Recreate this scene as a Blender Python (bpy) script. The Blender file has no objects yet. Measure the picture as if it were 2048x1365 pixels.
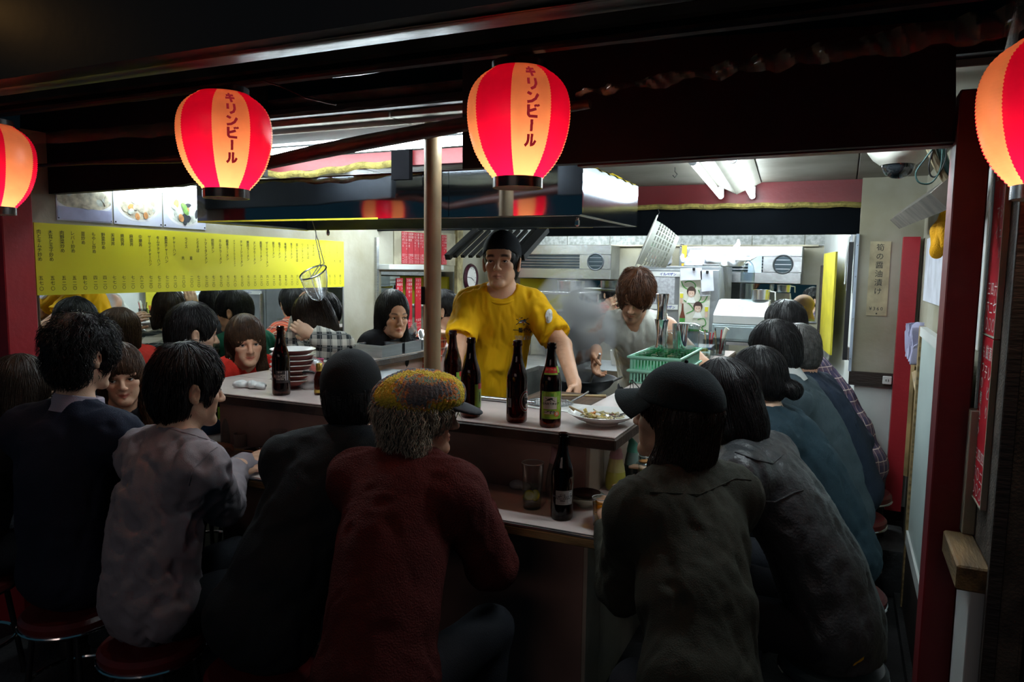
import bpy, bmesh, math, random
import numpy as np
from mathutils import Vector, Matrix
random.seed(7)
rng = np.random.default_rng(7)
C = bpy.context.scene
COL = C.collection
D = bpy.data
PI = math.pi

# ------------------------------------------------------------------ camera, world, exposure
FPX, IW, IH = 1450.0, 2048.0, 1365.0
YAW, PITCH, ROLL = math.radians(24.5), math.radians(5.75), math.radians(0.8)
CAM = np.array([0.0, 0.0, 1.57])
_f = np.array([-math.sin(YAW)*math.cos(PITCH), math.cos(YAW)*math.cos(PITCH), -math.sin(PITCH)])
_r0 = np.array([math.cos(YAW), math.sin(YAW), 0.0])
_u0 = np.cross(_r0, _f)
_r = _r0*math.cos(ROLL) + _u0*math.sin(ROLL)
_u = -_r0*math.sin(ROLL) + _u0*math.cos(ROLL)
cam_d = D.cameras.new('camera')
cam_d.sensor_width = 36.0
cam_d.lens = FPX/IW*36.0
cam_d.clip_start = 0.05
cam = D.objects.new('camera', cam_d)
COL.objects.link(cam)
cam.matrix_world = Matrix(((_r[0], _u[0], -_f[0], CAM[0]), (_r[1], _u[1], -_f[1], CAM[1]),
                           (_r[2], _u[2], -_f[2], CAM[2]), (0, 0, 0, 1)))
C.camera = cam

w = D.worlds.new('night'); C.world = w
w.use_nodes = True
w.node_tree.nodes['Background'].inputs[0].default_value = (0.10, 0.32, 0.46, 1)
w.node_tree.nodes['Background'].inputs[1].default_value = 0.045
C.view_settings.view_transform = 'Standard'
C.view_settings.look = 'None'
C.view_settings.gamma = 1.0
C.view_settings.use_curve_mapping = False
C.view_settings.exposure = 0.5
C.cycles.use_denoising = True
C.cycles.max_bounces = 8
C.cycles.diffuse_bounces = 3
C.cycles.glossy_bounces = 4
C.cycles.transmission_bounces = 8
C.cycles.transparent_max_bounces = 32
C.cycles.volume_bounces = 0
C.cycles.caustics_reflective = False
C.cycles.caustics_refractive = False
C.cycles.sample_clamp_indirect = 4.0

TUBE_STRENGTH = 1.0
LANTERN_POWER = 0.90


# assumed area light, no shopfront built: throws the ledge's shadow on the counter front
sl = D.lights.new('assumed_shopfront_light', 'AREA'); sl.shape = 'RECTANGLE'; sl.size = 4.0; sl.size_y = 1.0; sl.energy = 14; sl.color = (1.0, 0.74, 0.66)
so = D.objects.new('assumed_shopfront_light', sl); COL.objects.link(so); so.location = (-0.6, -5.2, 3.15)
so.rotation_euler = (Vector((-1.0, 2.2, 0.9)) - so.location).to_track_quat('-Z', 'Y').to_euler()
gl = D.lights.new('assumed_signboard_lamp', 'POINT'); gl.energy = 0.18; gl.color = (1.0, 0.52, 0.14); gl.shadow_soft_size = 0.03  # assumed warm lamp out of frame, for the orange glow on the signboard
go = D.objects.new('assumed_signboard_lamp', gl); COL.objects.link(go); go.location = (-2.12, 1.02, 2.24)


def at(x, y, axis, val):
    """the point of the plane axis=val that the photograph shows at pixel x, y"""
    d = _f + _r*(x - IW/2)/FPX - _u*(y - IH/2)/FPX
    i = 'xyz'.index(axis)
    return CAM + d*((val - CAM[i])/d[i])


def dep(x, y, z):
    return CAM + (_f + _r*(x - IW/2)/FPX - _u*(y - IH/2)/FPX)*z


# ------------------------------------------------------------------ materials
_mats = {}


def mat(name, col, rough=0.6, metal=0.0, var=0.12, scale=9.0, bump=0.0, bscale=None, spec=0.5, emit=None, estr=0.0,
        trans=0.0, ior=1.45, alpha=1.0, col2=None, coat=0.0, stretch=None, sheen=0.0, attr=None):
    """principled material whose colour drifts between col and col2 over a noise, with an optional noise bump"""
    if name in _mats:
        return _mats[name]
    m = D.materials.new(name); _mats[name] = m
    m.use_nodes = True
    nt = m.node_tree; n = nt.nodes; l = nt.links
    b = n['Principled BSDF']
    if col2 is None:
        col2 = tuple(c*(1 - var*2.2) for c in col[:3])
    tc = n.new('ShaderNodeTexCoord')
    src = tc.outputs['Object']
    if stretch:
        mp = n.new('ShaderNodeMapping'); mp.inputs['Scale'].default_value = stretch
        l.new(src, mp.inputs[0]); src = mp.outputs[0]
    ns = n.new('ShaderNodeTexNoise'); ns.inputs['Scale'].default_value = scale; ns.inputs['Detail'].default_value = 4
    l.new(src, ns.inputs['Vector'])
    rp = n.new('ShaderNodeValToRGB'); rp.color_ramp.elements[0].position = 0.35; rp.color_ramp.elements[1].position = 0.65
    rp.color_ramp.elements[0].color = (*col2[:3], 1); rp.color_ramp.elements[1].color = (*col[:3], 1)
    l.new(ns.outputs['Fac'], rp.inputs[0])
    out = rp.outputs[0]
    if attr:
        a = n.new('ShaderNodeAttribute'); a.attribute_name = attr
        mx = n.new('ShaderNodeMix'); mx.data_type = 'RGBA'; mx.blend_type = 'MULTIPLY'; mx.inputs[0].default_value = 1.0
        l.new(a.outputs['Color'], mx.inputs[6]); l.new(out, mx.inputs[7]); out = mx.outputs[2]
    l.new(out, b.inputs['Base Color'])
    b.inputs['Roughness'].default_value = rough
    b.inputs['Metallic'].default_value = metal
    b.inputs['Specular IOR Level'].default_value = spec
    b.inputs['IOR'].default_value = ior
    b.inputs['Transmission Weight'].default_value = trans
    b.inputs['Alpha'].default_value = alpha
    b.inputs['Coat Weight'].default_value = coat
    b.inputs['Sheen Weight'].default_value = sheen
    if emit:
        b.inputs['Emission Color'].default_value = (*emit, 1); b.inputs['Emission Strength'].default_value = estr
    if bump:
        nb = n.new('ShaderNodeTexNoise'); nb.inputs['Scale'].default_value = bscale or scale*6; nb.inputs['Detail'].default_value = 3
        l.new(src, nb.inputs['Vector'])
        bp = n.new('ShaderNodeBump'); bp.inputs['Strength'].default_value = bump; bp.inputs['Distance'].default_value = 0.01
        l.new(nb.outputs['Fac'], bp.inputs['Height']); l.new(bp.outputs[0], b.inputs['Normal'])
    return m


def plain_emit(name, col, strength):
    if name in _mats:
        return _mats[name]
    m = D.materials.new(name); _mats[name] = m
    m.use_nodes = True
    n = m.node_tree.nodes; n.clear()
    e = n.new('ShaderNodeEmission'); e.inputs[0].default_value = (*col, 1); e.inputs[1].default_value = strength
    o = n.new('ShaderNodeOutputMaterial'); m.node_tree.links.new(e.outputs[0], o.inputs[0])
    return m


def glass(name, col=(1, 1, 1), rough=0.02, ior=1.45):
    """thin clear wall that lets light and shadow rays through, with a fresnel sheen"""
    if name in _mats:
        return _mats[name]
    m = D.materials.new(name); _mats[name] = m
    m.use_nodes = True
    nt = m.node_tree; n = nt.nodes; n.clear(); l = nt.links
    t = n.new('ShaderNodeBsdfTransparent'); t.inputs[0].default_value = (*col, 1)
    g = n.new('ShaderNodeBsdfGlossy'); g.inputs['Roughness'].default_value = rough
    lw = n.new('ShaderNodeLayerWeight'); lw.inputs[0].default_value = 0.28
    fr = n.new('ShaderNodeMath'); fr.operation = 'POWER'; fr.inputs[1].default_value = 2.0; l.new(lw.outputs['Facing'], fr.inputs[0])
    ns = n.new('ShaderNodeTexNoise'); ns.inputs['Scale'].default_value = 14
    ad = n.new('ShaderNodeMath'); ad.operation = 'MULTIPLY_ADD'; ad.inputs[1].default_value = 0.045; 
    l.new(ns.outputs['Fac'], ad.inputs[0]); l.new(fr.outputs[0], ad.inputs[2])
    mx = n.new('ShaderNodeMixShader'); o = n.new('ShaderNodeOutputMaterial')
    l.new(ad.outputs[0], mx.inputs[0]); l.new(t.outputs[0], mx.inputs[1]); l.new(g.outputs[0], mx.inputs[2]); l.new(mx.outputs[0], o.inputs[0])
    return m


# ------------------------------------------------------------------ objects
def tag(o, label=None, cat=None, group=None, kind=None):
    if label: o['label'] = label
    if cat: o['category'] = cat
    if group: o['group'] = group
    if kind: o['kind'] = kind
    return o


def empty(name, loc=(0, 0, 0), rotz=0.0, label=None, cat=None, group=None):
    o = D.objects.new(name, None); COL.objects.link(o)
    o.empty_display_size = 0.05
    o.location = Vector([float(a) for a in loc]); o.rotation_euler = (0, 0, rotz)
    return tag(o, label, cat, group)


def link(name, me, m=None, parent=None, loc=None):
    o = D.objects.new(name, me); COL.objects.link(o)
    if m is not None:
        if isinstance(m, (list, tuple)):
            for q in m: me.materials.append(q)
        else:
            me.materials.append(m)
    if parent: o.parent = parent
    if loc is not None: o.location = Vector([float(a) for a in loc])
    return o


def obj(name, bm, m=None, parent=None, smooth=True, loc=None, angle=40):
    bmesh.ops.recalc_face_normals(bm, faces=bm.faces)
    me = D.meshes.new(name); bm.to_mesh(me); bm.free()
    if smooth:
        me.shade_smooth()
        me.set_sharp_from_angle(angle=math.radians(angle))
    return link(name, me, m, parent, loc)


def raw_mesh(name, V, Q, smooth=True):
    """numpy vertices and quads (or triangles) to a mesh"""
    me = D.meshes.new(name)
    V = np.ascontiguousarray(V, np.float32); Q = np.ascontiguousarray(Q, np.int32)
    k = Q.shape[1]
    me.vertices.add(len(V)); me.vertices.foreach_set('co', V.ravel())
    me.loops.add(Q.size); me.loops.foreach_set('vertex_index', Q.ravel())
    me.polygons.add(len(Q)); me.polygons.foreach_set('loop_start', np.arange(0, Q.size, k, dtype=np.int32))
    me.update(calc_edges=True)
    if smooth: me.shade_smooth()
    return me


def V3(p): return Vector([float(a) for a in p])


def add_box(bm, c, s, rot=None, bevel=0.0, seg=1):
    r = bmesh.ops.create_cube(bm, size=1.0)
    M = Matrix.Translation(V3(c))
    if rot is not None:
        M = M @ (rot if isinstance(rot, Matrix) else Matrix.Rotation(rot, 4, 'Z'))
    M = M @ Matrix.Diagonal((*[float(a) for a in s], 1))
    bmesh.ops.transform(bm, matrix=M, verts=r['verts'])
    if bevel:
        es = list({e for v in r['verts'] for e in v.link_edges})
        bmesh.ops.bevel(bm, geom=es, offset=bevel, segments=seg, affect='EDGES', profile=0.6)


def box2(bm, a, b, bevel=0.0):
    a = np.array(a, float); b = np.array(b, float)
    add_box(bm, (a + b)/2, np.abs(b - a), None, bevel)


def add_prism(bm, pts, h, M=None):
    """closed outline (x, y) raised by h"""
    vs = [bm.verts.new((p[0], p[1], 0)) for p in pts]
    f = bm.faces.new(vs)
    e = bmesh.ops.extrude_face_region(bm, geom=[f])
    nv = [g for g in e['geom'] if isinstance(g, bmesh.types.BMVert)]
    bmesh.ops.translate(bm, verts=nv, vec=(0, 0, h))
    if M is not None: bmesh.ops.transform(bm, matrix=M, verts=vs + nv)


def add_quadslab(bm, pts, th):
    """four 3-d corners thickened along their normal"""
    P = [V3(p) for p in pts]
    n = (P[1] - P[0]).cross(P[2] - P[0]).normalized()*th
    a = [bm.verts.new(p) for p in P]; b = [bm.verts.new(p + n) for p in P]
    k = len(P)
    bm.faces.new(a); bm.faces.new(b[::-1])
    for i in range(k):
        bm.faces.new((a[i], a[(i+1) % k], b[(i+1) % k], b[i]))


def add_lathe(bm, prof, seg=32, M=None, cap=False):
    """profile of (radius, z); radius 0 closes"""
    rings = []
    nv = []
    for (r, z) in prof:
        if r < 1e-6:
            v = bm.verts.new((0, 0, z)); rings.append([v]); nv.append(v)
        else:
            R = [bm.verts.new((r*math.cos(2*PI*i/seg), r*math.sin(2*PI*i/seg), z)) for i in range(seg)]
            rings.append(R); nv += R
    for A, B in zip(rings, rings[1:]):
        for i in range(seg):
            j = (i + 1) % seg
            if len(A) == 1 and len(B) == 1: continue
            if len(A) == 1: bm.faces.new((A[0], B[i], B[j]))
            elif len(B) == 1: bm.faces.new((A[i], A[j], B[0]))
            else: bm.faces.new((A[i], A[j], B[j], B[i]))
    if M is not None: bmesh.ops.transform(bm, matrix=M, verts=nv)
    return nv


def add_tube(bm, pts, r, seg=8, closed=False, caps=True):
    P = [V3(p) for p in pts]
    n = len(P)
    rs = r if isinstance(r, (list, tuple)) else [r]*n
    rings = []
    up = None
    for i in range(n):
        if closed: t = (P[(i+1) % n] - P[i-1])
        else: t = P[min(i+1, n-1)] - P[max(i-1, 0)]
        if t.length < 1e-9: t = Vector((0, 0, 1))
        t.normalize()
        if up is None:
            up = Vector((0, 0, 1)) if abs(t.z) < 0.9 else Vector((1, 0, 0))
        a = t.cross(up)
        if a.length < 1e-6: a = t.cross(Vector((0, 1, 0.3)))
        a.normalize(); b = a.cross(t).normalized(); up = b
        rings.append([bm.verts.new(P[i] + (a*math.cos(2*PI*k/seg) + b*math.sin(2*PI*k/seg))*rs[i]) for k in range(seg)])
    m = n if closed else n - 1
    for i in range(m):
        A, B = rings[i], rings[(i+1) % n]
        for k in range(seg):
            bm.faces.new((A[k], A[(k+1) % seg], B[(k+1) % seg], B[k]))
    if caps and not closed:
        bm.faces.new(rings[0][::-1]); bm.faces.new(rings[-1])


def add_torus(bm, R, r, M=None, seg=32, sub=8):
    pts = [(R*math.cos(2*PI*i/seg), R*math.sin(2*PI*i/seg), 0) for i in range(seg)]
    n0 = len(bm.verts)
    add_tube(bm, pts, r, sub, closed=True)
    bm.verts.ensure_lookup_table()
    if M is not None: bmesh.ops.transform(bm, matrix=M, verts=bm.verts[n0:])


def wavy_sheet(bm, P00, P10, P01, P11, nu, nv, fn):
    """grid between four corners, pushed by fn(s, t) -> (dx, dy, dz)"""
    P00, P10, P01, P11 = [np.array(p, float) for p in (P00, P10, P01, P11)]
    vs = []
    for j in range(nv + 1):
        for i in range(nu + 1):
            s, t = i/nu, j/nv
            p = (P00*(1-s) + P10*s)*(1-t) + (P01*(1-s) + P11*s)*t + np.array(fn(s, t))
            vs.append(bm.verts.new(p))
    for j in range(nv):
        for i in range(nu):
            a = j*(nu+1) + i
            bm.faces.new((vs[a], vs[a+1], vs[a+nu+2], vs[a+nu+1]))


def smooth_pts(P, n=6):
    """catmull-rom through the points"""
    P = [np.array(q, float) for q in P]; P = [2*P[0] - P[1]] + P + [2*P[-1] - P[-2]]
    out = []
    for a, b, c, d in zip(P, P[1:], P[2:], P[3:]):
        for i in range(n):
            t = i/n; out.append(0.5*((2*b) + (c - a)*t + (2*a - 5*b + 4*c - d)*t*t + (3*b - a - 3*c + d)*t**3))
    return out + [P[-2]]


def frame(o, x, y, z):
    """4x4 from origin and three axes"""
    o, x, y, z = [np.array(a, float) for a in (o, x, y, z)]
    return Matrix(((x[0], y[0], z[0], o[0]), (x[1], y[1], z[1], o[1]), (x[2], y[2], z[2], o[2]), (0, 0, 0, 1)))


def copy_tree(o, parent=None):
    c = o.copy(); COL.objects.link(c)
    if parent: c.parent = parent
    for ch in list(o.children): copy_tree(ch, c)
    return c


# ------------------------------------------------------------------ lettering
def text_data(s, size, bold=0.0, line=0.95, ax='CENTER', ay='TOP'):
    cu = D.curves.new('lettering', 'FONT')
    cu.body = s; cu.size = size; cu.align_x = ax; cu.align_y = ay
    cu.space_line = line; cu.offset = bold; cu.resolution_u = 2
    return cu


def text_mesh(s, size, bold=0.0, line=0.95, ax='CENTER', ay='CENTER'):
    cu = text_data(s, size, bold, line, ax, ay)
    o = D.objects.new('tmp', cu); COL.objects.link(o)
    bpy.context.view_layer.update()
    me = D.meshes.new_from_object(o.evaluated_get(bpy.context.evaluated_depsgraph_get()))
    D.objects.remove(o); D.curves.remove(cu)
    return me


def vert(s): return '\n'.join('｜' if ch in 'ー一|' and False else ch for ch in s.replace('ー', '｜'))


def texts_mesh(items, line=1.0):
    """several (string, size, x, y, bold) lettering pieces joined into one flat mesh (x right, y up)"""
    V, F, n = [], [], 0
    for (s, size, x, y, b) in items:
        me = text_mesh(s, size, b, line, 'CENTER', 'TOP')
        for v in me.vertices: V.append((v.co.x + x, v.co.y + y, 0))
        for p in me.polygons: F.append([i + n for i in p.vertices])
        n += len(me.vertices)
        D.meshes.remove(me)
    me = D.meshes.new('lettering'); me.from_pydata(V, [], F); me.update()
    return me
# ------------------------------------------------------------------ implicit bodies: smooth unions meshed on a rectilinear grid
from mathutils.kdtree import KDTree


def nrm(v):
    v = np.array(v, float); return v/max(np.linalg.norm(v), 1e-9)


def axis_coords(lo, hi, step, fine):
    """grid lines from lo to hi at step, with finer lines inside the (a, b, s) intervals"""
    out = [lo]
    x = lo
    while x < hi:
        s = step
        for a, b, fs in fine:
            if a - 1e-9 <= x < b: s = min(s, fs)
            elif x < a and x + s > a: s = max(min(s, a - x), 0.002)
        x += s; out.append(x)
    return np.array(out, np.float32)


class Field:
    def __init__(self, lo, hi, step, fine=()):
        self.ax = [axis_coords(lo[i], hi[i], step, [(f[0][i], f[1][i], f[2]) for f in fine]) for i in range(3)]
        self.F = np.full([len(a) for a in self.ax], 0.12, np.float32)

    def _sl(self, lo, hi):
        return tuple(slice(max(int(np.searchsorted(self.ax[i], lo[i])) - 1, 0), int(np.searchsorted(self.ax[i], hi[i])) + 1) for i in range(3))

    def _grid(self, sl):
        return (self.ax[0][sl[0]][:, None, None], self.ax[1][sl[1]][None, :, None], self.ax[2][sl[2]][None, None, :])

    def _put(self, sl, d, k, op):
        A = self.F[sl]
        if op == 'u':
            if k > 0:
                h = np.maximum(k - np.abs(A - d), 0)/k
                self.F[sl] = np.minimum(A, d) - h*h*k*0.25
            else: self.F[sl] = np.minimum(A, d)
        else:
            d = -d
            if k > 0:
                h = np.maximum(k - np.abs(A - d), 0)/k
                self.F[sl] = np.maximum(A, d) + h*h*k*0.25
            else: self.F[sl] = np.maximum(A, d)

    def cap(self, a, b, ra, rb, k=0.02, op='u', cut=None):
        a = np.array(a, np.float32); b = np.array(b, np.float32)
        m = k + 0.03
        lo = np.minimum(a - ra, b - rb) - m; hi = np.maximum(a + ra, b + rb) + m
        sl = self._sl(lo, hi); X, Y, Z = self._grid(sl)
        ba = b - a; L = float(ba @ ba) + 1e-9
        t = np.clip(((X - a[0])*ba[0] + (Y - a[1])*ba[1] + (Z - a[2])*ba[2])/L, 0, 1)
        d = np.sqrt((X - a[0] - t*ba[0])**2 + (Y - a[1] - t*ba[1])**2 + (Z - a[2] - t*ba[2])**2) - (ra + (rb - ra)*t)
        if cut:
            for (o, n) in cut:
                d = np.maximum(d, (X - o[0])*n[0] + (Y - o[1])*n[1] + (Z - o[2])*n[2])
        self._put(sl, d, k, op)

    def ell(self, c, r, R=None, k=0.02, op='u'):
        c = np.array(c, np.float32); r = np.array(r, np.float32)
        R = np.eye(3) if R is None else np.array(R)       # columns = axes
        ext = np.sqrt(((R*r)**2).sum(1)); m = k + 0.03
        sl = self._sl(c - ext - m, c + ext + m); X, Y, Z = self._grid(sl)
        X = X - c[0]; Y = Y - c[1]; Z = Z - c[2]
        q = [(X*R[0, i] + Y*R[1, i] + Z*R[2, i])/r[i] for i in range(3)]
        k0 = np.sqrt(q[0]**2 + q[1]**2 + q[2]**2)
        k1 = np.sqrt((q[0]/r[0])**2 + (q[1]/r[1])**2 + (q[2]/r[2])**2) + 1e-6
        self._put(sl, k0*(k0 - 1)/k1, k, op)

    def plane_cut(self, o, n, lo=None, hi=None):
        """remove what lies on the n side of the plane, inside the box lo..hi"""
        sl = self._sl(lo, hi) if lo is not None else (slice(None),)*3
        X, Y, Z = self._grid(sl)
        d = (X - o[0])*n[0] + (Y - o[1])*n[1] + (Z - o[2])*n[2]
        self.F[sl] = np.maximum(self.F[sl], d)

    def mesh(self):
        F = self.F; ax = self.ax
        F[[0, -1], :, :] = 1; F[:, [0, -1], :] = 1; F[:, :, [0, -1]] = 1
        S = F < 0
        nx, ny, nz = F.shape
        cells, pts, quads = [], [], []
        for a in range(3):
            s0 = [slice(None)]*3; s1 = [slice(None)]*3
            s0[a] = slice(0, -1); s1[a] = slice(1, None)
            I = np.array(np.nonzero(S[tuple(s0)] != S[tuple(s1)]))
            J = I.copy(); J[a] += 1
            f0 = F[tuple(I)]; f1 = F[tuple(J)]
            t = f0/(f0 - f1)
            p = np.stack([ax[i][I[i]] for i in range(3)], 1)
            p[:, a] += t*(ax[a][J[a]] - ax[a][I[a]])
            b, c = [(1, 2), (2, 0), (0, 1)][a]
            ids = []
            for db, dc in ((-1, -1), (0, -1), (0, 0), (-1, 0)):
                K = I.copy(); K[b] += db; K[c] += dc
                ids.append((K[0]*ny + K[1])*nz + K[2])
            ids = np.stack(ids, 1)
            flip = ~S[tuple(I)]
            ids[flip] = ids[flip][:, ::-1]
            quads.append(ids)
            cells.append(ids.ravel()); pts.append(np.repeat(p, 4, 0))
        cells = np.concatenate(cells); pts = np.concatenate(pts); quads = np.concatenate(quads)
        u, inv = np.unique(cells, return_inverse=True)
        cnt = np.bincount(inv)
        V = np.stack([np.bincount(inv, pts[:, i])/cnt for i in range(3)], 1)
        ids = np.searchsorted(u, quads)
        return V.astype(np.float32), ids.astype(np.int32)


def vnormals(V, Q):
    n = np.cross(V[Q[:, 2]] - V[Q[:, 0]], V[Q[:, 3]] - V[Q[:, 1]])
    N = np.zeros_like(V)
    for i in range(4):
        for a in range(3):
            N[:, a] += np.bincount(Q[:, i], n[:, a], minlength=len(V)).astype(np.float32)
    return N/np.maximum(np.linalg.norm(N, axis=1, keepdims=True), 1e-9)


def relax(V, Q, it=1, lam=0.5):
    for _ in range(it):
        S = np.zeros_like(V); c = np.zeros(len(V), np.float32)
        for i in range(4):
            a = Q[:, i]; b = Q[:, (i+1) % 4]
            for k in range(3):
                S[:, k] += np.bincount(a, V[b, k], minlength=len(V)) + np.bincount(b, V[a, k], minlength=len(V))
            c += np.bincount(a, minlength=len(V)) + np.bincount(b, minlength=len(V))
        V = V + lam*(S/c[:, None] - V)
    return V.astype(np.float32)


def wrinkle(P, freq, seed, n=4, aniso=(1, 1, 1)):
    g = np.random.default_rng(seed)
    o = np.zeros(len(P))
    Q = P*np.array(aniso)
    for i in range(n):
        d, d2 = nrm(g.normal(size=3)), nrm(g.normal(size=3))
        f = freq*(0.7 + 0.8*g.random())
        o += np.sin(f*(Q @ d) + 6.28*g.random() + 1.7*np.sin(f*0.55*(Q @ d2) + 6.28*g.random()))
    return o/n


def creases(P, freq, seed, aniso=(1, 1, 1)):
    a = wrinkle(P, freq, seed, 3, aniso); b = wrinkle(P, freq*1.7, seed + 5, 3, aniso)
    return 0.45*a + 0.7*(0.55 - np.abs(a + 0.35*b)) + 0.25*b*np.clip(wrinkle(P, freq*0.3, seed + 8, 2), 0, 1)


def rotz(a):
    c, s = math.cos(a), math.sin(a)
    return np.array([[c, -s, 0], [s, c, 0], [0, 0, 1.0]])


def rotx(a):
    c, s = math.cos(a), math.sin(a)
    return np.array([[1, 0, 0], [0, c, -s], [0, s, c]])


def roty(a):
    c, s = math.cos(a), math.sin(a)
    return np.array([[c, 0, s], [0, 1, 0], [-s, 0, c]])


def two_bone(a, c, l1, l2, pole):
    a, c, pole = [np.array(q, float) for q in (a, c, pole)]
    d = c - a; L = np.linalg.norm(d)
    if L > (l1 + l2)*0.985:
        c = a + d/L*(l1 + l2)*0.985; d = c - a; L = np.linalg.norm(d)
    x = (l1*l1 - l2*l2 + L*L)/(2*L)
    h = math.sqrt(max(l1*l1 - x*x, 0))
    dn = d/L
    p = pole - dn*(pole @ dn)
    return a + dn*x + nrm(p)*h, c


def strands(V, N, crown, n, length, rad, seed, lift=0.004, segs=5, curl=0.0, down=0.35, keep=None, avoid=()):
    """thin tapered locks combed away from the crown over the hair surface"""
    g = np.random.default_rng(seed)
    idx = np.arange(len(V)) if keep is None else np.nonzero(keep)[0]
    if len(idx) == 0: return None
    I = idx[g.integers(0, len(idx), n)]
    p = V[I].astype(float); nn = N[I].astype(float)
    out = []
    Ls = length*(0.5 + g.random(n))
    wob = g.normal(size=(n, 3))*0.35
    pos = p + nn*0.001
    pts = [pos.copy()]
    ph = g.random((n, 1))*6.28
    kd = KDTree(len(V))
    for i, v in enumerate(V): kd.insert(v, i)
    kd.balance()
    nn0 = nn.copy()
    for s in range(segs):
        away = pos - crown; away[:, 2] -= down*np.linalg.norm(away, axis=1)
        t = away - nn*(away*nn).sum(1, keepdims=True)
        t /= np.maximum(np.linalg.norm(t, axis=1, keepdims=True), 1e-6)
        b = np.cross(t, nn)
        t = t + wob*0.3 + curl*b*np.sin(ph + s*1.6) + curl*0.8*nn*np.cos(ph + s*1.6)
        t[:, 2] -= 0.10*s*down
        t /= np.linalg.norm(t, axis=1, keepdims=True)
        pos = pos + t*(Ls/segs)[:, None]
        J = np.array([kd.find(q)[1] for q in pos])
        nn = N[J].astype(float)
        off = ((V[J] - pos)*nn).sum(1)
        hug = np.clip(1 - curl*0.8, 0, 1)*(np.abs(off) < 0.03)
        pos = pos + nn*(off*hug + lift*(s + 1)/segs)[:, None]
        pts.append(pos.copy())
    nn = nn0
    P = np.stack(pts, 1)                                   # n, segs+1, 3
    ok = np.ones(n, bool)
    for c, r_ in avoid: ok &= (np.linalg.norm(P - c, axis=2) > r_).all(1)
    P, nn = P[ok], nn[ok]; n = len(P)
    T = np.gradient(P, axis=1); T /= np.maximum(np.linalg.norm(T, axis=2, keepdims=True), 1e-9)
    A = np.cross(T, nn[:, None, :]); A /= np.maximum(np.linalg.norm(A, axis=2, keepdims=True), 1e-9)
    B = np.cross(A, T)
    k = segs + 1
    r = (rad*(0.6 + 0.8*g.random(n)))[:, None]*np.sin(np.linspace(0.5, 3.05, k))[None, :]
    ring = np.stack([P + A*r[..., None], P - A*r[..., None], P + B*r[..., None]*0.8], 2)   # n,k,3,3
    W = ring.reshape(-1, 3)
    base = (np.arange(n)*k*3)[:, None, None] + (np.arange(segs)*3)[None, :, None]
    q = []
    for i in range(3):
        j = (i + 1) % 3
        q.append(np.stack([base[..., 0] + i, base[..., 0] + j, base[..., 0] + 3 + j, base[..., 0] + 3 + i], -1))
    Q = np.stack(q, 2).reshape(-1, 4)
    return W.astype(np.float32), Q.astype(np.int32)
# ------------------------------------------------------------------ people
def hair_mat(name, col, rough=0.42):
    return mat(name, col, rough=rough, var=0.25, scale=60, bump=0.25, bscale=160, spec=0.32)


HAIR = {'black': hair_mat('hair_black', (0.012, 0.011, 0.012)), 'dark': hair_mat('hair_dark_brown', (0.03, 0.018, 0.011)),
        'brown': hair_mat('hair_chestnut', (0.075, 0.036, 0.018)), 'grey': hair_mat('hair_grey', (0.10, 0.095, 0.09)),
        'wave': hair_mat('hair_grey_blond', (0.40, 0.33, 0.25)), 'auburn': hair_mat('hair_auburn', (0.10, 0.035, 0.014))}
SKIN = mat('skin', (0.66, 0.41, 0.28), rough=0.5, var=0.05, scale=14, bump=0.08, bscale=240, attr='tint')
for _n in SKIN.node_tree.nodes:
    if _n.type == 'BSDF_PRINCIPLED':
        _n.inputs['Subsurface Weight'].default_value = 0.0
EYE_W = mat('eye_white', (0.75, 0.72, 0.68), rough=0.15, var=0.03)
EYE_I = mat('eye_iris', (0.035, 0.018, 0.01), rough=0.1, var=0.1)
LASH = mat('eyelash', (0.012, 0.01, 0.01), rough=0.6)
WRINKLE_BUMP = {}


def cloth(name, col, **k):
    k.setdefault('rough', 0.85); k.setdefault('bump', 0.25); k.setdefault('bscale', 320); k.setdefault('scale', 5); k.setdefault('sheen', 0.0); k.setdefault('spec', 0.2)
    return mat(name, col, **k)


TROUSER = cloth('dark_trousers', (0.02, 0.022, 0.028))
SHOE = mat('shoe_leather', (0.015, 0.014, 0.014), rough=0.5)


def add_hand(S, w, d, n, side, s, curl, spread=0.0, op=None):
    d = nrm(d); n = nrm(np.array(n) - d*(np.array(n) @ d))
    th = np.cross(d, n)*(1 if side > 0 else -1)
    S.ell(w + d*0.047*s, (0.040*s, 0.052*s, 0.0155*s), np.stack([th, d, n], 1), 0.012)
    S.cap(w - d*0.02*s, w + d*0.03*s, 0.026*s, 0.024*s, 0.02)
    for i, (o, L) in enumerate(((0.029, 0.070), (0.0095, 0.078), (-0.010, 0.072), (-0.028, 0.056))):
        p = w + d*(0.088 - abs(i - 1.2)*0.004)*s + th*o*s
        a = curl*(0.55 + 0.12*i)
        sp = spread*(1.5 - i)*0.14
        for j, q in enumerate((0.45, 0.30, 0.25)):
            ang = a*(0.5, 1.3, 1.9)[j]
            dd = nrm(d*math.cos(ang) + n*math.sin(ang) + th*sp)
            e = p + dd*L*q*s*1.05
            S.cap(p, e, (0.0092, 0.0084, 0.0076)[j]*s, (0.0084, 0.0078, 0.0066)[j]*s, 0.004)
            p = e
    p = w + d*0.022*s + th*0.026*s
    for L, r1, r2, dd in ((0.042, 0.0135, 0.011, nrm(d*0.62 + th*0.66 + n*(0.25 + 0.3*curl))), (0.034, 0.0108, 0.0095, nrm(d*0.85 + th*(0.4 - 0.25*curl) + n*(0.2 + 0.35*curl))), (0.024, 0.0095, 0.0078, nrm(d*0.95 + th*(0.2 - 0.3*curl) + n*(0.2 + 0.45*curl)))):
        e = p + dd*L*s
        S.cap(p, e, r1*s, r2*s, 0.006); p = e


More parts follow.
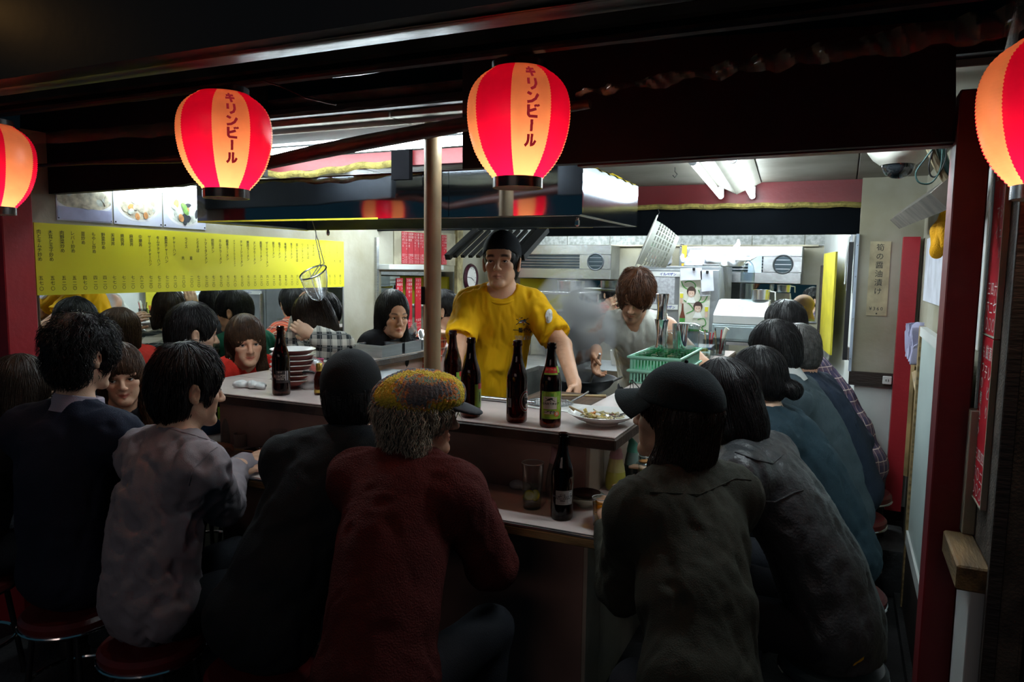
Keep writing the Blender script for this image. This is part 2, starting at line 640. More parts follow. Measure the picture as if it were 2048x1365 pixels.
def head_prims(S, T, M, s, female, expr):
    """T maps head-local to world, M the rotation; s scale"""
    def ell(c, r, k=0.015, op='u', R=None):
        S.ell(T(c), np.array(r)*s, M if R is None else M @ R, k*s, op)

    def cap(a, b, ra, rb, k=0.012, op='u'):
        S.cap(T(a), T(b), ra*s, rb*s, k*s, op)
    ell((0, -0.012, 0.036), (0.075, 0.095, 0.092))
    ell((0, 0.028, -0.040), (0.055, 0.056, 0.077), 0.025)
    j = 0.037 if female else 0.043
    for q in (-1, 1):
        cap((q*j, 0.004, -0.056), (q*0.013, 0.068, -0.098 if not female else -0.092), 0.017, 0.016, 0.02)
        ell((q*0.037, 0.056, -0.022), (0.024, 0.024, 0.021), 0.02)            # cheek bone
        ell((q*0.026, 0.060, -0.055), (0.022, 0.018, 0.026), 0.015)
    ell((0, 0.074, -0.100 if not female else -0.094), (0.017, 0.015, 0.014), 0.02)
    ell((0, 0.062, 0.045), (0.052, 0.028, 0.035), 0.03)                        # forehead
    for q in (-1, 1):
        ell((q*0.031, 0.094, 0.000), (0.019, 0.016, 0.012), 0.012, 's')        # sockets
        cap((q*0.012, 0.084, 0.0195), (q*0.048, 0.072, 0.018), 0.0085, 0.008, 0.014)   # brow ridge
        ell((q*0.0315, 0.0715, 0.001), (0.0150, 0.0135, 0.0128), 0.004)        # lids
        o = expr.get('eye', 1.0)
        ell((q*0.0315, 0.086, -0.001), (0.0128, 0.010, 0.0046*o), 0.002, 's')
    cap((0, 0.084, 0.010), (0, 0.1035, -0.028), 0.0070, 0.0105, 0.012)         # nose
    ell((0, 0.1045, -0.033), (0.0105, 0.0105, 0.0088), 0.008)
    for q in (-1, 1):
        ell((q*0.0115, 0.0945, -0.0355), (0.0075, 0.0098, 0.0065), 0.006)
    sm = expr.get('smile', 0.0)
    for q in (-1, 1):
        cap((0, 0.0845, -0.0612), (q*0.023, 0.0755, -0.0650 + 0.008*sm), 0.0054, 0.0030, 0.006)
        cap((0, 0.0835, -0.0718), (q*0.020, 0.0760, -0.0680 + 0.007*sm), 0.0062, 0.0035, 0.006)
    for q in (-1, 1):
        cap((0, 0.0905, -0.0664), (q*0.013, 0.0880, -0.0660 + 0.003*sm), 0.0022, 0.0020, 0.003, 's')
        cap((q*0.013, 0.0880, -0.0660 + 0.003*sm), (q*0.026, 0.0790, -0.0655 + 0.009*sm), 0.0020, 0.0016, 0.003, 's')
    for q in (-1, 1):                                                          # ears
        R = rotz(-q*0.35) @ roty(q*0.12)
        ell((q*0.0800, -0.010, -0.006), (0.0085, 0.0190, 0.0310), 0.006, 'u', R)
        ell((q*0.0885, -0.004, -0.004), (0.0060, 0.0110, 0.0180), 0.004, 's', R)
        ell((q*0.0780, -0.002, -0.032), (0.0065, 0.0090, 0.0100), 0.006)


def tint_for(q, s, spec):
    """colour of the skin by place on the head: lips, brows, beard, cheeks"""
    n = len(q)
    t = np.ones((n, 4), np.float32)

    def blend(mask, c):
        for i in range(3): t[:, i] = t[:, i]*(1 - mask) + c[i]*mask
    sm = spec.get('smile', 0)
    front = np.clip((q[:, 1] - 0.045)/0.01, 0, 1)
    e = ((q[:, 0]/0.025)**2 + ((q[:, 2] + 0.0665 - 0.006*sm*np.abs(q[:, 0]/0.02))/0.0105)**2)
    blend(np.clip(1.6 - e*1.6, 0, 1)*front*spec.get('lip', 0.75), spec.get('lipc', (0.85, 0.42, 0.42)))
    zl = -0.0662 + 0.0085*sm*(np.abs(q[:, 0])/0.024)**2
    m = np.clip(1.6 - np.abs(q[:, 2] - zl)/0.0016, 0, 1)*np.clip(1.5 - np.abs(q[:, 0])/0.02, 0, 1)*front
    blend(np.clip(m, 0, 1)*0.85, (0.22, 0.09, 0.09))  # dark line painted in for the shade of the mouth slit
    for sg in (-1, 1):
        x = (q[:, 0]*sg - 0.031)/0.019
        zc = 0.0215 + 0.0035*(1 - x*x) + spec.get('browtilt', 0)*x*0.004
        m = np.clip(1.5 - np.abs(q[:, 2] - zc)/spec.get('browh', 0.0045), 0, 1)*np.clip(2.2 - 2*np.abs(x), 0, 1)*front
        blend(np.clip(m, 0, 1)*spec.get('brow', 0.85), (0.06, 0.045, 0.04))
        c = ((q[:, 0] - sg*0.042)/0.02)**2 + ((q[:, 2] + 0.028)/0.02)**2
        blend(np.clip(1 - c, 0, 1)*front*0.25, (1.0, 0.62, 0.58))
    if spec.get('beard'):
        m = np.clip((-0.043 - q[:, 2])/0.012, 0, 1)*np.clip((q[:, 1] - 0.02)/0.02, 0, 1)*(np.linalg.norm(q, axis=1) < 0.16)
        m *= np.clip(e - 0.9, 0, 1)
        blend(m*spec['beard'], (0.32, 0.28, 0.27))
    if spec.get('moustache'):
        m = np.clip(1.4 - np.abs(q[:, 2] + 0.050)/0.0065, 0, 1)*np.clip(1.4 - np.abs(q[:, 0])/0.024, 0, 1)*front
        m2 = np.clip(1.4 - np.abs(q[:, 2] + 0.086)/0.010, 0, 1)*np.clip(1.4 - np.abs(q[:, 0])/0.014, 0, 1)*front
        blend(np.clip(m + m2, 0, 1)*0.8, (0.10, 0.08, 0.08))
    return t


def hair_prims(S, T, M, s, h):
    def ell(c, r, k=0.02, op='u', R=None): S.ell(T(c), np.array(r)*s, M if R is None else M @ R, k*s, op)

    def cap(a, b, ra, rb, k=0.025, op='u'): S.cap(T(a), T(b), ra*s, rb*s, k*s, op)
    t = h.get('t', 0.014)
    ell((0, -0.014, 0.037), (0.075 + t, 0.095 + t, 0.092 + t*h.get('top', 1.0)))
    nape = h.get('nape', -0.075)
    ell((0, -0.050, -0.025), (0.066 + t*0.8, 0.052 + t*0.8, abs(nape) + 0.005), 0.03)
    if h.get('side'):
        L = h['side']; wd = h.get('width', 0.075)
        for q in (-1, 1):
            cap((q*0.066, -0.022, 0.0), (q*wd, h.get('fwd', -0.012), -L*0.55), 0.026, 0.028)
            cap((q*wd, h.get('fwd', -0.012), -L*0.55), (q*wd*h.get('flare', 1.0), h.get('fwd', -0.012) + h.get('fwd2', 0.0), -L), 0.028, 0.016)
    if h.get('back'):
        L = h['back']
        ell((0, -0.062, -L*0.45), (0.080, 0.045, L*0.58), 0.035)
    for (c, r) in h.get('lumps', ()): ell(c, r, 0.02)
    c, r = h.get('face', ((0, 0.125, -0.040), (0.082, 0.098, 0.100)))
    ell(c, r, 0.010, 's')
    if not h.get('ears_covered'):
        for q in (-1, 1):
            ell((q*0.096, -0.006, -0.012), (0.028, 0.030, 0.042), 0.008, 's')
            ell((q*0.085, 0.030, -0.060), (0.03, 0.045, 0.045), 0.012, 's')
    if h.get('lid'):                                # hair stops where a hat sits
        S.plane_cut(T((0, 0, h['lid'])), M @ np.array(nrm((0, h.get('lidtilt', 0.0), 1))))


def finish_mesh(name, S, root, m, relax_it=0, disp=None, tint=None, parent=None):
    V, Q = S.mesh()
    if relax_it: V = relax(V, Q, relax_it)
    if disp is not None:
        V = (V + vnormals(V, Q)*disp(V)[:, None]).astype(np.float32)
    me = raw_mesh(name, V - np.array(root, np.float32), Q)
    if tint is not None:
        a = me.color_attributes.new('tint', 'FLOAT_COLOR', 'POINT')
        a.data.foreach_set('color', np.ascontiguousarray(tint(V), np.float32).ravel())
    return V, Q, me


def person(P):
    s = P.get('s', 1.0); fem = P.get('female', False)
    E = np.array(P['head'], float); H = np.array(P['hip'], float)
    by = math.radians(P['yaw']); hy = math.radians(P.get('hyaw', P['yaw']))
    B = rotz(by); bx, bf = B[:, 0], B[:, 1]
    M = rotz(hy) @ rotx(-math.radians(P.get('hpitch', 0))) @ roty(math.radians(P.get('hroll', 0)))
    hs = s*P.get('hs', 1.0)
    T = lambda p: E + M @ (np.array(p, float)*hs)
    up = nrm(E - H)
    N = E + 0.5*(M @ np.array((0, -0.032, -0.155))) *hs + 0.5*(-bf*0.045 - np.array((0, 0, 0.155)))*s + np.array(P.get('neck', (0, 0, 0)))
    mid = (H + N)/2 - bf*P.get('bulge', 0.05) + np.array((0, 0, 0.02))

    def sp(t): return H*(1-t)**2 + mid*2*t*(1-t) + N*t*t

    def tg(t): return nrm(2*(1-t)*(mid - H) + 2*t*(N - mid))

    def fr(t):
        z = tg(t); x = nrm(bx - z*(bx @ z)); return np.stack([x, np.cross(z, x), z], 1)
    wd = P.get('wide', 1.0)*s*(0.84 if fem else 0.89)
    shw = P.get('shoulder', 0.142 if fem else 0.160)*s
    sx = rotz(by + math.radians(P.get('twist', 0)))[:, 0]
    sh0 = sp(0.90)
    tilt = P.get('shtilt', 0.0)
    SH = [sh0 - sx*shw - np.array((0, 0, tilt)), sh0 + sx*shw + np.array((0, 0, tilt))]
    l1, l2 = (0.26*s, 0.235*s) if fem else (0.285*s, 0.25*s)
    ar = 0.84 if fem else 1.0
    arms = []
    for i, sg in enumerate((-1, 1)):
        a = P.get('LR'[i], {}) or {}
        w = a.get('wrist')
        if w is None:
            w = H + bf*0.42 + bx*sg*0.16; w[2] = 0.845
        pole = a.get('pole')
        if pole is None: pole = bx*sg*0.14 + np.array((0, 0, -1.0)) - bf*0.25
        el, w = two_bone(SH[i], np.array(w, float), l1, l2, np.array(pole, float))
        if 'elbow' in a: el = np.array(a['elbow'], float)
        d = np.array(a.get('dir', nrm(w - el)), float); n = np.array(a.get('palm', (0, 0, -1)), float)
        arms.append((SH[i], el, w, d, n, a.get('curl', 0.6), sg, a.get('spread', 0.0)))
    # legs
    legs = []
    for sg in (-1, 1):
        hj = H + bx*sg*0.085*s + np.array((0, 0, -0.01))
        if P.get('stand'):
            an = np.array((H[0], H[1], 0)) + bx*sg*0.11 + bf*P.get('foot', 0.0); an[2] = 0.09
            kn, an = two_bone(hj, an, (hj[2] - 0.09)*0.52, (hj[2] - 0.09)*0.52, bf)
        else:
            kn = hj + bf*0.39*s + bx*sg*P.get('knees', 0.05) + np.array((0, 0, 0.0))
            an = kn - bf*P.get('tuck', 0.10) + np.array((0, 0, -0.40)); an[2] = max(an[2], 0.09)
            if P.get('tuck', 0.10) > 0.2: an[2] = 0.20
        legs.append((hj, kn, an))
    top = P.get('top', {}); tt = top.get('t', 0.012)

    def torso(S, t, k=0.06, waist=0.0):
        for tm, r in ((0.03, (0.160, 0.120, 0.115)), (0.30, (0.140, 0.108, 0.125)), (0.56, (0.153, 0.115, 0.150)), (0.78, (0.160, 0.105, 0.125))):
            S.ell(sp(tm), np.array(r)*wd + t + (waist if tm < 0.5 else 0), fr(tm), k)
        S.cap(SH[0] + sx*0.02, SH[1] - sx*0.02, 0.060*s*ar + t, 0.060*s*ar + t, k)
        nb = N + nrm(E - N)*0.035
        for i in (0, 1):
            S.cap(nb, SH[i] + np.array((0, 0, 0.005)), 0.040*s*ar + t*0.5, 0.050*s*ar + t, 0.05)

    pts = [H, N, E] + [q for a in arms for q in (a[0], a[1], a[2], a[2] + nrm(a[3])*0.2*s)] + [q for L in legs for q in L] + [L[2] + bf*0.2 for L in legs]
    pts = np.array(pts)
    lo, hi = pts.min(0) - 0.19, pts.max(0) + 0.19
    lo[2] = max(min(lo[2], -0.03), -0.03)
    root_loc = np.array((H[0], H[1], 0.0))
    # ---- skin: one continuous surface
    fh = P.get('res', 0.006); fhd = P.get('hres', 0.0062)
    fine = [(E - 0.125*hs, E + 0.135*hs, fh)]
    for a in arms:
        c = a[2] + nrm(a[3])*0.075*s
        fine.append((c - 0.105*s, c + 0.105*s, fhd))
    S = Field(lo, hi, 0.017, fine)
    torso(S, 0.0)
    for (hj, kn, an) in legs:
        S.cap(hj + bf*0.03, kn, 0.066*s, 0.052*s, 0.03); S.cap(kn, an, 0.050*s, 0.034*s, 0.02)
        S.cap(an + np.array((0, 0, -0.035)), an + bf*0.15 + np.array((0, 0, -0.055)), 0.036, 0.03, 0.02)
    for (a0, el, w, d, n, cu, sg, spd) in arms:
        S.cap(a0, el, 0.050*s*ar, 0.041*s*ar, 0.03); S.cap(el, w, 0.041*s*ar, 0.027*s*ar, 0.015)
        add_hand(S, w, d, n, sg, s*(0.92 if fem else 1.0), cu, spd)
    S.cap(T((0, -0.022, -0.055)), N - np.array((0, 0, 0.01)), (0.046 if fem else 0.054)*hs, (0.050 if fem else 0.060)*s, 0.03)
    head_prims(S, T, M, hs, fem, P.get('expr', {}))
    sk = P.get('skin', (1, 1, 1))

    def tint(V):
        q = ((V - E) @ M)/hs
        t = tint_for(q, hs, P.get('expr', {}))
        t[:, :3] *= np.array(sk)
        return t
    V, Q, me = finish_mesh('person', S, root_loc, SKIN, 0, None, tint)
    body = link('person', me, SKIN)
    body.location = V3(root_loc)
    tag(body, P['label'], 'person', P.get('group'))
    rv = np.array(root_loc, np.float32)
    # ---- eyes
    if P.get('eyes', True):
        gz = P.get('expr', {}).get('gaze', (0, 0))
        for q in (-1, 1):
            bm = bmesh.new()
            bmesh.ops.create_uvsphere(bm, u_segments=16, v_segments=12, radius=0.0122*hs)
            G = M @ rotz(math.radians(gz[0])) @ rotx(-math.radians(gz[1]))
            Mx = frame(T((q*0.0315, 0.0722, 0.0005)) - root_loc, G[:, 0], -G[:, 2], G[:, 1])
            bmesh.ops.transform(bm, matrix=Mx, verts=bm.verts)
            ctr = Vector(Mx.translation); fw = V3(G[:, 1])
            for f in bm.faces:
                f.material_index = 1 if (f.calc_center_median() - ctr).normalized().dot(fw) > 0.80 else 0
            obj('eye', bm, [EYE_W, EYE_I], body)
        if P.get('lashes', True):
            for q in (-1, 1):
                bm = bmesh.new()
                o = P.get('expr', {}).get('eye', 1.0)
                add_tube(bm, [T((q*(0.0315 + 0.0155*x), 0.0862 - 0.0042*x*x - (0.003 if q*x > 0.9 else 0), -0.0005 + 0.0052*o*(1 - x*x))) - root_loc for x in (-1, -0.5, 0, 0.5, 1)],
                         [0.0006*hs, 0.0015*hs, 0.0018*hs, 0.0015*hs, 0.0006*hs], 5)
                obj('eyelash', bm, LASH, body)
    # ---- top
    if top:
        sl = top.get('sleeve', 'long')
        S = Field(lo, hi, top.get('res', 0.0100))
        torso(S, tt, 0.06, top.get('waist', 0.008))
        for (a0, el, w, d, n, cu, sg, spd) in arms:
            ex = tt + top.get('loose', 0.006)
            if sl == 'long':
                e = w - nrm(w - el)*0.012; nn = nrm(w - el)
                S.cap(a0, el, 0.052*s*ar + ex, 0.043*s*ar + ex, 0.03)
                S.cap(el, w + nn*0.03, 0.043*s*ar + ex, 0.030*s*ar + ex*0.9, 0.02, cut=[(e, nn)])
            elif sl == 'rolled':
                nn = nrm(w - el); e = el + (w - el)*0.35
                S.cap(a0, el, 0.052*s*ar + ex, 0.043*s*ar + ex, 0.03)
                S.cap(el, w, 0.043*s*ar + ex, 0.043*s*ar + ex, 0.02, cut=[(e, nn)])
            elif sl == 'short':
                nn = nrm(el - a0); f = top.get('cuff', 0.62); e = a0 + (el - a0)*f
                S.cap(a0, a0 + (el - a0)*(f + 0.3), 0.050*s*ar + ex, 0.062*s*ar + ex*1.3, 0.03, cut=[(e, nn)])
            else:
                nn = nrm(el - a0); e = a0 + sx*sg*0.012 - np.array((0, 0, 0.01))
                S.plane_cut(e, nrm(sx*sg + np.array((0, 0, 0.15))), np.minimum(a0, el) - 0.12, np.maximum(a0, el) + 0.12)
        if P.get('stand') or top.get('hem'):
            hb = H - tg(0.02)*top.get('hem', 0.10)
            S.cap(sp(0.3), hb, 0.13*wd, 0.13*wd + 0.01, 0.05)
        S.plane_cut(H - tg(0.02)*top.get('hem', 0.115), -tg(0.02) if not P.get('stand') else np.array((0, 0, -1.0)), np.minimum(H - 0.34, H - 0.34), H + np.array((0.34, 0.34, 0.0)))
        nu = nrm(E - N)
        nk = top.get('neck', 'crew')
        hd_f = nrm(bf + 0 * nu)
        if nk == 'v':
            S.cap(N + nu*0.06 + hd_f*0.045, N + hd_f*0.125 - nu*0.085, 0.068*s, 0.010, 0.006, 's')
        elif nk == 'crew':
            S.ell(N + nu*0.045 + hd_f*0.030, (0.068*s, 0.085*s, 0.060*s), None, 0.006, 's')
        else:
            S.cap(N + nu*0.035 + hd_f*0.01, E, 0.062*s, 0.062*s, 0.006, 's')
        for f in top.get('extra', ()): f(S, dict(N=N, E=E, H=H, T=T, M=M, B=B, nu=nu, sp=sp, fr=fr, SH=SH, arms=arms, bf=bf, bx=bx, s=s, sx=sx))
        amp = top.get('fold', 0.008); fq = top.get('freq', 75); sd = P.get('seed', 1)
        an_ = top.get('aniso', (1, 1, 0.55))
        V2, Q2, me = finish_mesh(top.get('name', 'shirt'), S, root_loc, None, 1,
                                 lambda V: amp*creases(V, fq, sd, an_))
        link(top.get('name', 'shirt'), me, top['mat'], body)
    # ---- trousers, shoes
    S = Field(np.array((lo[0], lo[1], -0.03)), np.array((hi[0], hi[1], H[2] + 0.16)), 0.017)
    S.ell(sp(0.03), np.array((0.160, 0.120, 0.115))*wd + 0.005, fr(0.03), 0.06)
    for (hj, kn, an) in legs:
        S.cap(hj + bf*0.03, kn, 0.084*s, 0.068*s, 0.03)
        nn = nrm(an - kn)
        S.cap(kn, an + nn*0.03, 0.066*s, 0.052*s, 0.02, cut=[(an + nn*0.005, nn)])
    V2, Q2, me = finish_mesh('trousers', S, root_loc, None, 1, lambda V: 0.004*wrinkle(V, 30, 5))
    link('trousers', me, P.get('trousers', TROUSER), body)
    for (hj, kn, an) in legs:
        S = Field(an - 0.16, an + 0.26*np.ones(3), 0.013)
        S.cap(an + np.array((0, 0, 0.0)), an + np.array((0, 0, -0.045)), 0.045, 0.042, 0.02)
        S.cap(an + np.array((0, 0, -0.045)), an + bf*0.16 + np.array((0, 0, -0.055)), 0.042, 0.036, 0.03)
        S.plane_cut(an + np.array((0, 0, -0.088)), (0, 0, -1.0))
        V2, Q2, me = finish_mesh('shoe', S, root_loc, None)
        link('shoe', me, SHOE, body)
    # ---- hair
    h = P.get('hair')
    if h:
        r = h.get('reach', 0.26)*hs
        S = Field(E - r, E + np.array((r, r, 0.2*hs)), h.get('res', 0.0075))
        hair_prims(S, T, M, hs, h)
        na, nf = h.get('noise', 0.003), h.get('nfreq', 90)
        V2, Q2, me = finish_mesh('hair', S, root_loc, None, 1, lambda V: na*wrinkle((V - E) @ M, nf, P.get('seed', 1), 4, h.get('aniso', (1, 1, 0.25))))
        N2 = vnormals(V2, Q2)
        W = strands(V2, N2, T(h.get('crown', (0, -0.03, 0.15))), h.get('n', 900), h.get('len', 0.06)*hs, h.get('rad', 0.0015)*hs,
                    P.get('seed', 1), h.get('lift', 0.003), h.get('segs', 5), h.get('curl', 0.0), h.get('down', 0.35), avoid=() if h.get('ears_covered') else [(T((q*0.084, -0.006, -0.010)), 0.031*hs) for q in (-1, 1)])
        Va, Qa = np.concatenate([V2, W[0]]), np.concatenate([Q2, W[1] + len(V2)])
        me2 = raw_mesh('hair', Va - rv, Qa)
        D.meshes.remove(me)
        link('hair', me2, HAIR[h.get('col', 'black')], body)
    info = dict(body=body, E=E, M=M, T=T, N=N, H=H, B=B, bf=bf, bx=bx, SH=SH, arms=arms, root=root_loc, hs=hs, s=s, sp=sp, fr=fr, nu=nrm(E - N))
    for f in P.get('wear', ()): f(info)
    return info


def sdf_child(name, info, lo, hi, res, fn, m, disp=None, relax_it=1, frame_='T'):
    """a worn piece meshed from head-local primitives"""
    E = info['E']; hs = info['hs']; M = info['M']; T = info['T']
    ext = np.abs(M) @ (np.array(hi) - np.array(lo))/2*hs
    c = T((np.array(lo) + np.array(hi))/2)
    S = Field(c - ext, c + ext, res)

    def ell(p, r, k=0.01, op='u', R=None): S.ell(T(p), np.array(r)*hs, M if R is None else M @ R, k, op)

    def cap(a, b, ra, rb, k=0.01, op='u'): S.cap(T(a), T(b), ra*hs, rb*hs, k, op)

    def cut(p, n): S.plane_cut(T(p), M @ np.array(nrm(n)))
    fn(ell, cap, cut)
    V, Q, me = finish_mesh(name, S, info['root'], None, relax_it, (lambda V: disp(((V - E) @ M)/hs)) if disp else None)
    return link(name, me, m, info['body'])
# ------------------------------------------------------------------ lamps of the place, with added unseen tubes
def tube_mat(s):
    return plain_emit('fluorescent_tube_%d' % s, (0.82, 0.95, 1.0), s*TUBE_STRENGTH)

pass
STEEL = mat('brushed_steel', (0.62, 0.64, 0.66), rough=0.26, metal=1.0, var=0.08, scale=6, bump=0.05, bscale=120, stretch=(1, 1, 14))
STEEL_D = mat('worn_steel', (0.42, 0.44, 0.46), rough=0.38, metal=1.0, var=0.15, scale=5, bump=0.08)
CHROME = mat('chrome', (0.8, 0.81, 0.83), rough=0.10, metal=1.0, var=0.04)
BLACK = mat('black_paint', (0.012, 0.012, 0.014), rough=0.5, var=0.2)
DARKWOOD = mat('dark_timber', (0.028, 0.017, 0.012), rough=0.6, var=0.25, scale=4, bump=0.3, stretch=(1, 6, 6))
REDPAINT = mat('red_paint', (0.15, 0.007, 0.011), rough=0.45, var=0.15, scale=3, bump=0.12, bscale=40)
CREAM = mat('stained_plaster', (0.36, 0.345, 0.28), rough=0.75, var=0.18, scale=2.6, bump=0.15, bscale=30, col2=(0.24, 0.22, 0.15))
WHITEP = mat('white_panel', (0.62, 0.64, 0.62), rough=0.55, var=0.08, scale=3)
GREASE = mat('greasy_ceiling_board', (0.17, 0.165, 0.14), rough=0.6, var=0.2, scale=3, col2=(0.10, 0.09, 0.07), bump=0.1)
PAPER = mat('paper', (0.74, 0.73, 0.69), rough=0.8, var=0.05)
FOAM = mat('yellow_sealing_foam', (0.26, 0.21, 0.05), rough=0.9, var=0.25, scale=30, bump=0.6, bscale=90)
YELLOWTAPE = mat('yellow_sheet', (0.75, 0.62, 0.03), rough=0.5, var=0.08)


def struct(name, bm, m, parent=None, smooth=False, **k):
    o = obj(name, bm, m, parent, smooth=smooth, **k)
    if parent is None: o['kind'] = 'structure'
    return o


UL, VB, CEIL = -3.15, 6.25, 2.08


def tube_light(label, a, b, r=0.014, housing=None, s=100, group='fluorescent tubes of the shop'):
    """bare fluorescent lamp between two points with end caps, under a white batten"""
    a = np.array(a, float); b = np.array(b, float)
    t = empty('fluorescent_lamp', (a + b)/2, 0, label, 'lamp', group)
    o = (a + b)/2
    d = nrm(b - a)
    bm = bmesh.new(); add_tube(bm, [a - o + d*0.02, b - o - d*0.02], r, 12); obj('tube', bm, tube_mat(s), t)
    for e, s in ((a, 1), (b, -1)):
        bm = bmesh.new(); add_tube(bm, [e - o, e - o + d*0.022*s], r*1.12, 12); obj('end_cap', bm, STEEL_D, t)
    if housing is not None:
        side = nrm(np.cross(d, (0, 0, 1)))
        bm = bmesh.new()
        z0, z1 = r*1.7, r*1.7 + housing
        P = []
        for s, h in ((-1, z0), (1, z0)): P.append(s)
        M = frame(-d*np.linalg.norm(b - a)/2, side, (0, 0, 1), -d)
        M = frame((a - o), np.cross(np.array((0, 0, 1.0)), d), (0, 0, 1), d)
        add_prism(bm, [(-0.022, z0), (0.022, z0), (0.035, z1), (-0.035, z1)], np.linalg.norm(b - a), M)
        obj('batten', bm, WHITEP, t, smooth=False)
        for e, s in ((a, 1), (b, -1)):
            bm = bmesh.new(); add_box(bm, e - o + d*0.011*s + np.array((0, 0, r*1.4)), (0.03, 0.02, r*2.4), math.atan2(d[1], d[0]) - PI/2); obj('lamp_holder', bm, WHITEP, t, smooth=False)
    return t


# twin tubes with the reflector between them, on the right-hand ceiling
a1, b1, a2, b2 = at(1385, 322, 'z', 2.0), at(1442, 393, 'z', 2.0), at(1465, 318, 'z', 2.0), at(1505, 393, 'z', 2.0)
t = empty('twin_tube_light', (a1 + b2)/2, 0, 'twin fluorescent ceiling light with a peaked white reflector, left of the dome camera', 'lamp')
o = np.array(t.location)
for a, b in ((a1, b1), (a2, b2)):
    d = nrm(b - a)
    bm = bmesh.new(); add_tube(bm, [a - o + d*0.02, b - o - d*0.02], 0.015, 12); obj('tube', bm, tube_mat(31), t)
    for e, s in ((a, 1), (b, -1)):
        bm = bmesh.new(); add_tube(bm, [e - o, e - o + d*0.022*s], 0.017, 12); obj('end_cap', bm, STEEL_D, t)
        bm = bmesh.new(); add_box(bm, e - o + np.array((0, 0, 0.03)), (0.03, 0.02, 0.05)); obj('lamp_holder', bm, WHITEP, t, smooth=False)
m1, m2 = (a1 + a2)/2, (b1 + b2)/2
bm = bmesh.new()
add_prism(bm, [(-0.13, 0.062), (0, 0.0), (0.13, 0.062)], np.linalg.norm(m2 - m1), frame(m1 - o + np.array((0, 0, 0.01)), np.cross((0, 0, 1.0), nrm(m2 - m1)), (0, 0, 1), nrm(m2 - m1)))
obj('reflector', bm, mat('grimy_reflector', (0.13, 0.125, 0.10), rough=0.6, var=0.1), t, smooth=False)

tube_light('bright fluorescent tube above the food photographs, half behind the dark board', (-3.07, 2.30, 1.925), (-3.07, 3.40, 1.955), 0.016, 0.03, 20)
tube_light('fluorescent tube over the front of the steel hood, seen under the rolled red tarp', (-2.30, 2.22, 2.000), (-1.10, 2.22, 2.000), 0.017, 0.03, 45)
tube_light('fluorescent tube hidden behind the front header over the right counter corner', (-0.42, 2.24, 2.01), (0.14, 2.24, 2.01), 0.015, 0.03, 95)  # unseen tube added to light the counter corner
tube_light('fluorescent tube behind the dark beam over the till', (-1.30, 5.05, 1.99), (-0.15, 5.05, 1.99), 0.015, 0.03, 165)  # assumed tube out of sight, inferred from the strong light on the till
tube_light('fluorescent tube over the diners along the mirror wall', (-2.70, 3.55, 2.02), (-2.70, 4.75, 2.02), 0.015, 0.03, 105)  # assumed tube, not in view, for the light falling on these diners
tube_light('fluorescent tube over the back of the kitchen by the clock', (-2.55, 5.55, 2.0), (-1.45, 5.55, 2.0), 0.015, 0.03, 130)  # tube added out of view to brighten the rear of the kitchen

# ------------------------------------------------------------------ floor, walls, ceilings
ASPHALT = mat('wet_dark_concrete', (0.055, 0.057, 0.06), rough=0.55, var=0.3, scale=3, bump=0.35, bscale=60)
bm = bmesh.new(); box2(bm, (-5.5, -1.5, -0.06), (3.0, 6.6, 0.0)); struct('floor', bm, ASPHALT)
bm = bmesh.new(); box2(bm, (UL - 0.1, 1.95, 0), (UL, VB, 2.12)); struct('wall_left', bm, CREAM)
bm = bmesh.new(); box2(bm, (UL - 0.1, VB, 0), (0.50, VB + 0.1, 2.12)); struct('wall_back', bm, CREAM)
bm = bmesh.new(); box2(bm, (0.365, 2.14, 0), (0.50, 4.40, 2.12)); struct('wall_right', bm, CREAM)
bm = bmesh.new(); box2(bm, (0.06, 4.40, 1.02), (0.50, 4.46, 2.12)); struct('wall_return', bm, CREAM)
LOWERW = mat('painted_lower_wall', (0.60, 0.65, 0.63), rough=0.5, var=0.12, scale=2.5)
bm = bmesh.new(); box2(bm, (0.08, 4.40, 0.30), (0.50, 4.45, 0.965)); struct('trim_dado', bm, LOWERW)
bm = bmesh.new(); box2(bm, (0.06, 4.40, 0.0), (0.50, 4.47, 0.30)); struct('baseboard_return', bm, BLACK)
bm = bmesh.new(); box2(bm, (0.05, 4.375, 0.955), (0.30, 4.45, 1.03)); struct('trim_rail', bm, DARKWOOD)
bm = bmesh.new(); add_quadslab(bm, [(0.10, 4.46, 0), (-0.16, VB, 0), (-0.16, VB, 2.12), (0.10, 4.46, 2.12)], 0.06); struct('wall_rear_right', bm, WHITEP)
bm = bmesh.new()
# ceiling boards, each with its own edge
t = D.objects.new('ceiling', None); COL.objects.link(t); t['kind'] = 'structure'
for (u0, u1) in ((UL - 0.1, -2.35), (-2.35, -1.45), (-1.45, -0.62), (-0.62, 0.03), (0.03, 0.50)):
    for (v0, v1) in ((2.14, 3.35), (3.35, 4.52)):
        bm = bmesh.new(); box2(bm, (u0 + 0.003, v0 + 0.003, CEIL), (u1 - 0.003, v1 - 0.003, CEIL + 0.02), 0.002); obj('ceiling_board', bm, GREASE, t, smooth=False)
bm = bmesh.new(); box2(bm, (UL - 0.1, 2.10, CEIL + 0.021), (0.50, VB + 0.1, CEIL + 0.05)); struct('ceiling_deck', bm, BLACK)
bm = bmesh.new(); box2(bm, (UL, 4.62, 2.03), (0.42, VB, 2.07)); struct('ceiling_back', bm, GREASE)

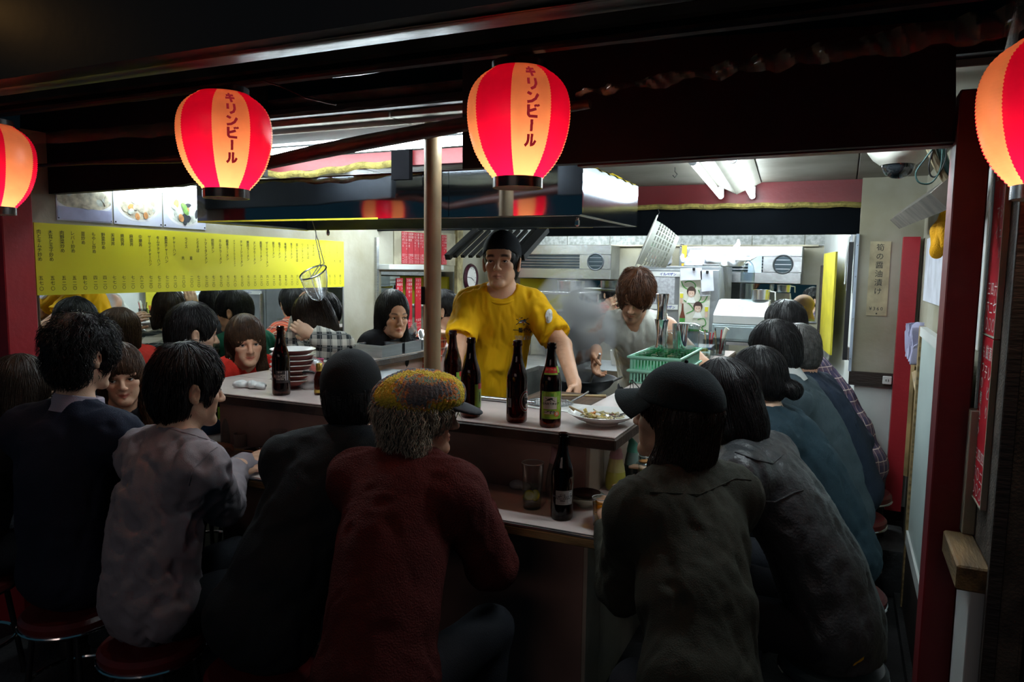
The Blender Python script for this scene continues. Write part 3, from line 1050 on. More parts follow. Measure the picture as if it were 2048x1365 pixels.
# red beam with yellow foam under it, and the dark beam behind
bm = bmesh.new(); box2(bm, (-1.9, 4.45, 1.955), (0.42, 4.53, 2.08)); struct('trim_red_beam', bm, REDPAINT)
bm = bmesh.new(); wavy_sheet(bm, (-1.9, 4.445, 1.945), (0.38, 4.445, 1.925), (-1.9, 4.44, 1.975), (0.38, 4.44, 1.955), 60, 3, lambda s, t: (0, -0.012*math.sin(t*PI) + 0.003*math.sin(s*90), 0.003*math.sin(s*70 + 1)))
tag(obj('foam_strip', bm, FOAM), 'crumbly yellow sealing foam along the bottom of the red ceiling beam', 'sealing strip')
bm = bmesh.new(); box2(bm, (-1.9, 4.47, 1.785), (0.06, 4.56, 1.95)); struct('trim_dark_beam', bm, mat('dark_blue_beam', (0.0018, 0.0028, 0.0042), rough=0.8, spec=0.05))
bm = bmesh.new(); box2(bm, (UL, 4.49, 1.83), (-1.85, 4.55, 2.06)); struct('trim_dark_beam_left', bm, mat('dark_blue_beam', (0.012, 0.018, 0.024)))

REDPOST = mat('red_post_paint', (0.40, 0.016, 0.028), rough=0.45, var=0.1, scale=3, bump=0.1, bscale=50)
# front posts and header
bm = bmesh.new(); box2(bm, (0.222, 2.02, 0), (0.292, 2.13, 2.0), 0.003); struct('trim_post_right', bm, REDPAINT)
bm = bmesh.new(); box2(bm, (-3.42, 1.84, 0), (-3.115, 1.965, 1.98), 0.004); struct('trim_post_left', bm, REDPOST)
p = at(1806, 480, 'y', 4.30)
bm = bmesh.new(); add_quadslab(bm, [(0.262, 4.30, 0.30), (0.340, 4.30, 0.30), (0.345, 4.30, 1.76), (0.268, 4.30, 1.76)], -0.08); struct('trim_post_inner', bm, REDPOST)
DARKBOARD = mat('dark_tarred_board', (0.008, 0.010, 0.014), rough=0.7, var=0.3, scale=3, bump=0.3)
YY = 2.06


def board(name, px, th=0.04, m=DARKBOARD, y=YY):
    bm = bmesh.new(); add_quadslab(bm, [at(a, b, 'y', y) for a, b in px][::-1], th)
    return struct(name, bm, m)


bm = bmesh.new()
pl = [at(a, b, 'y', YY) for a, b in ((40, 392), (250, 378), (350, 372), (395, 364), (520, 352), (520, 120), (40, 175))]
vsb = [bm.verts.new(q) for q in pl]; f_ = bm.faces.new(vsb)
e_ = bmesh.ops.extrude_face_region(bm, geom=[f_]); bmesh.ops.translate(bm, verts=[g for g in e_['geom'] if isinstance(g, bmesh.types.BMVert)], vec=(0, 0.04, 0))
struct('trim_header_left', bm, DARKBOARD)
board('trim_header_right', ((925, 338), (1165, 326), (1912, 283), (1912, 40), (925, 105)))
bm = bmesh.new(); add_quadslab(bm, [at(1155, 333, 'y', 2.09), at(1912, 290, 'y', 2.09), at(1912, 276, 'y', 2.09), at(1155, 320, 'y', 2.09)], -0.05); struct('trim_header_red', bm, REDPAINT)
# red fascia above the hood, seen under the tarp roll
bm = bmesh.new(); box2(bm, (-2.6, 2.40, 1.955), (-0.95, 2.44, 2.01)); struct('trim_fascia_red', bm, REDPAINT)
bm = bmesh.new(); wavy_sheet(bm, (-2.6, 2.392, 1.935), (-1.55, 2.392, 1.940), (-2.6, 2.385, 1.962), (-1.55, 2.385, 1.965), 40, 3,
                             lambda s, t: (0, -0.010*math.sin(t*PI), 0.010*math.sin(s*9) + 0.004*math.sin(s*41)))
tag(obj('foam_strip', bm, FOAM), 'lumpy yellow sealing foam under the red fascia above the steel hood', 'sealing strip')
bm = bmesh.new(); box2(bm, (-1.60, 2.375, 1.90), (-1.52, 2.40, 2.02)); struct('trim_bracket', bm, mat('matt_black', (0.006, 0.006, 0.007), rough=1.0, spec=0.0))
# above and behind the fascia, the white soffit lit by the tube
bm = bmesh.new(); add_quadslab(bm, [(-2.7, 2.14, 2.17), (-0.9, 2.14, 2.17), (-0.9, 2.50, 2.05), (-2.7, 2.50, 2.05)], 0.01); struct('trim_soffit', bm, mat('whitewashed_soffit', (0.22, 0.23, 0.235), rough=0.7, var=0.25, scale=9, col2=(0.08, 0.085, 0.085)))

# the pole on the counter
bm = bmesh.new(); pp = at(865, 600, 'y', 2.20); add_tube(bm, [(pp[0], pp[1], 1.066), (pp[0], pp[1], 2.06)], 0.030, 24)
TAN = mat('tan_painted_pipe', (0.36, 0.25, 0.14), rough=0.45, var=0.15, scale=5, bump=0.05)
pole = obj('pole', bm, TAN); tag(pole, 'tan round support pole standing on the front counter left of the yellow-shirted cook', 'pole')
bm = bmesh.new(); q = P_ = None
add_box(bm, (pp[0] - 0.018, pp[1] - 0.026, 1.47), (0.022, 0.002, 0.062), 0.6); obj('tape_patch', bm, BLACK, pole, smooth=False)['label'] = 'dark tape patch on the pole'
bm = bmesh.new(); add_torus(bm, 0.031, 0.004, Matrix.Translation((pp[0], pp[1], 2.045))); obj('collar', bm, STEEL_D, pole)

# street side: wall above, awning, right-hand outside wall
PITCH_ = mat('sooty_signboard', (0.022, 0.020, 0.020), rough=0.55, var=0.4, scale=1.3, col2=(0.012, 0.016, 0.02), bump=0.2)
bm = bmesh.new(); box2(bm, (-4.5, 1.16, 2.02), (1.6, 1.22, 3.6)); struct('wall_upper', bm, PITCH_)
TARP = mat('dark_tarpaulin', (0.024, 0.022, 0.022), rough=0.42, var=0.3, scale=4, bump=0.3, bscale=18)
aw = empty('awning', (-1.2, 1.5, 2.0), 0, 'dark tarpaulin awning over the street side with rails and a rolled hem', 'awning')
ao = np.array(aw.location)
bm = bmesh.new(); wavy_sheet(bm, np.array((-4.2, 1.20, 2.03)) - ao, np.array((1.4, 1.20, 2.01)) - ao, np.array((-4.2, 1.78, 2.13)) - ao, np.array((1.4, 1.78, 2.13)) - ao, 60, 8,
                             lambda s, t: (0, 0, 0.012*math.sin(s*40 + 3*t)*t))
obj('canopy', bm, TARP, aw)
RAILM = mat('weathered_rail', (0.035, 0.03, 0.025), rough=0.9, spec=0.05, var=0.3, scale=5)
for (v, z, r) in ((1.24, 1.995, 0.013), (1.36, 2.015, 0.012), (1.47, 2.075, 0.010), (1.62, 2.085, 0.014)):
    bm = bmesh.new(); add_tube(bm, [np.array((-4.2, v, z)) - ao, np.array((1.4, v, z)) - ao], r, 8); obj('rail', bm, RAILM if v < 1.4 else BLACK, aw)
bm = bmesh.new(); add_box(bm, np.array((-1.3, 1.55, 2.10)) - ao, (5.6, 0.05, 0.02)); obj('batten', bm, DARKWOOD, aw, smooth=False)
# hem: rolled tarp along the line the photo shows
HEMR = mat('rolled_red_brown_tarp', (0.070, 0.022, 0.016), rough=0.45, var=0.3, scale=8, bump=0.4, bscale=25)
bm = bmesh.new()
hp = [at(x, y, 'y', 1.80) for x, y in ((-120, 345), (180, 325), (380, 318), (470, 342), (545, 324), (640, 303), (740, 283), (850, 263), (940, 247), (1060, 226), (1180, 208))]
add_tube(bm, [q - ao for q in hp], [0.004, 0.008, 0.014, 0.018, 0.021, 0.023, 0.023, 0.022, 0.020, 0.018, 0.012], 12)
obj('rolled_hem', bm, HEMR, aw)
VINYL = mat('clear_vinyl', (0.55, 0.52, 0.34), rough=0.12, var=0.1, alpha=0.30, spec=0.8)
bm = bmesh.new()
wavy_sheet(bm, at(40, 292, 'y', 1.74) - ao, at(1120, 214, 'y', 1.74) - ao, at(40, 268, 'y', 1.76) - ao, at(1120, 184, 'y', 1.76) - ao, 110, 4,
           lambda s, t: (0, 0.010*math.sin(s*70 + 2*math.sin(s*17)) - 0.012*math.sin(t*PI), 0.004*math.sin(s*33)*(1-t)))
obj('vinyl_hem', bm, VINYL, aw)
bm = bmesh.new()
wavy_sheet(bm, at(1150, 194, 'y', 1.74) - ao, at(2060, 70, 'y', 1.74) - ao, at(1150, 184, 'y', 1.76) - ao, at(2060, 5, 'y', 1.76) - ao, 110, 6,
           lambda s, t: (0, 0.014*math.sin(s*62 + 3*math.sin(s*13) + t*2) + 0.006*math.sin(s*190 + 5*t) - 0.015*math.sin(t*PI), 0.005*math.sin(s*47)*(1-t)))
obj('vinyl_hem', bm, VINYL, aw)
for i, (px, py) in enumerate(((478, 128), (230, 150))):
    bm = bmesh.new(); q = at(px, py, 'y', 1.5) - ao; add_box(bm, q, (0.03, 0.02, 0.05)); obj('bracket', bm, BLACK, aw, smooth=False)

# outside wall at the right with its timber parts
BROWNB = mat('brown_gritty_board', (0.075, 0.058, 0.045), rough=0.8, var=0.3, scale=20, bump=0.4, bscale=150)
bm = bmesh.new(); box2(bm, (0.315, 1.72, 0), (0.3645, 2.13, 2.6)); struct('wall_outside_right', bm, BROWNB)
bm = bmesh.new(); box2(bm, (0.365, 1.72, 0), (1.8, 1.80, 2.6)); struct('wall_neighbour', bm, BROWNB)
bm = bmesh.new(); box2(bm, (-4.6, 1.15, 2.24), (1.8, 2.60, 2.28)); struct('roof', bm, BLACK)
for i, (u0, u1, d_, m) in enumerate(((0.300, 0.325, 1.70, DARKWOOD), (0.37, 0.385, 1.70, BLACK), (0.40, 0.425, 1.69, mat('dark_steel_frame', (0.03, 0.033, 0.036), rough=0.4, metal=0.6)), (0.47, 0.60, 1.70, REDPAINT))):
    bm = bmesh.new(); box2(bm, (u0, d_, 0), (u1, 1.7195, 2.5), 0.002); struct('trim_%d' % (i + 1), bm, m)
bm = bmesh.new(); box2(bm, (0.285, 1.80, 0.0), (0.3145, 1.97, 0.90), 0.002); struct('trim_5', bm, WHITEP)
bm = bmesh.new(); box2(bm, (0.288, 1.985, 0.95), (0.3145, 2.03, 1.25), 0.002); struct('trim_6', bm, CREAM)
bm = bmesh.new(); box2(bm, (0.252, 1.76, 0.895), (0.314, 2.00, 0.95), 0.004); struct('trim_7', bm, mat('worn_timber', (0.20, 0.12, 0.045), rough=0.7, var=0.3, scale=6, bump=0.3, stretch=(6, 1, 6)))

# ------------------------------------------------------------------ mirrors
MIRROR = mat('mirror_glass', (0.74, 0.78, 0.76), rough=0.015, metal=1.0, var=0.04, scale=3)


def mirror(label, lo, hi):
    t = empty('wall_mirror', ((lo[0] + hi[0])/2, (lo[1] + hi[1])/2, lo[2]), 0, label, 'mirror'); o = np.array(t.location)
    bm = bmesh.new(); box2(bm, np.array(lo) - o, np.array(hi) - o); obj('mirror_pane', bm, MIRROR, t, smooth=False)
    bm = bmesh.new()
    lo = np.array(lo, float); hi = np.array(hi, float)
    if hi[0] - lo[0] < hi[1] - lo[1]:
        box2(bm, (lo[0], lo[1] - 0.012, lo[2] - 0.012) - o, (hi[0] + 0.003, hi[1] + 0.012, lo[2]) - o)
        box2(bm, (lo[0], hi[1], lo[2]) - o, (hi[0] + 0.003, hi[1] + 0.012, hi[2]) - o)
    else:
        box2(bm, (lo[0] - 0.012, lo[1] - 0.003, lo[2] - 0.012) - o, (hi[0] + 0.012, hi[1], lo[2]) - o)
    obj('mirror_trim', bm, STEEL_D, t, smooth=False)
    return t


mirror('long wall mirror under the yellow menu board reflecting the diners', (UL + 0.001, 1.99, 0.92), (UL + 0.012, 4.06, 1.425))
mirror('wall mirror under the red menu strips behind the dark-haired woman', (UL + 0.001, 4.52, 0.92), (UL + 0.012, 5.62, 1.53))
mirror('long low mirror on the back wall under the steel ventilation units', (-2.65, VB - 0.012, 1.18), (-0.20, VB - 0.001, 1.47))

bm = bmesh.new(); box2(bm, (UL, 4.455, 0.9), (UL + 0.02, 4.485, 1.78)); struct('trim_strip_left', bm, STEEL)
bm = bmesh.new(); box2(bm, (UL, 5.66, 0.6), (UL + 0.03, 5.76, 1.95)); struct('trim_8', bm, mat('peeling_yellowed_frame', (0.45, 0.38, 0.20), rough=0.8, var=0.25, scale=14, bump=0.3))
bm = bmesh.new(); box2(bm, (UL, 4.50, 1.545), (UL + 0.10, 5.30, 1.585), 0.004); tag(obj('steel_trough', bm, WHITEP, smooth=False), 'long pale metal trough under the red menu strips', 'shelf')
bm = bmesh.new(); box2(bm, (UL, 4.70, 1.585), (UL + 0.008, 5.66, 1.86)); struct('trim_menu_backing', bm, mat('yellowed_board', (0.55, 0.50, 0.36), rough=0.8, var=0.2, scale=6))

# ------------------------------------------------------------------ counter
TOPM = mat('pale_pink_laminate', (0.55, 0.46, 0.43), rough=0.35, var=0.12, scale=5, bump=0.03)
EDGE = mat('dark_worn_edge', (0.055, 0.030, 0.018), rough=0.5, var=0.35, scale=9, bump=0.2)
PINK = mat('pink_counter_front', (0.42, 0.26, 0.22), rough=0.45, var=0.12, scale=4)
CREAMP = mat('cream_counter_end', (0.60, 0.52, 0.42), rough=0.5, var=0.12, scale=4)
TIMBER = mat('light_timber_edge', (0.34, 0.23, 0.10), rough=0.55, var=0.3, scale=6, bump=0.2, stretch=(1, 8, 8))
LZ, KZ = 1.065, 0.80
cts = {k: empty('counter', c, 0, l, 'counter', 'arms of the horseshoe counter') for k, c, l in (('f', (-1.55, 2.2, 0), 'front arm of the shop counter, pale ledge facing the street'), ('r', (-0.65, 3.6, 0), 'right arm of the shop counter, with the mint baskets on its ledge'), ('l', (-2.5, 3.9, 0), 'left arm of the shop counter, with steel trays on its ledge'))}


def cbox(arm, name, a, b, m, bev=0.002):
    co = np.array(cts[arm].location)
    bm = bmesh.new(); box2(bm, np.array(a) - co, np.array(b) - co, bev); return obj(name, bm, m, cts[arm], smooth=False)


WORK = mat('worktop_steel', (0.5, 0.5, 0.5), rough=0.35, metal=1.0, var=0.12)
# raised ledge
cbox('f', 'ledge_top', (-2.50, 2.085, LZ - 0.006), (-0.605, 2.44, LZ), TOPM)
cbox('r', 'ledge_top', (-0.835, 2.441, LZ - 0.006), (-0.605, 4.75, LZ), TOPM)
cbox('l', 'ledge_top', (-2.50, 2.441, LZ - 0.006), (-2.30, 5.45, LZ), TOPM)
cbox('f', 'ledge_edge', (-2.505, 2.08, LZ - 0.042), (-0.60, 2.44, LZ - 0.006), EDGE, 0.004)
cbox('r', 'ledge_edge', (-0.838, 2.4405, LZ - 0.042), (-0.60, 4.75, LZ - 0.006), EDGE, 0.004)
cbox('l', 'ledge_edge', (-2.505, 2.4405, LZ - 0.042), (-2.295, 5.45, LZ - 0.006), EDGE, 0.004)
# risers
cbox('f', 'riser', (-2.42, 2.28, 0), (-0.76, 2.32, LZ - 0.042), PINK)
cbox('f', 'riser_end', (-0.7595, 2.28, 0), (-0.745, 2.4395, LZ - 0.042), CREAMP)
cbox('r', 'riser', (-0.79, 2.441, 0), (-0.745, 4.75, LZ - 0.042), CREAMP)
cbox('l', 'riser', (-2.42, 2.441, 0), (-2.38, 5.45, LZ - 0.042), PINK)
# lower eating counter
cbox('f', 'low_top', (-2.68, 1.955, KZ - 0.008), (-0.47, 2.279, KZ), TOPM)
cbox('r', 'low_top', (-0.744, 2.28, KZ - 0.008), (-0.47, 4.75, KZ), TOPM)
cbox('l', 'low_top', (-2.68, 2.28, KZ - 0.008), (-2.42, 5.45, KZ), TOPM)
cbox('f', 'low_edge', (-2.685, 1.94, KZ - 0.035), (-0.455, 2.279, KZ - 0.008), TIMBER, 0.003)
cbox('r', 'low_edge', (-0.744, 2.28, KZ - 0.035), (-0.455, 4.75, KZ - 0.008), TIMBER, 0.003)
cbox('l', 'low_edge', (-2.685, 2.28, KZ - 0.035), (-2.421, 5.45, KZ - 0.008), TIMBER, 0.003)
cbox('f', 'metal_edging', (-2.683, 1.940, KZ - 0.006), (-0.452, 1.955, KZ + 0.001), STEEL, 0.001)
cbox('r', 'metal_edging', (-0.470, 2.28, KZ - 0.006), (-0.452, 4.75, KZ + 0.001), STEEL, 0.001)
# kitchen-side worktop
cbox('f', 'worktop', (-2.28, 2.45, 0.84), (-0.845, 2.72, 0.87), WORK)
cbox('r', 'worktop', (-1.07, 2.725, 0.84), (-0.845, 3.70, 0.87), WORK)
cbox('l', 'worktop', (-2.29, 2.725, 0.84), (-1.98, 5.45, 0.87), WORK)
cbox('f', 'cabinet_front', (-2.27, 2.68, 0.06), (-0.85, 2.70, 0.84), STEEL_D)
cbox('r', 'cabinet_front', (-1.06, 2.74, 0.06), (-1.045, 3.68, 0.84), STEEL_D)
cbox('l', 'cabinet_front', (-2.01, 2.74, 0.06), (-1.995, 5.44, 0.84), STEEL_D)
co = np.array(cts['f'].location)
bm = bmesh.new(); add_tube(bm, [np.array((-2.0, 2.452, LZ + 0.006)) - co, np.array((-1.02, 2.452, LZ + 0.006)) - co], 0.011, 12); obj('hand_rail', bm, STEEL, cts['f'])

# ------------------------------------------------------------------ steel hood over the range
hd = empty('range_hood', (-1.8, 2.9, 1.765), 0, 'long mirror-bright stainless hood hanging over the kitchen range', 'range hood'); ho = np.array(hd.location)
hu0, hu1, hv0, hv1, hz0, hz1 = -2.76, -0.87, 2.50, 3.26, 1.765, 1.945
HOODM = mat('mirror_steel', (0.46, 0.50, 0.56), rough=0.06, metal=1.0, var=0.06, scale=3)


def hbox(name, a, b, m):
    bm = bmesh.new(); box2(bm, np.array(a) - ho, np.array(b) - ho); return obj(name, bm, m, hd, smooth=False)


hbox('front_panel', (hu0, hv0, hz0), (-1.42, hv0 + 0.012, hz1), HOODM)
hbox('front_panel', (-1.417, hv0, hz0), (hu1, hv0 + 0.012, hz1), HOODM)
hbox('side_panel', (hu1 - 0.012, hv0 + 0.012, hz0), (hu1, hv1, hz1), mat('shaded_mirror_steel', (0.22, 0.26, 0.31), rough=0.10, metal=1.0, var=0.06))  # darker copy of the hood steel, shade put into its colour
hbox('side_panel', (hu0, hv0 + 0.012, hz0), (hu0 + 0.012, hv1, hz1), HOODM)
hbox('back_panel', (hu0 + 0.012, hv1 - 0.012, hz0), (hu1 - 0.012, hv1, hz1), STEEL_D)
SOOT = mat('sooty_steel', (0.05, 0.055, 0.06), rough=0.45, metal=0.6, var=0.3)
hbox('top_panel', (hu0 + 0.012, hv0 + 0.012, hz1 - 0.07), (hu1 - 0.012, hv1 - 0.012, hz1 - 0.055), SOOT)
for nm, a, b in (('drip_lip', (hu0, hv0 + 0.013, hz0 - 0.002), (hu1 - 0.013, hv0 + 0.035, hz0 + 0.006)), ('drip_lip', (hu0 + 0.013, hv1 - 0.035, hz0 - 0.002), (hu1 - 0.013, hv1 - 0.013, hz0 + 0.006)),
                 ('drip_lip', (hu0 + 0.013, hv0 + 0.036, hz0 - 0.002), (hu0 + 0.03, hv1 - 0.036, hz0 + 0.006)), ('drip_lip', (hu1 - 0.03, hv0 + 0.036, hz0 - 0.002), (hu1 - 0.013, hv1 - 0.036, hz0 + 0.006))):
    hbox(nm, a, b, STEEL_D)
hbox('yellow_edge', (hu0 + 0.002, hv0 - 0.002, hz0 - 0.004), (-1.75, hv0 + 0.002, hz0 + 0.003), YELLOWTAPE)
hbox('yellow_edge', (hu0 - 0.001, hv0 + 0.004, hz0 - 0.004), (hu0 + 0.003, hv1 - 0.002, hz0 + 0.003), YELLOWTAPE)
hbox('yellow_edge', (-1.35, hv1 - 0.002, hz0 - 0.003), (-1.08, hv1 + 0.002, hz0 + 0.003), YELLOWTAPE)
for (hx, hy) in ((-0.93, 2.62), (-2.55, 3.18)):
    bm = bmesh.new(); add_tube(bm, [np.array((hx, hy, hz0)) - ho, np.array((hx, hy, hz0 - 0.035)) - ho], 0.007, 10); add_tube(bm, [np.array((hx, hy, hz0 - 0.012)) - ho, np.array((hx, hy, hz0 - 0.03)) - ho], 0.010, 8)
    obj('drain_stub', bm, CHROME, hd)
# grease filters sloping inside the hood over the range
bm = bmesh.new()
for i in range(8):
    u0 = -1.86 + i*0.045
    add_box(bm, np.array((u0, 3.50, 1.70)) - ho, (0.022, 0.34, 0.014), Matrix.Rotation(0.45, 4, 'X'))
add_box(bm, np.array((-1.90, 3.50, 1.70)) - ho, (0.03, 0.36, 0.03), Matrix.Rotation(0.45, 4, 'X')); add_box(bm, np.array((-1.49, 3.50, 1.70)) - ho, (0.06, 0.36, 0.03), Matrix.Rotation(0.45, 4, 'X'))
obj('grease_filter', bm, mat('sooty_black', (0.012, 0.013, 0.015), rough=0.6), hd, smooth=False)
bm = bmesh.new(); wavy_sheet(bm, np.array((-0.90, 2.52, hz1 + 0.004)) - ho, np.array((-0.866, 2.52, hz1 + 0.0)) - ho, np.array((-0.92, 3.24, hz1 + 0.012)) - ho, np.array((-0.866, 3.24, hz1)) - ho, 3, 24,
                             lambda s, t: (0, 0, 0.016*(1-s)*(0.6 + 0.4*math.sin(t*12)) + 0.004*math.sin(t*40)))
o_ = obj('yellow_cloth', bm, cloth('yellow_cloth', (0.72, 0.52, 0.02)) if 'cloth' in globals() else YELLOWTAPE); o_.location = V3(ho)
tag(o_, 'yellow cloth lying along the top edge of the steel hood at its right end', 'cloth')
# ------------------------------------------------------------------ the people of the shop
def collar(info, name, m, r0=0.078, r1=0.066, h=0.045, off=-0.005, open_=0.0):
    nu = info['nu']; bf = info['bf']; x = nrm(np.cross(bf, nu)); y = np.cross(nu, x)
    bm = bmesh.new()
    prof = [(r0 - 0.004, 0), (r1 - 0.004, h), (r1, h + 0.003), (r1 + 0.004, h), (r0 + 0.010, -0.012), (r0 + 0.004, -0.014)]
    add_lathe(bm, prof, 28)
    bmesh.ops.scale(bm, vec=(1, 1.08, 1), verts=bm.verts)
    for v in bm.verts:
        if open_ and v.co.y > 0.03: v.co.z -= open_*(v.co.y - 0.03)/0.05
    bmesh.ops.transform(bm, matrix=frame(info['N'] + nu*off + bf*0.012 - info['root'], x, y, nu), verts=bm.verts)
    return obj(name, bm, m, info['body'])


def hood_lump(S, g):
    N, bf, bx, nu = g['N'], g['bf'], g['bx'], g['nu']
    for a, r in ((0, 0.055), (0.9, 0.048), (-0.9, 0.048), (1.7, 0.036), (-1.7, 0.036)):
        d = -bf*math.cos(a) + bx*math.sin(a)
        S.ell(N + d*0.085 + nu*0.012 - np.array((0, 0, 0.012*math.cos(a))), (r, r, 0.038), None, 0.03)
    S.ell(N - bf*0.105 - np.array((0, 0, 0.055)), (0.075, 0.05, 0.065), None, 0.03)


def baseball_cap(m, brim=True, lid=0.028, tilt=0.12):
    def f(i):
        def fn(ell, cap, cut):
            ell((0, -0.012, 0.040), (0.094, 0.114, 0.106))
            cap((0, 0.02, 0.11), (0, -0.05, 0.11), 0.03, 0.03)
            cut((0, 0.06, lid), (0, tilt, -1))
        o = sdf_child('cap', i, (-0.12, -0.15, -0.03), (0.12, 0.13, 0.17), 0.006, fn, m)
        if brim:
            bm = bmesh.new(); n = 18
            rows = []
            for k in range(n + 1):
                a = -1.15 + 2.3*k/n
                inner = (0.094*math.sin(a), -0.012 + 0.108*math.cos(a)); L = 0.075*math.cos(a*0.95)**0.6 if abs(a) < 1.6 else 0
                outer = (inner[0]*1.02, inner[1] + L)
                z = lid + 0.012; dz = -0.05*(inner[0]/0.09)**2
                rows.append([(inner[0], inner[1], z + dz*0.4), (outer[0], outer[1], z - 0.016 + dz), (outer[0], outer[1], z - 0.012 + dz), (inner[0], inner[1], z + 0.005 + dz*0.4)])
            V = [[bm.verts.new(np.array(i['T'](p)) - i['root']) for p in r] for r in rows]
            for A, B in zip(V, V[1:]):
                for k in range(4): bm.faces.new((A[k], B[k], B[(k+1) % 4], A[(k+1) % 4]))
            bm.faces.new(V[0]); bm.faces.new(V[-1][::-1])
            obj('cap_brim', bm, m, i['body'])
        bm = bmesh.new(); bmesh.ops.create_uvsphere(bm, u_segments=8, v_segments=6, radius=0.005); bmesh.ops.translate(bm, verts=bm.verts, vec=V3(i['T']((0, -0.012, 0.149)) - i['root'])); obj('cap_button', bm, m, i['body'])
    return f


SHORT = dict(t=0.015, n=1100, len=0.045, noise=0.003, face=((0, 0.130, -0.045), (0.085, 0.100, 0.108)))
BOWL = dict(t=0.021, n=1400, len=0.07, noise=0.003, nape=-0.085, face=((0, 0.128, -0.052), (0.066, 0.090, 0.086)), rad=0.0016)
LONG = dict(t=0.016, n=1900, len=0.14, rad=0.0016, side=0.26, back=0.25, width=0.074, ears_covered=True, fwd2=0.01, face=((0, 0.122, -0.050), (0.064, 0.090, 0.078)), reach=0.36, segs=6)


def S_(base, **k):
    d = dict(base); d.update(k); return d


KN = (0.035, 0.037, 0.04)
navy = cloth('navy_suit_cloth', (0.018, 0.022, 0.040)); blackj = cloth('black_jacket_cloth', (0.014, 0.017, 0.020))
mauve = cloth('grey_mauve_shirting', (0.30, 0.265, 0.29), rough=0.75, bump=0.15)
sweater = cloth('brick_red_knit', (0.085, 0.015, 0.013), bump=0.6, bscale=220); olive = cloth('olive_drill', (0.036, 0.037, 0.027))
leather = mat('charcoal_leather', (0.040, 0.043, 0.047), rough=0.42, var=0.2, scale=8, bump=0.25, bscale=130)
teal = cloth('dark_teal_fleece', (0.022, 0.045, 0.060)); navyk = cloth('navy_knit', (0.028, 0.040, 0.066), bump=0.4)
blackk = cloth('black_knit', (0.012, 0.012, 0.015)); greyj = cloth('slate_jersey', (0.06, 0.085, 0.10)); whitec = cloth('white_cotton', (0.72, 0.73, 0.72), bump=0.12)
yellowt = cloth('yellow_tshirt_cotton', (0.80, 0.43, 0.006), bump=0.12, var=0.04); redk = cloth('bright_red_knit', (0.62, 0.03, 0.02)); greenk = cloth('bottle_green_jersey', (0.01, 0.10, 0.06))
lilac = cloth('lilac_shirting', (0.42, 0.37, 0.45)); bluehood = cloth('deep_blue_fleece', (0.018, 0.055, 0.12)); beigec = cloth('cream_tank_cotton', (0.66, 0.66, 0.60), bump=0.15)


def plaid(name, base, band, line, freq=9.0, w=0.5):
    """woven check: wide bands and thin lines along the three object axes"""
    m = mat(name, base, rough=0.85, var=0.02, bump=0.2, bscale=320)
    nt = m.node_tree; n = nt.nodes; l = nt.links
    tc = n.new('ShaderNodeTexCoord'); sp = n.new('ShaderNodeSeparateXYZ'); l.new(tc.outputs['Object'], sp.inputs[0])

    def wave(sock, f, th, ph=0.0):
        a = n.new('ShaderNodeMath'); a.operation = 'MULTIPLY_ADD'; a.inputs[1].default_value = f; a.inputs[2].default_value = ph; l.new(sock, a.inputs[0])
        b = n.new('ShaderNodeMath'); b.operation = 'FRACT'; l.new(a.outputs[0], b.inputs[0])
        c = n.new('ShaderNodeMath'); c.operation = 'LESS_THAN'; c.inputs[1].default_value = th; l.new(b.outputs[0], c.inputs[0])
        return c.outputs[0]

    def mixc(c1, c2, fac):
        x = n.new('ShaderNodeMix'); x.data_type = 'RGBA'
        if isinstance(fac, float): x.inputs[0].default_value = fac
        else: l.new(fac, x.inputs[0])
        for s, c in ((6, c1), (7, c2)):
            if isinstance(c, tuple): x.inputs[s].default_value = (*c, 1)
            else: l.new(c, x.inputs[s])
        return x.outputs[2]
    ad = n.new('ShaderNodeMath'); ad.operation = 'ADD'; l.new(sp.outputs[0], ad.inputs[0]); l.new(sp.outputs[1], ad.inputs[1])
    w1 = wave(ad.outputs[0], freq, w); w2 = wave(sp.outputs[2], freq, w)
    sm = n.new('ShaderNodeMath'); sm.operation = 'ADD'; l.new(w1, sm.inputs[0]); l.new(w2, sm.inputs[1])
    hf = n.new('ShaderNodeMath'); hf.operation = 'MULTIPLY'; hf.inputs[1].default_value = 0.5; l.new(sm.outputs[0], hf.inputs[0])
    c = mixc(base, band, hf.outputs[0])
    t1 = wave(ad.outputs[0], freq, 0.07, 0.7); t2 = wave(sp.outputs[2], freq, 0.07, 0.7)
    mx = n.new('ShaderNodeMath'); mx.operation = 'MAXIMUM'; l.new(t1, mx.inputs[0]); l.new(t2, mx.inputs[1])
    c = mixc(c, line, mx.outputs[0])
    l.new(c, n['Principled BSDF'].inputs['Base Color'])
    return m


plaid_bw = plaid('black_white_check', (0.60, 0.59, 0.52), (0.018, 0.024, 0.028), (0.12, 0.13, 0.13), 15.0, 0.52)
plaid_pu = plaid('purple_check', (0.06, 0.05, 0.11), (0.16, 0.10, 0.14), (0.62, 0.50, 0.46), 18.0, 0.4)
plaid_rd = plaid('orange_red_check', (0.62, 0.09, 0.04), (0.10, 0.03, 0.03), (0.72, 0.55, 0.45), 20.0, 0.4)

people = {}
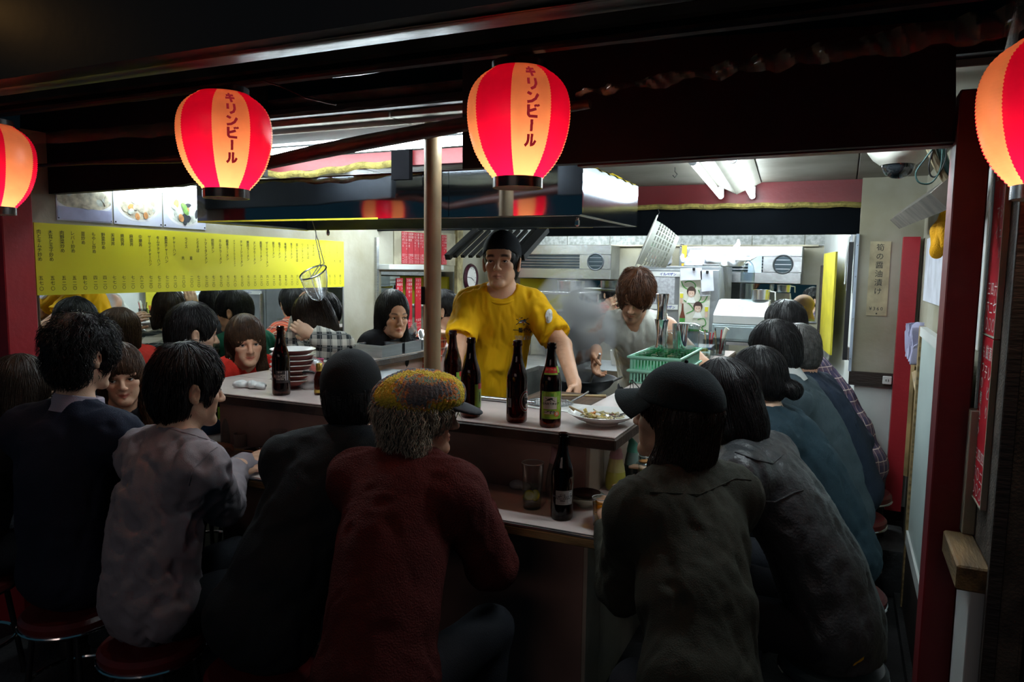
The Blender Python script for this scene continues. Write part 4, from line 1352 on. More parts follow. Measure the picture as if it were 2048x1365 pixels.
# ---- street side, backs to the street
people['suit'] = person(dict(label='person in a dark navy suit with tousled black hair and a lilac collar', neck=(-0.01, 0, -0.055), head=dep(168, 712, 2.40), hip=(-2.28, 1.50, 0.54), yaw=14, hyaw=-2, hpitch=6, seed=2, wide=1.0,
    shoulder=0.168, hs=0.95, hair=S_(SHORT, t=0.026, noise=0.010, nfreq=55, aniso=(1, 1, 1), n=1900, len=0.06, curl=0.7, lift=0.010, nape=-0.085, reach=0.24),
    top=dict(name='suit_jacket', mat=navy, t=0.017, neck='collar', fold=0.009), wear=[lambda i: collar(i, 'shirt_collar', lilac, 0.074, 0.067, 0.052, 0.022), lambda i: collar(i, 'jacket_collar', navy, 0.088, 0.078, 0.028, -0.008)],
    L=dict(wrist=(-2.52, 2.02, 0.845)), R=dict(wrist=(-2.22, 2.03, 0.845))))
people['left_edge'] = person(dict(label='person with long dark brown hair at the left edge, half hidden behind the navy suit', female=True, head=dep(44, 788, 2.62), hip=(-2.86, 1.50, 0.52), yaw=-15, hyaw=-5, hpitch=12, seed=3,
    hair=S_(LONG, col='dark', n=1500), top=dict(name='sweater', mat=blackk, t=0.016, neck='collar'), L=dict(wrist=(-2.78, 2.02, 0.83)), R=dict(wrist=(-2.60, 2.06, 0.83))))
people['black_smile'] = person(dict(label='smiling person in black with long brown hair and a fringe, facing the street', female=True, neck=(0, 0, 0.03), head=dep(244, 754, 2.92), hip=(-2.86, 2.16, 0.52), yaw=-112, hyaw=-128, hpitch=2, hroll=6, seed=4, res=0.0034, hs=0.97,
    expr=dict(smile=0.9, eye=0.85, gaze=(-18, 0), lip=0.9, lipc=(0.62, 0.25, 0.26)), skin=(1.0, 0.93, 0.90), hair=S_(LONG, col='brown', face=((0, 0.122, -0.052), (0.063, 0.090, 0.081))),
    top=dict(name='sweater', mat=blackk, t=0.016, neck='crew'), L=dict(wrist=(-2.50, 2.16, 0.83)), R=dict(wrist=(-2.58, 1.99, 0.83))))
people['mauve'] = person(dict(label='person in a grey-mauve shirt with short black hair, seated with his back turned', neck=(0, 0, -0.025), head=dep(378, 778, 2.27), hip=(-1.86, 1.47, 0.54), yaw=-10, hyaw=-24, hpitch=6, seed=5, res=0.0045, shoulder=0.162,
    hair=S_(SHORT, t=0.015, noise=0.006, n=1900, len=0.050, lift=0.012, top=1.4, nape=-0.080), expr=dict(eye=0.8), skin=(0.9, 0.85, 0.82),
    top=dict(mat=mauve, t=0.014, sleeve='long', neck='collar', fold=0.016, freq=62, aniso=(1, 1, 0.8), waist=0.012), wear=[lambda i: collar(i, 'shirt_collar', mauve, 0.080, 0.066, 0.042, 0.0)],
    R=dict(wrist=at(466, 938, 'z', 0.835), pole=(0.35, -0.25, -1.2), dir=(0.30, 0.8, 0.05), palm=(-0.6, 0.1, -0.6), curl=1.0), L=dict(wrist=(-1.98, 2.02, 0.835), pole=(0.1, -0.2, -1)), trousers=cloth('black_jeans', (0.012, 0.013, 0.017))))
people['black_cap'] = person(dict(label='person in a black cap and black jacket, back turned, left of the knitted cap', head=dep(703, 790, 2.26), hip=(-1.46, 1.50, 0.54), yaw=20, hyaw=30, hpitch=2, seed=6, wide=1.02, shoulder=0.162,
    hair=S_(SHORT, lid=0.035, n=600), top=dict(name='jacket', mat=blackj, t=0.018, neck='collar', fold=0.009), wear=[baseball_cap(cloth('black_cap_cloth', (0.010, 0.012, 0.014))), lambda i: collar(i, 'jacket_collar', blackj, 0.092, 0.082, 0.055, 0.004)],
    L=dict(wrist=(-1.60, 2.02, 0.835), pole=(0.0, -0.3, -1)), R=dict(wrist=(-1.40, 2.04, 0.835))))


def knit_cap(i):
    m = mat('multicolour_knit', (0.5, 0.3, 0.1), rough=0.95, var=0.1, bump=0.9, bscale=150)
    nt = m.node_tree; n = nt.nodes; l = nt.links
    tc = n.new('ShaderNodeTexCoord'); mp = n.new('ShaderNodeMapping'); l.new(tc.outputs['Object'], mp.inputs[0]); mp.inputs['Rotation'].default_value = (0.2, 0.5, 0.9)
    wv = n.new('ShaderNodeTexWave'); wv.inputs['Scale'].default_value = 3.2; wv.inputs['Distortion'].default_value = 2.2; wv.inputs['Detail'].default_value = 3; wv.inputs['Detail Scale'].default_value = 6; l.new(mp.outputs[0], wv.inputs['Vector'])
    ns = n.new('ShaderNodeTexNoise'); ns.inputs['Scale'].default_value = 190; l.new(tc.outputs['Object'], ns.inputs['Vector'])
    ad = n.new('ShaderNodeMath'); ad.operation = 'MULTIPLY_ADD'; ad.inputs[1].default_value = 0.35; l.new(ns.outputs['Fac'], ad.inputs[0]); l.new(wv.outputs['Fac'], ad.inputs[2])
    rp = n.new('ShaderNodeValToRGB'); l.new(ad.outputs[0], rp.inputs[0])
    cr = rp.color_ramp; cols = [(0.0, (0.10, 0.105, 0.12)), (0.38, (0.12, 0.12, 0.13)), (0.5, (0.60, 0.20, 0.05)), (0.62, (0.10, 0.32, 0.25)), (0.75, (0.70, 0.22, 0.05)), (0.88, (0.70, 0.50, 0.03)), (1.0, (0.62, 0.46, 0.05))]
    for k, (p, c) in enumerate(cols):
        e = cr.elements[k] if k < 2 else cr.elements.new(p)
        e.position = p; e.color = (*c, 1)
    l.new(rp.outputs[0], n['Principled BSDF'].inputs['Base Color'])

    def fn(ell, cap, cut):
        ell((0, -0.015, 0.062), (0.112, 0.132, 0.062), 0.02, 'u', rotx(0.16))
        ell((0, 0.045, 0.060), (0.092, 0.080, 0.045), 0.03)
        ell((0, -0.012, 0.040), (0.094, 0.114, 0.085), 0.02)
        cut((0, 0, 0.012), (0, 0.05, -1))
    sdf_child('knitted_cap', i, (-0.14, -0.18, -0.03), (0.14, 0.16, 0.16), 0.006, fn, m, lambda q: 0.0035*np.sin(np.arctan2(q[:, 0], q[:, 1])*46) + 0.003*wrinkle(q, 60, 4))

    def fb(ell, cap, cut):
        ell((0, 0.105, 0.030), (0.078, 0.080, 0.012), 0.01, 'u', rotx(-0.22))
    sdf_child('cap_brim', i, (-0.10, 0.0, -0.03), (0.10, 0.21, 0.07), 0.005, fb, cloth('grey_wool', (0.06, 0.065, 0.075)))


people['knit_cap'] = person(dict(label='person in a multicoloured knitted cap with wavy grey hair and brick-red sweater', head=dep(842, 828, 2.04), hip=(-1.00, 1.41, 0.54), yaw=2, hyaw=-56, hpitch=4, seed=7, res=0.0042, wide=1.0, shoulder=0.158, hs=0.96,
    hair=S_(SHORT, col='wave', t=0.022, nape=-0.115, noise=0.010, nfreq=55, aniso=(1, 1, 1), n=2200, len=0.055, curl=0.75, lift=0.010, lid=0.03, ears_covered=True, side=0.13, width=0.078, face=((0, 0.120, -0.055), (0.060, 0.100, 0.100)), rad=0.0017),
    expr=dict(eye=0.8, beard=0.0), skin=(0.95, 0.80, 0.74), top=dict(name='sweater', mat=sweater, t=0.017, neck='collar', fold=0.009, loose=0.012), wear=[knit_cap, lambda i: collar(i, 'sweater_collar', sweater, 0.084, 0.070, 0.030, -0.002)],
    L=dict(wrist=(-1.14, 2.01, 0.835), pole=(0.2, -0.3, -1)), R=dict(wrist=(-1.02, 1.975, 0.835), pole=(0.75, -0.7, -0.8))))
people['olive'] = person(dict(label='person in an olive shirt and dark peaked cap at the counter corner', head=dep(1350, 836, 1.86), hip=(-0.20, 1.37, 0.53), yaw=52, hyaw=78, hpitch=-5, seed=8, shoulder=0.150, wide=0.95,
    hair=S_(LONG, col='dark', t=0.012, side=0.20, back=0.20, lid=0.045, n=1900, len=0.10, curl=0.25, face=((0, 0.122, -0.045), (0.058, 0.085, 0.09)), nape=-0.10), skin=(0.8, 0.75, 0.7),
    top=dict(mat=olive, t=0.014, neck='collar', fold=0.012, freq=75), wear=[baseball_cap(cloth('dark_green_cap_cloth', (0.010, 0.016, 0.018)), True, 0.042, 0.0), lambda i: collar(i, 'shirt_collar', olive, 0.084, 0.072, 0.03, -0.004)],
    L=dict(wrist=(-0.58, 1.99, 0.835), pole=(0.05, -0.2, -1)), R=dict(wrist=(-0.47, 2.06, 0.835), pole=(0.25, -0.4, -1))))
# ---- right-hand side, facing the kitchen
people['leather'] = person(dict(label='person in a charcoal leather jacket with straight black hair, leaning on the right counter', female=True, hs=0.96, head=dep(1448, 806, 2.28), hip=(0.03, 2.28, 0.53), yaw=78, hyaw=76, hpitch=22, seed=9, wide=1.02, shoulder=0.152,
    hair=S_(LONG, t=0.018, side=0.17, back=0.17, n=1900, len=0.11, nape=-0.11), top=dict(name='leather_jacket', mat=leather, t=0.020, neck='collar', fold=0.009, waist=0.010, hem=0.10), bulge=0.09,
    wear=[lambda i: collar(i, 'jacket_collar', leather, 0.092, 0.080, 0.035, -0.006)], L=dict(wrist=(-0.50, 2.16, 0.835)), R=dict(wrist=(-0.52, 2.50, 0.835))))
people['bun'] = person(dict(label='person in a dark teal hooded top with black hair tied in a low bun', female=True, hs=0.97, head=dep(1515, 762, 2.76), hip=(0.05, 2.83, 0.53), yaw=86, hyaw=80, hpitch=14, seed=10, wide=1.05, shoulder=0.152, bulge=0.07,
    hair=S_(SHORT, t=0.010, n=1500, len=0.07, nape=-0.06, lumps=[((0, -0.125, -0.055), (0.038, 0.034, 0.036))], face=((0, 0.125, -0.038), (0.075, 0.095, 0.098))),
    top=dict(name='hooded_top', mat=teal, t=0.019, neck='collar', fold=0.009, extra=[hood_lump]), L=dict(wrist=(-0.52, 2.72, 0.835)), R=dict(wrist=(-0.52, 3.0, 0.835))))
people['slate'] = person(dict(label='person with black hair in a slate jacket over a white collar', hs=0.94, head=dep(1548, 704, 3.12), hip=(0.04, 3.32, 0.54), yaw=88, hyaw=84, hpitch=16, seed=11, bulge=0.07,
    hair=S_(SHORT, t=0.020, n=1300, len=0.05, noise=0.005), top=dict(name='jacket', mat=greyj, t=0.018, neck='collar'), wear=[lambda i: collar(i, 'shirt_collar', whitec, 0.086, 0.074, 0.060, 0.012)],
    L=dict(wrist=(-0.52, 3.22, 0.835)), R=dict(wrist=(-0.52, 3.50, 0.835))))
people['greyhair'] = person(dict(label='person with greying hair in a navy sweater, seated on the red stool', head=dep(1594, 706, 3.42), hip=(0.09, 3.72, 0.54), yaw=80, hyaw=60, hpitch=12, seed=12, bulge=0.05, res=0.005,
    hair=S_(SHORT, col='grey', t=0.011, n=1300, len=0.03, nape=-0.06), skin=(0.95, 0.82, 0.76), top=dict(name='sweater', mat=navyk, t=0.020, neck='collar'), wear=[lambda i: collar(i, 'sweater_collar', navyk, 0.080, 0.070, 0.03, 0.0)],
    L=dict(wrist=(-0.50, 3.68, 0.835)), R=dict(wrist=(0.00, 3.62, 0.62), pole=(0.8, 0.3, -0.6))))
people['purple'] = person(dict(label='person in a purple checked shirt with black hair, behind the grey-haired man', head=dep(1568, 652, 4.02), hip=(0.13, 4.10, 0.56), yaw=86, bulge=0.10, hyaw=80, hpitch=10, seed=13,
    hair=S_(SHORT, t=0.018), top=dict(mat=plaid_pu, t=0.018, neck='collar'), L=dict(wrist=(-0.52, 4.06, 0.835)), R=dict(wrist=(-0.50, 4.34, 0.835))))
people['bald'] = person(dict(label='person with a bald head at the far end of the right counter, scalp just showing', head=dep(1580, 640, 5.05), hip=(-0.24, 5.12, 0.56), yaw=92, hyaw=85, hpitch=14, seed=14,
    top=dict(name='sweater', mat=whitec, t=0.016, neck='crew'), L=dict(wrist=(-0.62, 4.70, 0.835)), R=dict(wrist=(-0.52, 5.18, 0.80))))
# ---- along the mirror wall
people['bluehood'] = person(dict(label='person in a deep blue hooded top smiling in profile by the mirror', head=dep(388, 668, 3.36), hip=(-2.86, 2.58, 0.53), yaw=-50, hyaw=-30, hpitch=6, seed=15, res=0.0045,
    hair=S_(SHORT, t=0.020, noise=0.005, lift=0.006, n=1500), expr=dict(smile=0.8), top=dict(name='hooded_top', mat=bluehood, t=0.022, neck='collar', extra=[hood_lump]),
    L=dict(wrist=(-2.58, 2.74, 0.835)), R=dict(wrist=(-2.60, 2.45, 0.835))))
people['redgirl'] = person(dict(label='smiling person in a red top with a blunt brown fringe, facing the street', female=True, neck=(0, 0, 0.045), head=dep(492, 686, 3.58), hip=(-2.90, 2.90, 0.53), yaw=-108, hyaw=-124, hpitch=2, hroll=2, seed=16, res=0.0034,
    expr=dict(smile=0.7, eye=1.1, lip=0.9, gaze=(-6, 0)), skin=(1.08, 0.98, 0.93), hair=S_(LONG, col='brown', t=0.017, face=((0, 0.124, -0.050), (0.066, 0.092, 0.082))),
    top=dict(name='sweater', mat=redk, t=0.016, neck='crew'), L=dict(wrist=(-2.56, 2.98, 0.835)), R=dict(wrist=(-2.60, 2.78, 0.835))))


def earring(i):
    for q in (-1, 1):
        bm = bmesh.new(); p = i['T']((q*0.080, 0.004, -0.045)) - i['root']
        add_tube(bm, [p, p + np.array((0, 0, -0.022))], 0.0012, 6)
        bmesh.ops.create_uvsphere(bm, u_segments=8, v_segments=6, radius=0.004, matrix=Matrix.Translation(V3(p + np.array((0, 0, -0.026)))))
        obj('earring', bm, CHROME, i['body'])


earring(people['redgirl'])
ph = dep(626, 640, 3.92)
people['check'] = person(dict(label='person in a black and white checked shirt with both hands raised to dark hair', female=True, head=ph, hip=(-2.84, 3.14, 0.53), yaw=-40, hyaw=95, hpitch=22, hroll=-8, seed=17, hres=0.0042, res=0.005,
    hair=S_(LONG, col='dark', side=0.14, back=0.16, n=1500, ears_covered=True), top=dict(mat=plaid_bw, t=0.018, sleeve='long', neck='collar', fold=0.009),
    R=dict(wrist=dep(622, 668, 3.72), elbow=dep(684, 690, 3.72), dir=nrm(dep(584, 648, 3.74) - dep(622, 668, 3.72)), palm=(-0.1, 0.9, -0.2), curl=0.9),
    L=dict(wrist=dep(600, 632, 4.02), elbow=dep(585, 705, 4.10), dir=(0.1, -0.15, 0.9), palm=(0.6, 0.5, -0.2), curl=0.8)))
people['green'] = person(dict(label='person in a green jersey with a black bowl haircut', head=dep(650, 634, 4.28), hip=(-2.90, 3.55, 0.53), yaw=-90, hyaw=-112, hpitch=8, seed=18, res=0.0045,
    hair=S_(BOWL), skin=(1.0, 0.78, 0.70), top=dict(mat=greenk, name='jersey', t=0.016, neck='crew'), L=dict(wrist=(-2.54, 3.70, 0.83)), R=dict(wrist=(-2.54, 3.44, 0.83))))
people['blackhair'] = person(dict(label='person with long glossy black hair glancing sideways behind the steel trays', female=True, neck=(0, 0, 0.055), head=dep(786, 634, 4.30), hip=(-2.62, 3.80, 0.56), yaw=-100, hyaw=-122, hpitch=2, seed=19, res=0.0036, hs=1.06,
    expr=dict(eye=1.15, gaze=(22, 0), lip=0.8, browtilt=0.6), skin=(1.0, 0.90, 0.86), hair=S_(LONG, t=0.018, top=1.5, width=0.082, side=0.27, n=2100, face=((0.006, 0.130, -0.030), (0.068, 0.102, 0.112))),
    top=dict(name='sweater', mat=blackk, t=0.016, neck='crew'), L=dict(wrist=(-2.52, 4.02, 0.83)), R=dict(wrist=(-2.52, 3.66, 0.83))))


def spectacles(i):
    bm = bmesh.new()
    for q in (-1, 1):
        c = [i['T']((q*0.032 + 0.024*math.cos(a), 0.098 + 0.004*math.cos(2*a), 0.0 + 0.017*math.sin(a))) - i['root'] for a in np.linspace(0, 2*PI, 17)[:-1]]
        add_tube(bm, c, 0.0022, 6, closed=True)
        add_tube(bm, [i['T']((q*0.056, 0.096, 0.004)) - i['root'], i['T']((q*0.080, 0.02, 0.006)) - i['root'], i['T']((q*0.080, -0.015, 0.0)) - i['root']], 0.0018, 6)
    add_tube(bm, [i['T']((-0.009, 0.102, 0.004)) - i['root'], i['T']((0.009, 0.102, 0.004)) - i['root']], 0.002, 6)
    obj('spectacles', bm, BLACK, i['body'])


people['specs'] = person(dict(label='person in spectacles and an orange-red check shirt past the tan pole', head=dep(888, 622, 4.95), hip=(-2.66, 4.42, 0.56), yaw=-75, hyaw=-62, hpitch=8, seed=20, res=0.0045,
    hair=S_(BOWL, t=0.020, n=1300), top=dict(mat=plaid_rd, t=0.018, neck='collar'), wear=[spectacles], R=dict(wrist=dep(880, 668, 4.55), dir=(0.9, 0.2, -0.1), palm=(0, -0.3, -0.9), curl=0.7), L=dict(wrist=(-2.35, 4.72, 1.10))))


# ---- the cooks
def cook_cap(i):
    m = cloth('black_cook_cap', (0.011, 0.013, 0.017))

    def fn(ell, cap, cut):
        ell((0, -0.012, 0.046), (0.088, 0.108, 0.104))
        ell((-0.055, -0.095, -0.01), (0.022, 0.02, 0.03), 0.01)
        cap((-0.06, -0.10, -0.02), (-0.082, -0.075, -0.075), 0.014, 0.008)
        cut((0, 0.075, 0.046), (0, 0.30, -1))
    o = sdf_child('cook_cap', i, (-0.12, -0.15, -0.10), (0.12, 0.13, 0.17), 0.0055, fn, m)


ch = person(dict(label='cook in a yellow t-shirt and black cap leaning on his hands', head=dep(1003, 526, 3.55), hip=(-1.66, 3.36, 0.93), yaw=-158, hyaw=-166, hpitch=-4, hroll=1, stand=True, seed=21, res=0.0028, shoulder=0.152, wide=1.13, bulge=0.0, hs=1.05, s=1.03,
    expr=dict(eye=0.62, lip=0.5, lipc=(0.72, 0.42, 0.40), brow=1.0, browh=0.006, gaze=(-6, -6)), skin=(0.98, 0.86, 0.78), hair=S_(SHORT, t=0.010, lid=0.05, n=500, len=0.03), wear=[cook_cap],
    top=dict(name='t_shirt', mat=yellowt, t=0.012, res=0.0085, sleeve='short', neck='crew', fold=0.012, freq=84, hem=0.16, cuff=0.78, loose=0.004, aniso=(1, 1, 0.35), waist=0.012),
    L=dict(wrist=dep(1152, 778, 3.26), pole=(0.5, 0.7, 0.2), dir=nrm((0.25, -0.55, -0.55)), palm=(-0.2, -0.7, -0.6), curl=0.3), R=dict(wrist=dep(905, 780, 3.20), pole=(-0.5, 0.7, 0.2), dir=nrm((-0.3, -0.5, -0.55)), palm=(0.1, -0.7, -0.6), curl=0.3)))
nu = ch['nu']; bf = ch['bf']
bm = bmesh.new(); x = nrm(np.cross(bf, nu)); y = np.cross(nu, x)
add_torus(bm, 0.078, 0.0065, frame(ch['N'] + nu*0.012 + bf*0.026 - ch['root'], x, nrm(y - nu*0.42), nrm(nu + y*0.42)), 40, 8)
obj('neckband', bm, yellowt, ch['body'])
people['chef'] = ch
p2 = person(dict(label='person in a white sleeveless vest stooping over the steaming wok', head=dep(1270, 594, 3.78), hip=(-1.00, 4.08, 0.90), yaw=-172, hyaw=-178, hpitch=30, hroll=-10, stand=True, seed=22, res=0.0034, shoulder=0.162, bulge=0.03, shtilt=0.0,
    expr=dict(eye=0.35, lip=0.6, moustache=1, beard=0.25), skin=(0.86, 0.74, 0.66), hair=S_(BOWL, col='auburn', t=0.020, top=1.2, n=2200, noise=0.008, nfreq=70, aniso=(1, 1, 0.4), lift=0.012, curl=0.25, len=0.06, face=((0, 0.128, -0.055), (0.066, 0.090, 0.088))),
    top=dict(name='vest', mat=beigec, t=0.014, res=0.010, sleeve='none', neck='v', fold=0.011, freq=85, hem=0.18, aniso=(1, 1, 0.35)),
    R=dict(wrist=dep(1192, 706, 3.62), dir=nrm((0.12, -0.4, -0.75)), palm=(0.8, -0.3, -0.1), curl=1.2, pole=(-0.9, 0.3, -0.5)), L=dict(wrist=dep(1322, 742, 3.62), pole=(1.0, 0.4, -0.3), curl=0.9)))
people['chef2'] = p2


# ---- prints on the cook's shirt: lettering, emblem and drop, lying just off the cloth
def on_shirt(me, px, py, w, name, m, parent, info, off=0.003):
    """wrap a flat mesh (metres) on the shirt: shoot from the street side onto the cloth at the pixel, offset along its normal"""
    shirt = [c for c in info['body'].children if c.name.startswith('t_shirt')][0]
    bpy.context.view_layer.update()
    inv = shirt.matrix_world.inverted()
    base = dep(px, py, 3.2); view = nrm(base - CAM)
    right = nrm(np.cross(view, (0, 0, 1))); up_ = np.cross(right, view)
    bm = bmesh.new(); bm.from_mesh(me)
    bmesh.ops.triangulate(bm, faces=bm.faces)
    for _ in range(2): bmesh.ops.subdivide_edges(bm, edges=[e for e in bm.edges if e.calc_length() > 0.006], cuts=1); bmesh.ops.triangulate(bm, faces=bm.faces)
    bm.to_mesh(me); bm.free()
    for v in me.vertices:
        p = base + right*v.co.x + up_*v.co.y - view*0.6
        hit, loc, n, _ = shirt.ray_cast(inv @ V3(p), V3(view), distance=2.0)
        v.co = (Vector(loc) + Vector(n)*off) if hit else inv @ V3(p + view*0.6)
    me.update()
    o = link(name, me, m, parent); return o


def poly_mesh(polys, sub=1):
    bm = bmesh.new()
    for P_ in polys:
        f = bm.faces.new([bm.verts.new((a, b, 0)) for a, b in P_])
    bmesh.ops.triangulate(bm, faces=bm.faces)
    me = D.meshes.new('print'); bm.to_mesh(me); bm.free(); return me


INK = mat('black_print', (0.015, 0.015, 0.014), rough=0.8); WINK = mat('white_print', (0.78, 0.78, 0.74), rough=0.8); RINK = mat('red_print', (0.50, 0.02, 0.03), rough=0.8); GINK = mat('grey_print', (0.12, 0.13, 0.13), rough=0.8)
par = ch['body']
on_shirt(texts_mesh([('一番搾り', 0.0245, 0, 0, 0.0006)]), 1045, 656, 0, 'shirt_lettering', INK, par, ch, 0.006)
on_shirt(texts_mesh([('‒ ' * 0 + 'まじりけのない うまさのしぼり', 0.0058, 0, 0, 0.0002), ('ながれでる きりん 一番しぼり', 0.0058, 0, -0.0075, 0.0002), ('おさけは 二十歳になってから', 0.0058, 0, -0.015, 0.0002)]), 1046, 671, 0, 'small_lettering', WINK, par, ch, 0.006)


def drop(w, h, n=14):
    return [(w*math.sin(a)*(0.5 - 0.5*math.cos(a))**0.8, -h*0.5*math.cos(a)*-1) for a in np.linspace(0, 2*PI, n, endpoint=False)]


on_shirt(poly_mesh([[(x, -y) for x, y in drop(0.006, 0.014)]]), 1047, 677, 0, 'drop_print', WINK, par, ch, 0.0065)
k = 0.0024
body_ = [(-9, -2), (-6, 1), (-2, 2.5), (3, 4), (7, 3.5), (9, 1), (7, -1), (3, -1.5), (-1, -3.5), (-6, -4.5), (-9, -4)]
on_shirt(poly_mesh([[(x*k, y*k) for x, y in body_]]), 1046, 642, 0, 'emblem_body', GINK, par, ch, 0.005)
blk = [[(-8, 0), (-11, 3), (-15, 3.5), (-15, 2.3), (-11.5, 1.8), (-9, -1)], [(-8, -3), (-12, -4), (-15, -7), (-14, -8), (-11, -5.3), (-7, -4.5)], [(5, 0), (10, -3), (16, -6), (15.4, -7), (9, -4.4), (4, -1)],
       [(0, -3), (4, -6), (0, -9), (-1, -8), (2, -6), (-1, -4)], [(7, 3), (10, 3), (12, 6), (11, 6.3), (9.4, 4.2), (7, 4)], [(-6, 5), (-3, 7.5), (0, 7), (-2, 5.5)], [(-1, 2), (4, 5), (7, 3), (3, 1)]]
on_shirt(poly_mesh([[(x*k, y*k) for x, y in p_] for p_ in blk]), 1046, 642, 0, 'emblem_limbs', INK, par, ch, 0.0058)
on_shirt(poly_mesh([[(x*k, y*k) for x, y in p_] for p_ in ([(-9, -3), (-5, -1.5), (-2, -2.5), (-6, -4)], [(3, -1.2), (7, -2.8), (9, -3.6), (6, -3.6), (2.5, -2)], [(-8, 5.5), (-6.5, 6.5), (-4, 5), (-6.5, 4)])]), 1046, 642, 0, 'emblem_highlights', WINK, par, ch, 0.0062)
on_shirt(poly_mesh([[(x*k, y*k) for x, y in p_] for p_ in ([(-4, -3.2), (-1, -0.8), (2, -0.6), (0, -2.4)],)]), 1046, 642, 0, 'emblem_flash', RINK, par, ch, 0.0064)
on_shirt(poly_mesh([[(x*1.0, y) for x, y in ([(0.016*math.cos(a), 0.034*math.sin(a)) for a in np.linspace(0, 2*PI, 22, endpoint=False)])]]), 1098, 634, 0, 'drop_print', WINK, par, ch, 0.006)

# ---- seams laid on garments, a yellow shirt tail under the leather jacket
def seam(info, garment, pix, m, r=0.0016, n=5):
    g_ = [c for c in info['body'].children if c.name.startswith(garment)][0]
    bpy.context.view_layer.update(); inv = g_.matrix_world.inverted(); P_ = []
    for (a, b), (c, d) in zip(pix, pix[1:]):
        for k_ in range(n):
            t_ = k_/n; v = nrm(dep(a + (c - a)*t_, b + (d - b)*t_, 1.0) - CAM)
            hit, loc, nn_, _ = g_.ray_cast(inv @ V3(CAM), V3(v), distance=8.0)
            if hit: P_.append(np.array(loc + nn_*r*0.4))
    if len(P_) > 2:
        bm = bmesh.new(); add_tube(bm, P_, r, 6); obj('seam', bm, m, info['body'])


seam(people['mauve'], 'shirt', [(300, 830), (340, 858), (390, 872), (430, 885), (455, 880)], mauve)
seam(people['mauve'], 'shirt', [(455, 880), (420, 905), (385, 940), (375, 980)], mauve)
seam(people['olive'], 'shirt', [(1300, 985), (1400, 990), (1470, 958), (1510, 962)], olive)
seam(people['leather'], 'leather_jacket', [(1470, 905), (1510, 920), (1545, 928), (1572, 905)], leather, 0.0022)
seam(people['leather'], 'leather_jacket', [(1500, 1000), (1550, 1005), (1590, 985), (1610, 980)], leather, 0.0028)
i_ = people['leather']
S = Field(i_['H'] - 0.22, i_['H'] + 0.22, 0.010)
S.ell(i_['sp'](0.0), np.array((0.158, 0.128, 0.13)), i_['fr'](0.03), 0.01)
S.plane_cut(i_['H'] - np.array((0, 0, 0.062)), (0, 0, -1.0)); S.plane_cut(i_['H'] + np.array((0, 0, 0.03)), (0, 0, 1.0))
V_, Q_, me = finish_mesh('shirt_tail', S, i_['root'], None, 1, lambda V: 0.006*creases(V, 90, 3))
link('shirt_tail', me, yellowt, i_['body'])['label'] = 'yellow shirt tail'

# ---- stools under the seated people
SEAT = mat('red_vinyl', (0.16, 0.018, 0.018), rough=0.35, var=0.15); SEATB = mat('blue_grey_vinyl', (0.05, 0.085, 0.10), rough=0.35, var=0.15)


def make_stool(name, m):
    t = empty('stool', (0, 0, 0))
    bm = bmesh.new(); add_lathe(bm, [(0, 0.385), (0.145, 0.385), (0.152, 0.40), (0.152, 0.418), (0.14, 0.43), (0, 0.434)], 32); obj('seat', bm, m, t)
    bm = bmesh.new(); add_torus(bm, 0.151, 0.006, Matrix.Translation((0, 0, 0.392)), 32, 8); obj('seat_rim', bm, CHROME, t)
    for a in range(4):
        c, s = math.cos(a*PI/2 + PI/4), math.sin(a*PI/2 + PI/4)
        bm = bmesh.new(); add_tube(bm, [(0.11*c, 0.11*s, 0.388), (0.155*c, 0.155*s, 0.012)], 0.010, 10); l_ = obj('leg', bm, BLACK, t)
        bm = bmesh.new(); add_tube(bm, [(0.155*c, 0.155*s, 0.0), (0.155*c, 0.155*s, 0.016)], 0.013, 10); obj('rubber_foot', bm, BLACK, l_)
    bm = bmesh.new(); add_torus(bm, 0.14, 0.007, Matrix.Translation((0, 0, 0.18)), 32, 8); obj('foot_ring', bm, CHROME, t)
    return t


NAMES = dict(suit='the person in the navy suit', left_edge='the long-haired person at the left edge', black_smile='the smiling person in black', mauve='the person in the grey-mauve shirt', black_cap='the person in the black cap and jacket',
             knit_cap='the person in the knitted cap', olive='the person in the olive shirt', leather='the person in the leather jacket', bun='the person with the low bun', slate='the person in the slate jacket', greyhair='the grey-haired person',
             purple='the person in the purple check', bald='the bald person', bluehood='the person in the blue hooded top', redgirl='the person in the red top', check='the person in the black and white check', green='the person in the green jersey',
             blackhair='the person with glossy black hair', specs='the person in glasses')
proto = {False: make_stool('a', SEAT), True: make_stool('b', SEATB)}
used = set()
for k_, txt in NAMES.items():
    blue = k_ == 'leather'
    s_ = proto[blue] if blue not in used else copy_tree(proto[blue]); used.add(blue)
    H_ = people[k_]['H']; s_.location = (float(H_[0]), float(H_[1]), 0); s_.rotation_euler = (0, 0, 0.3)
    dz = (H_[2] - 0.54); s_.scale = (1, 1, 1 + max(dz, -0.02)*2.2)
    tag(s_, ('blue-grey' if blue else 'red') + ' round stool under ' + txt, 'stool', 'round stools along the counter')
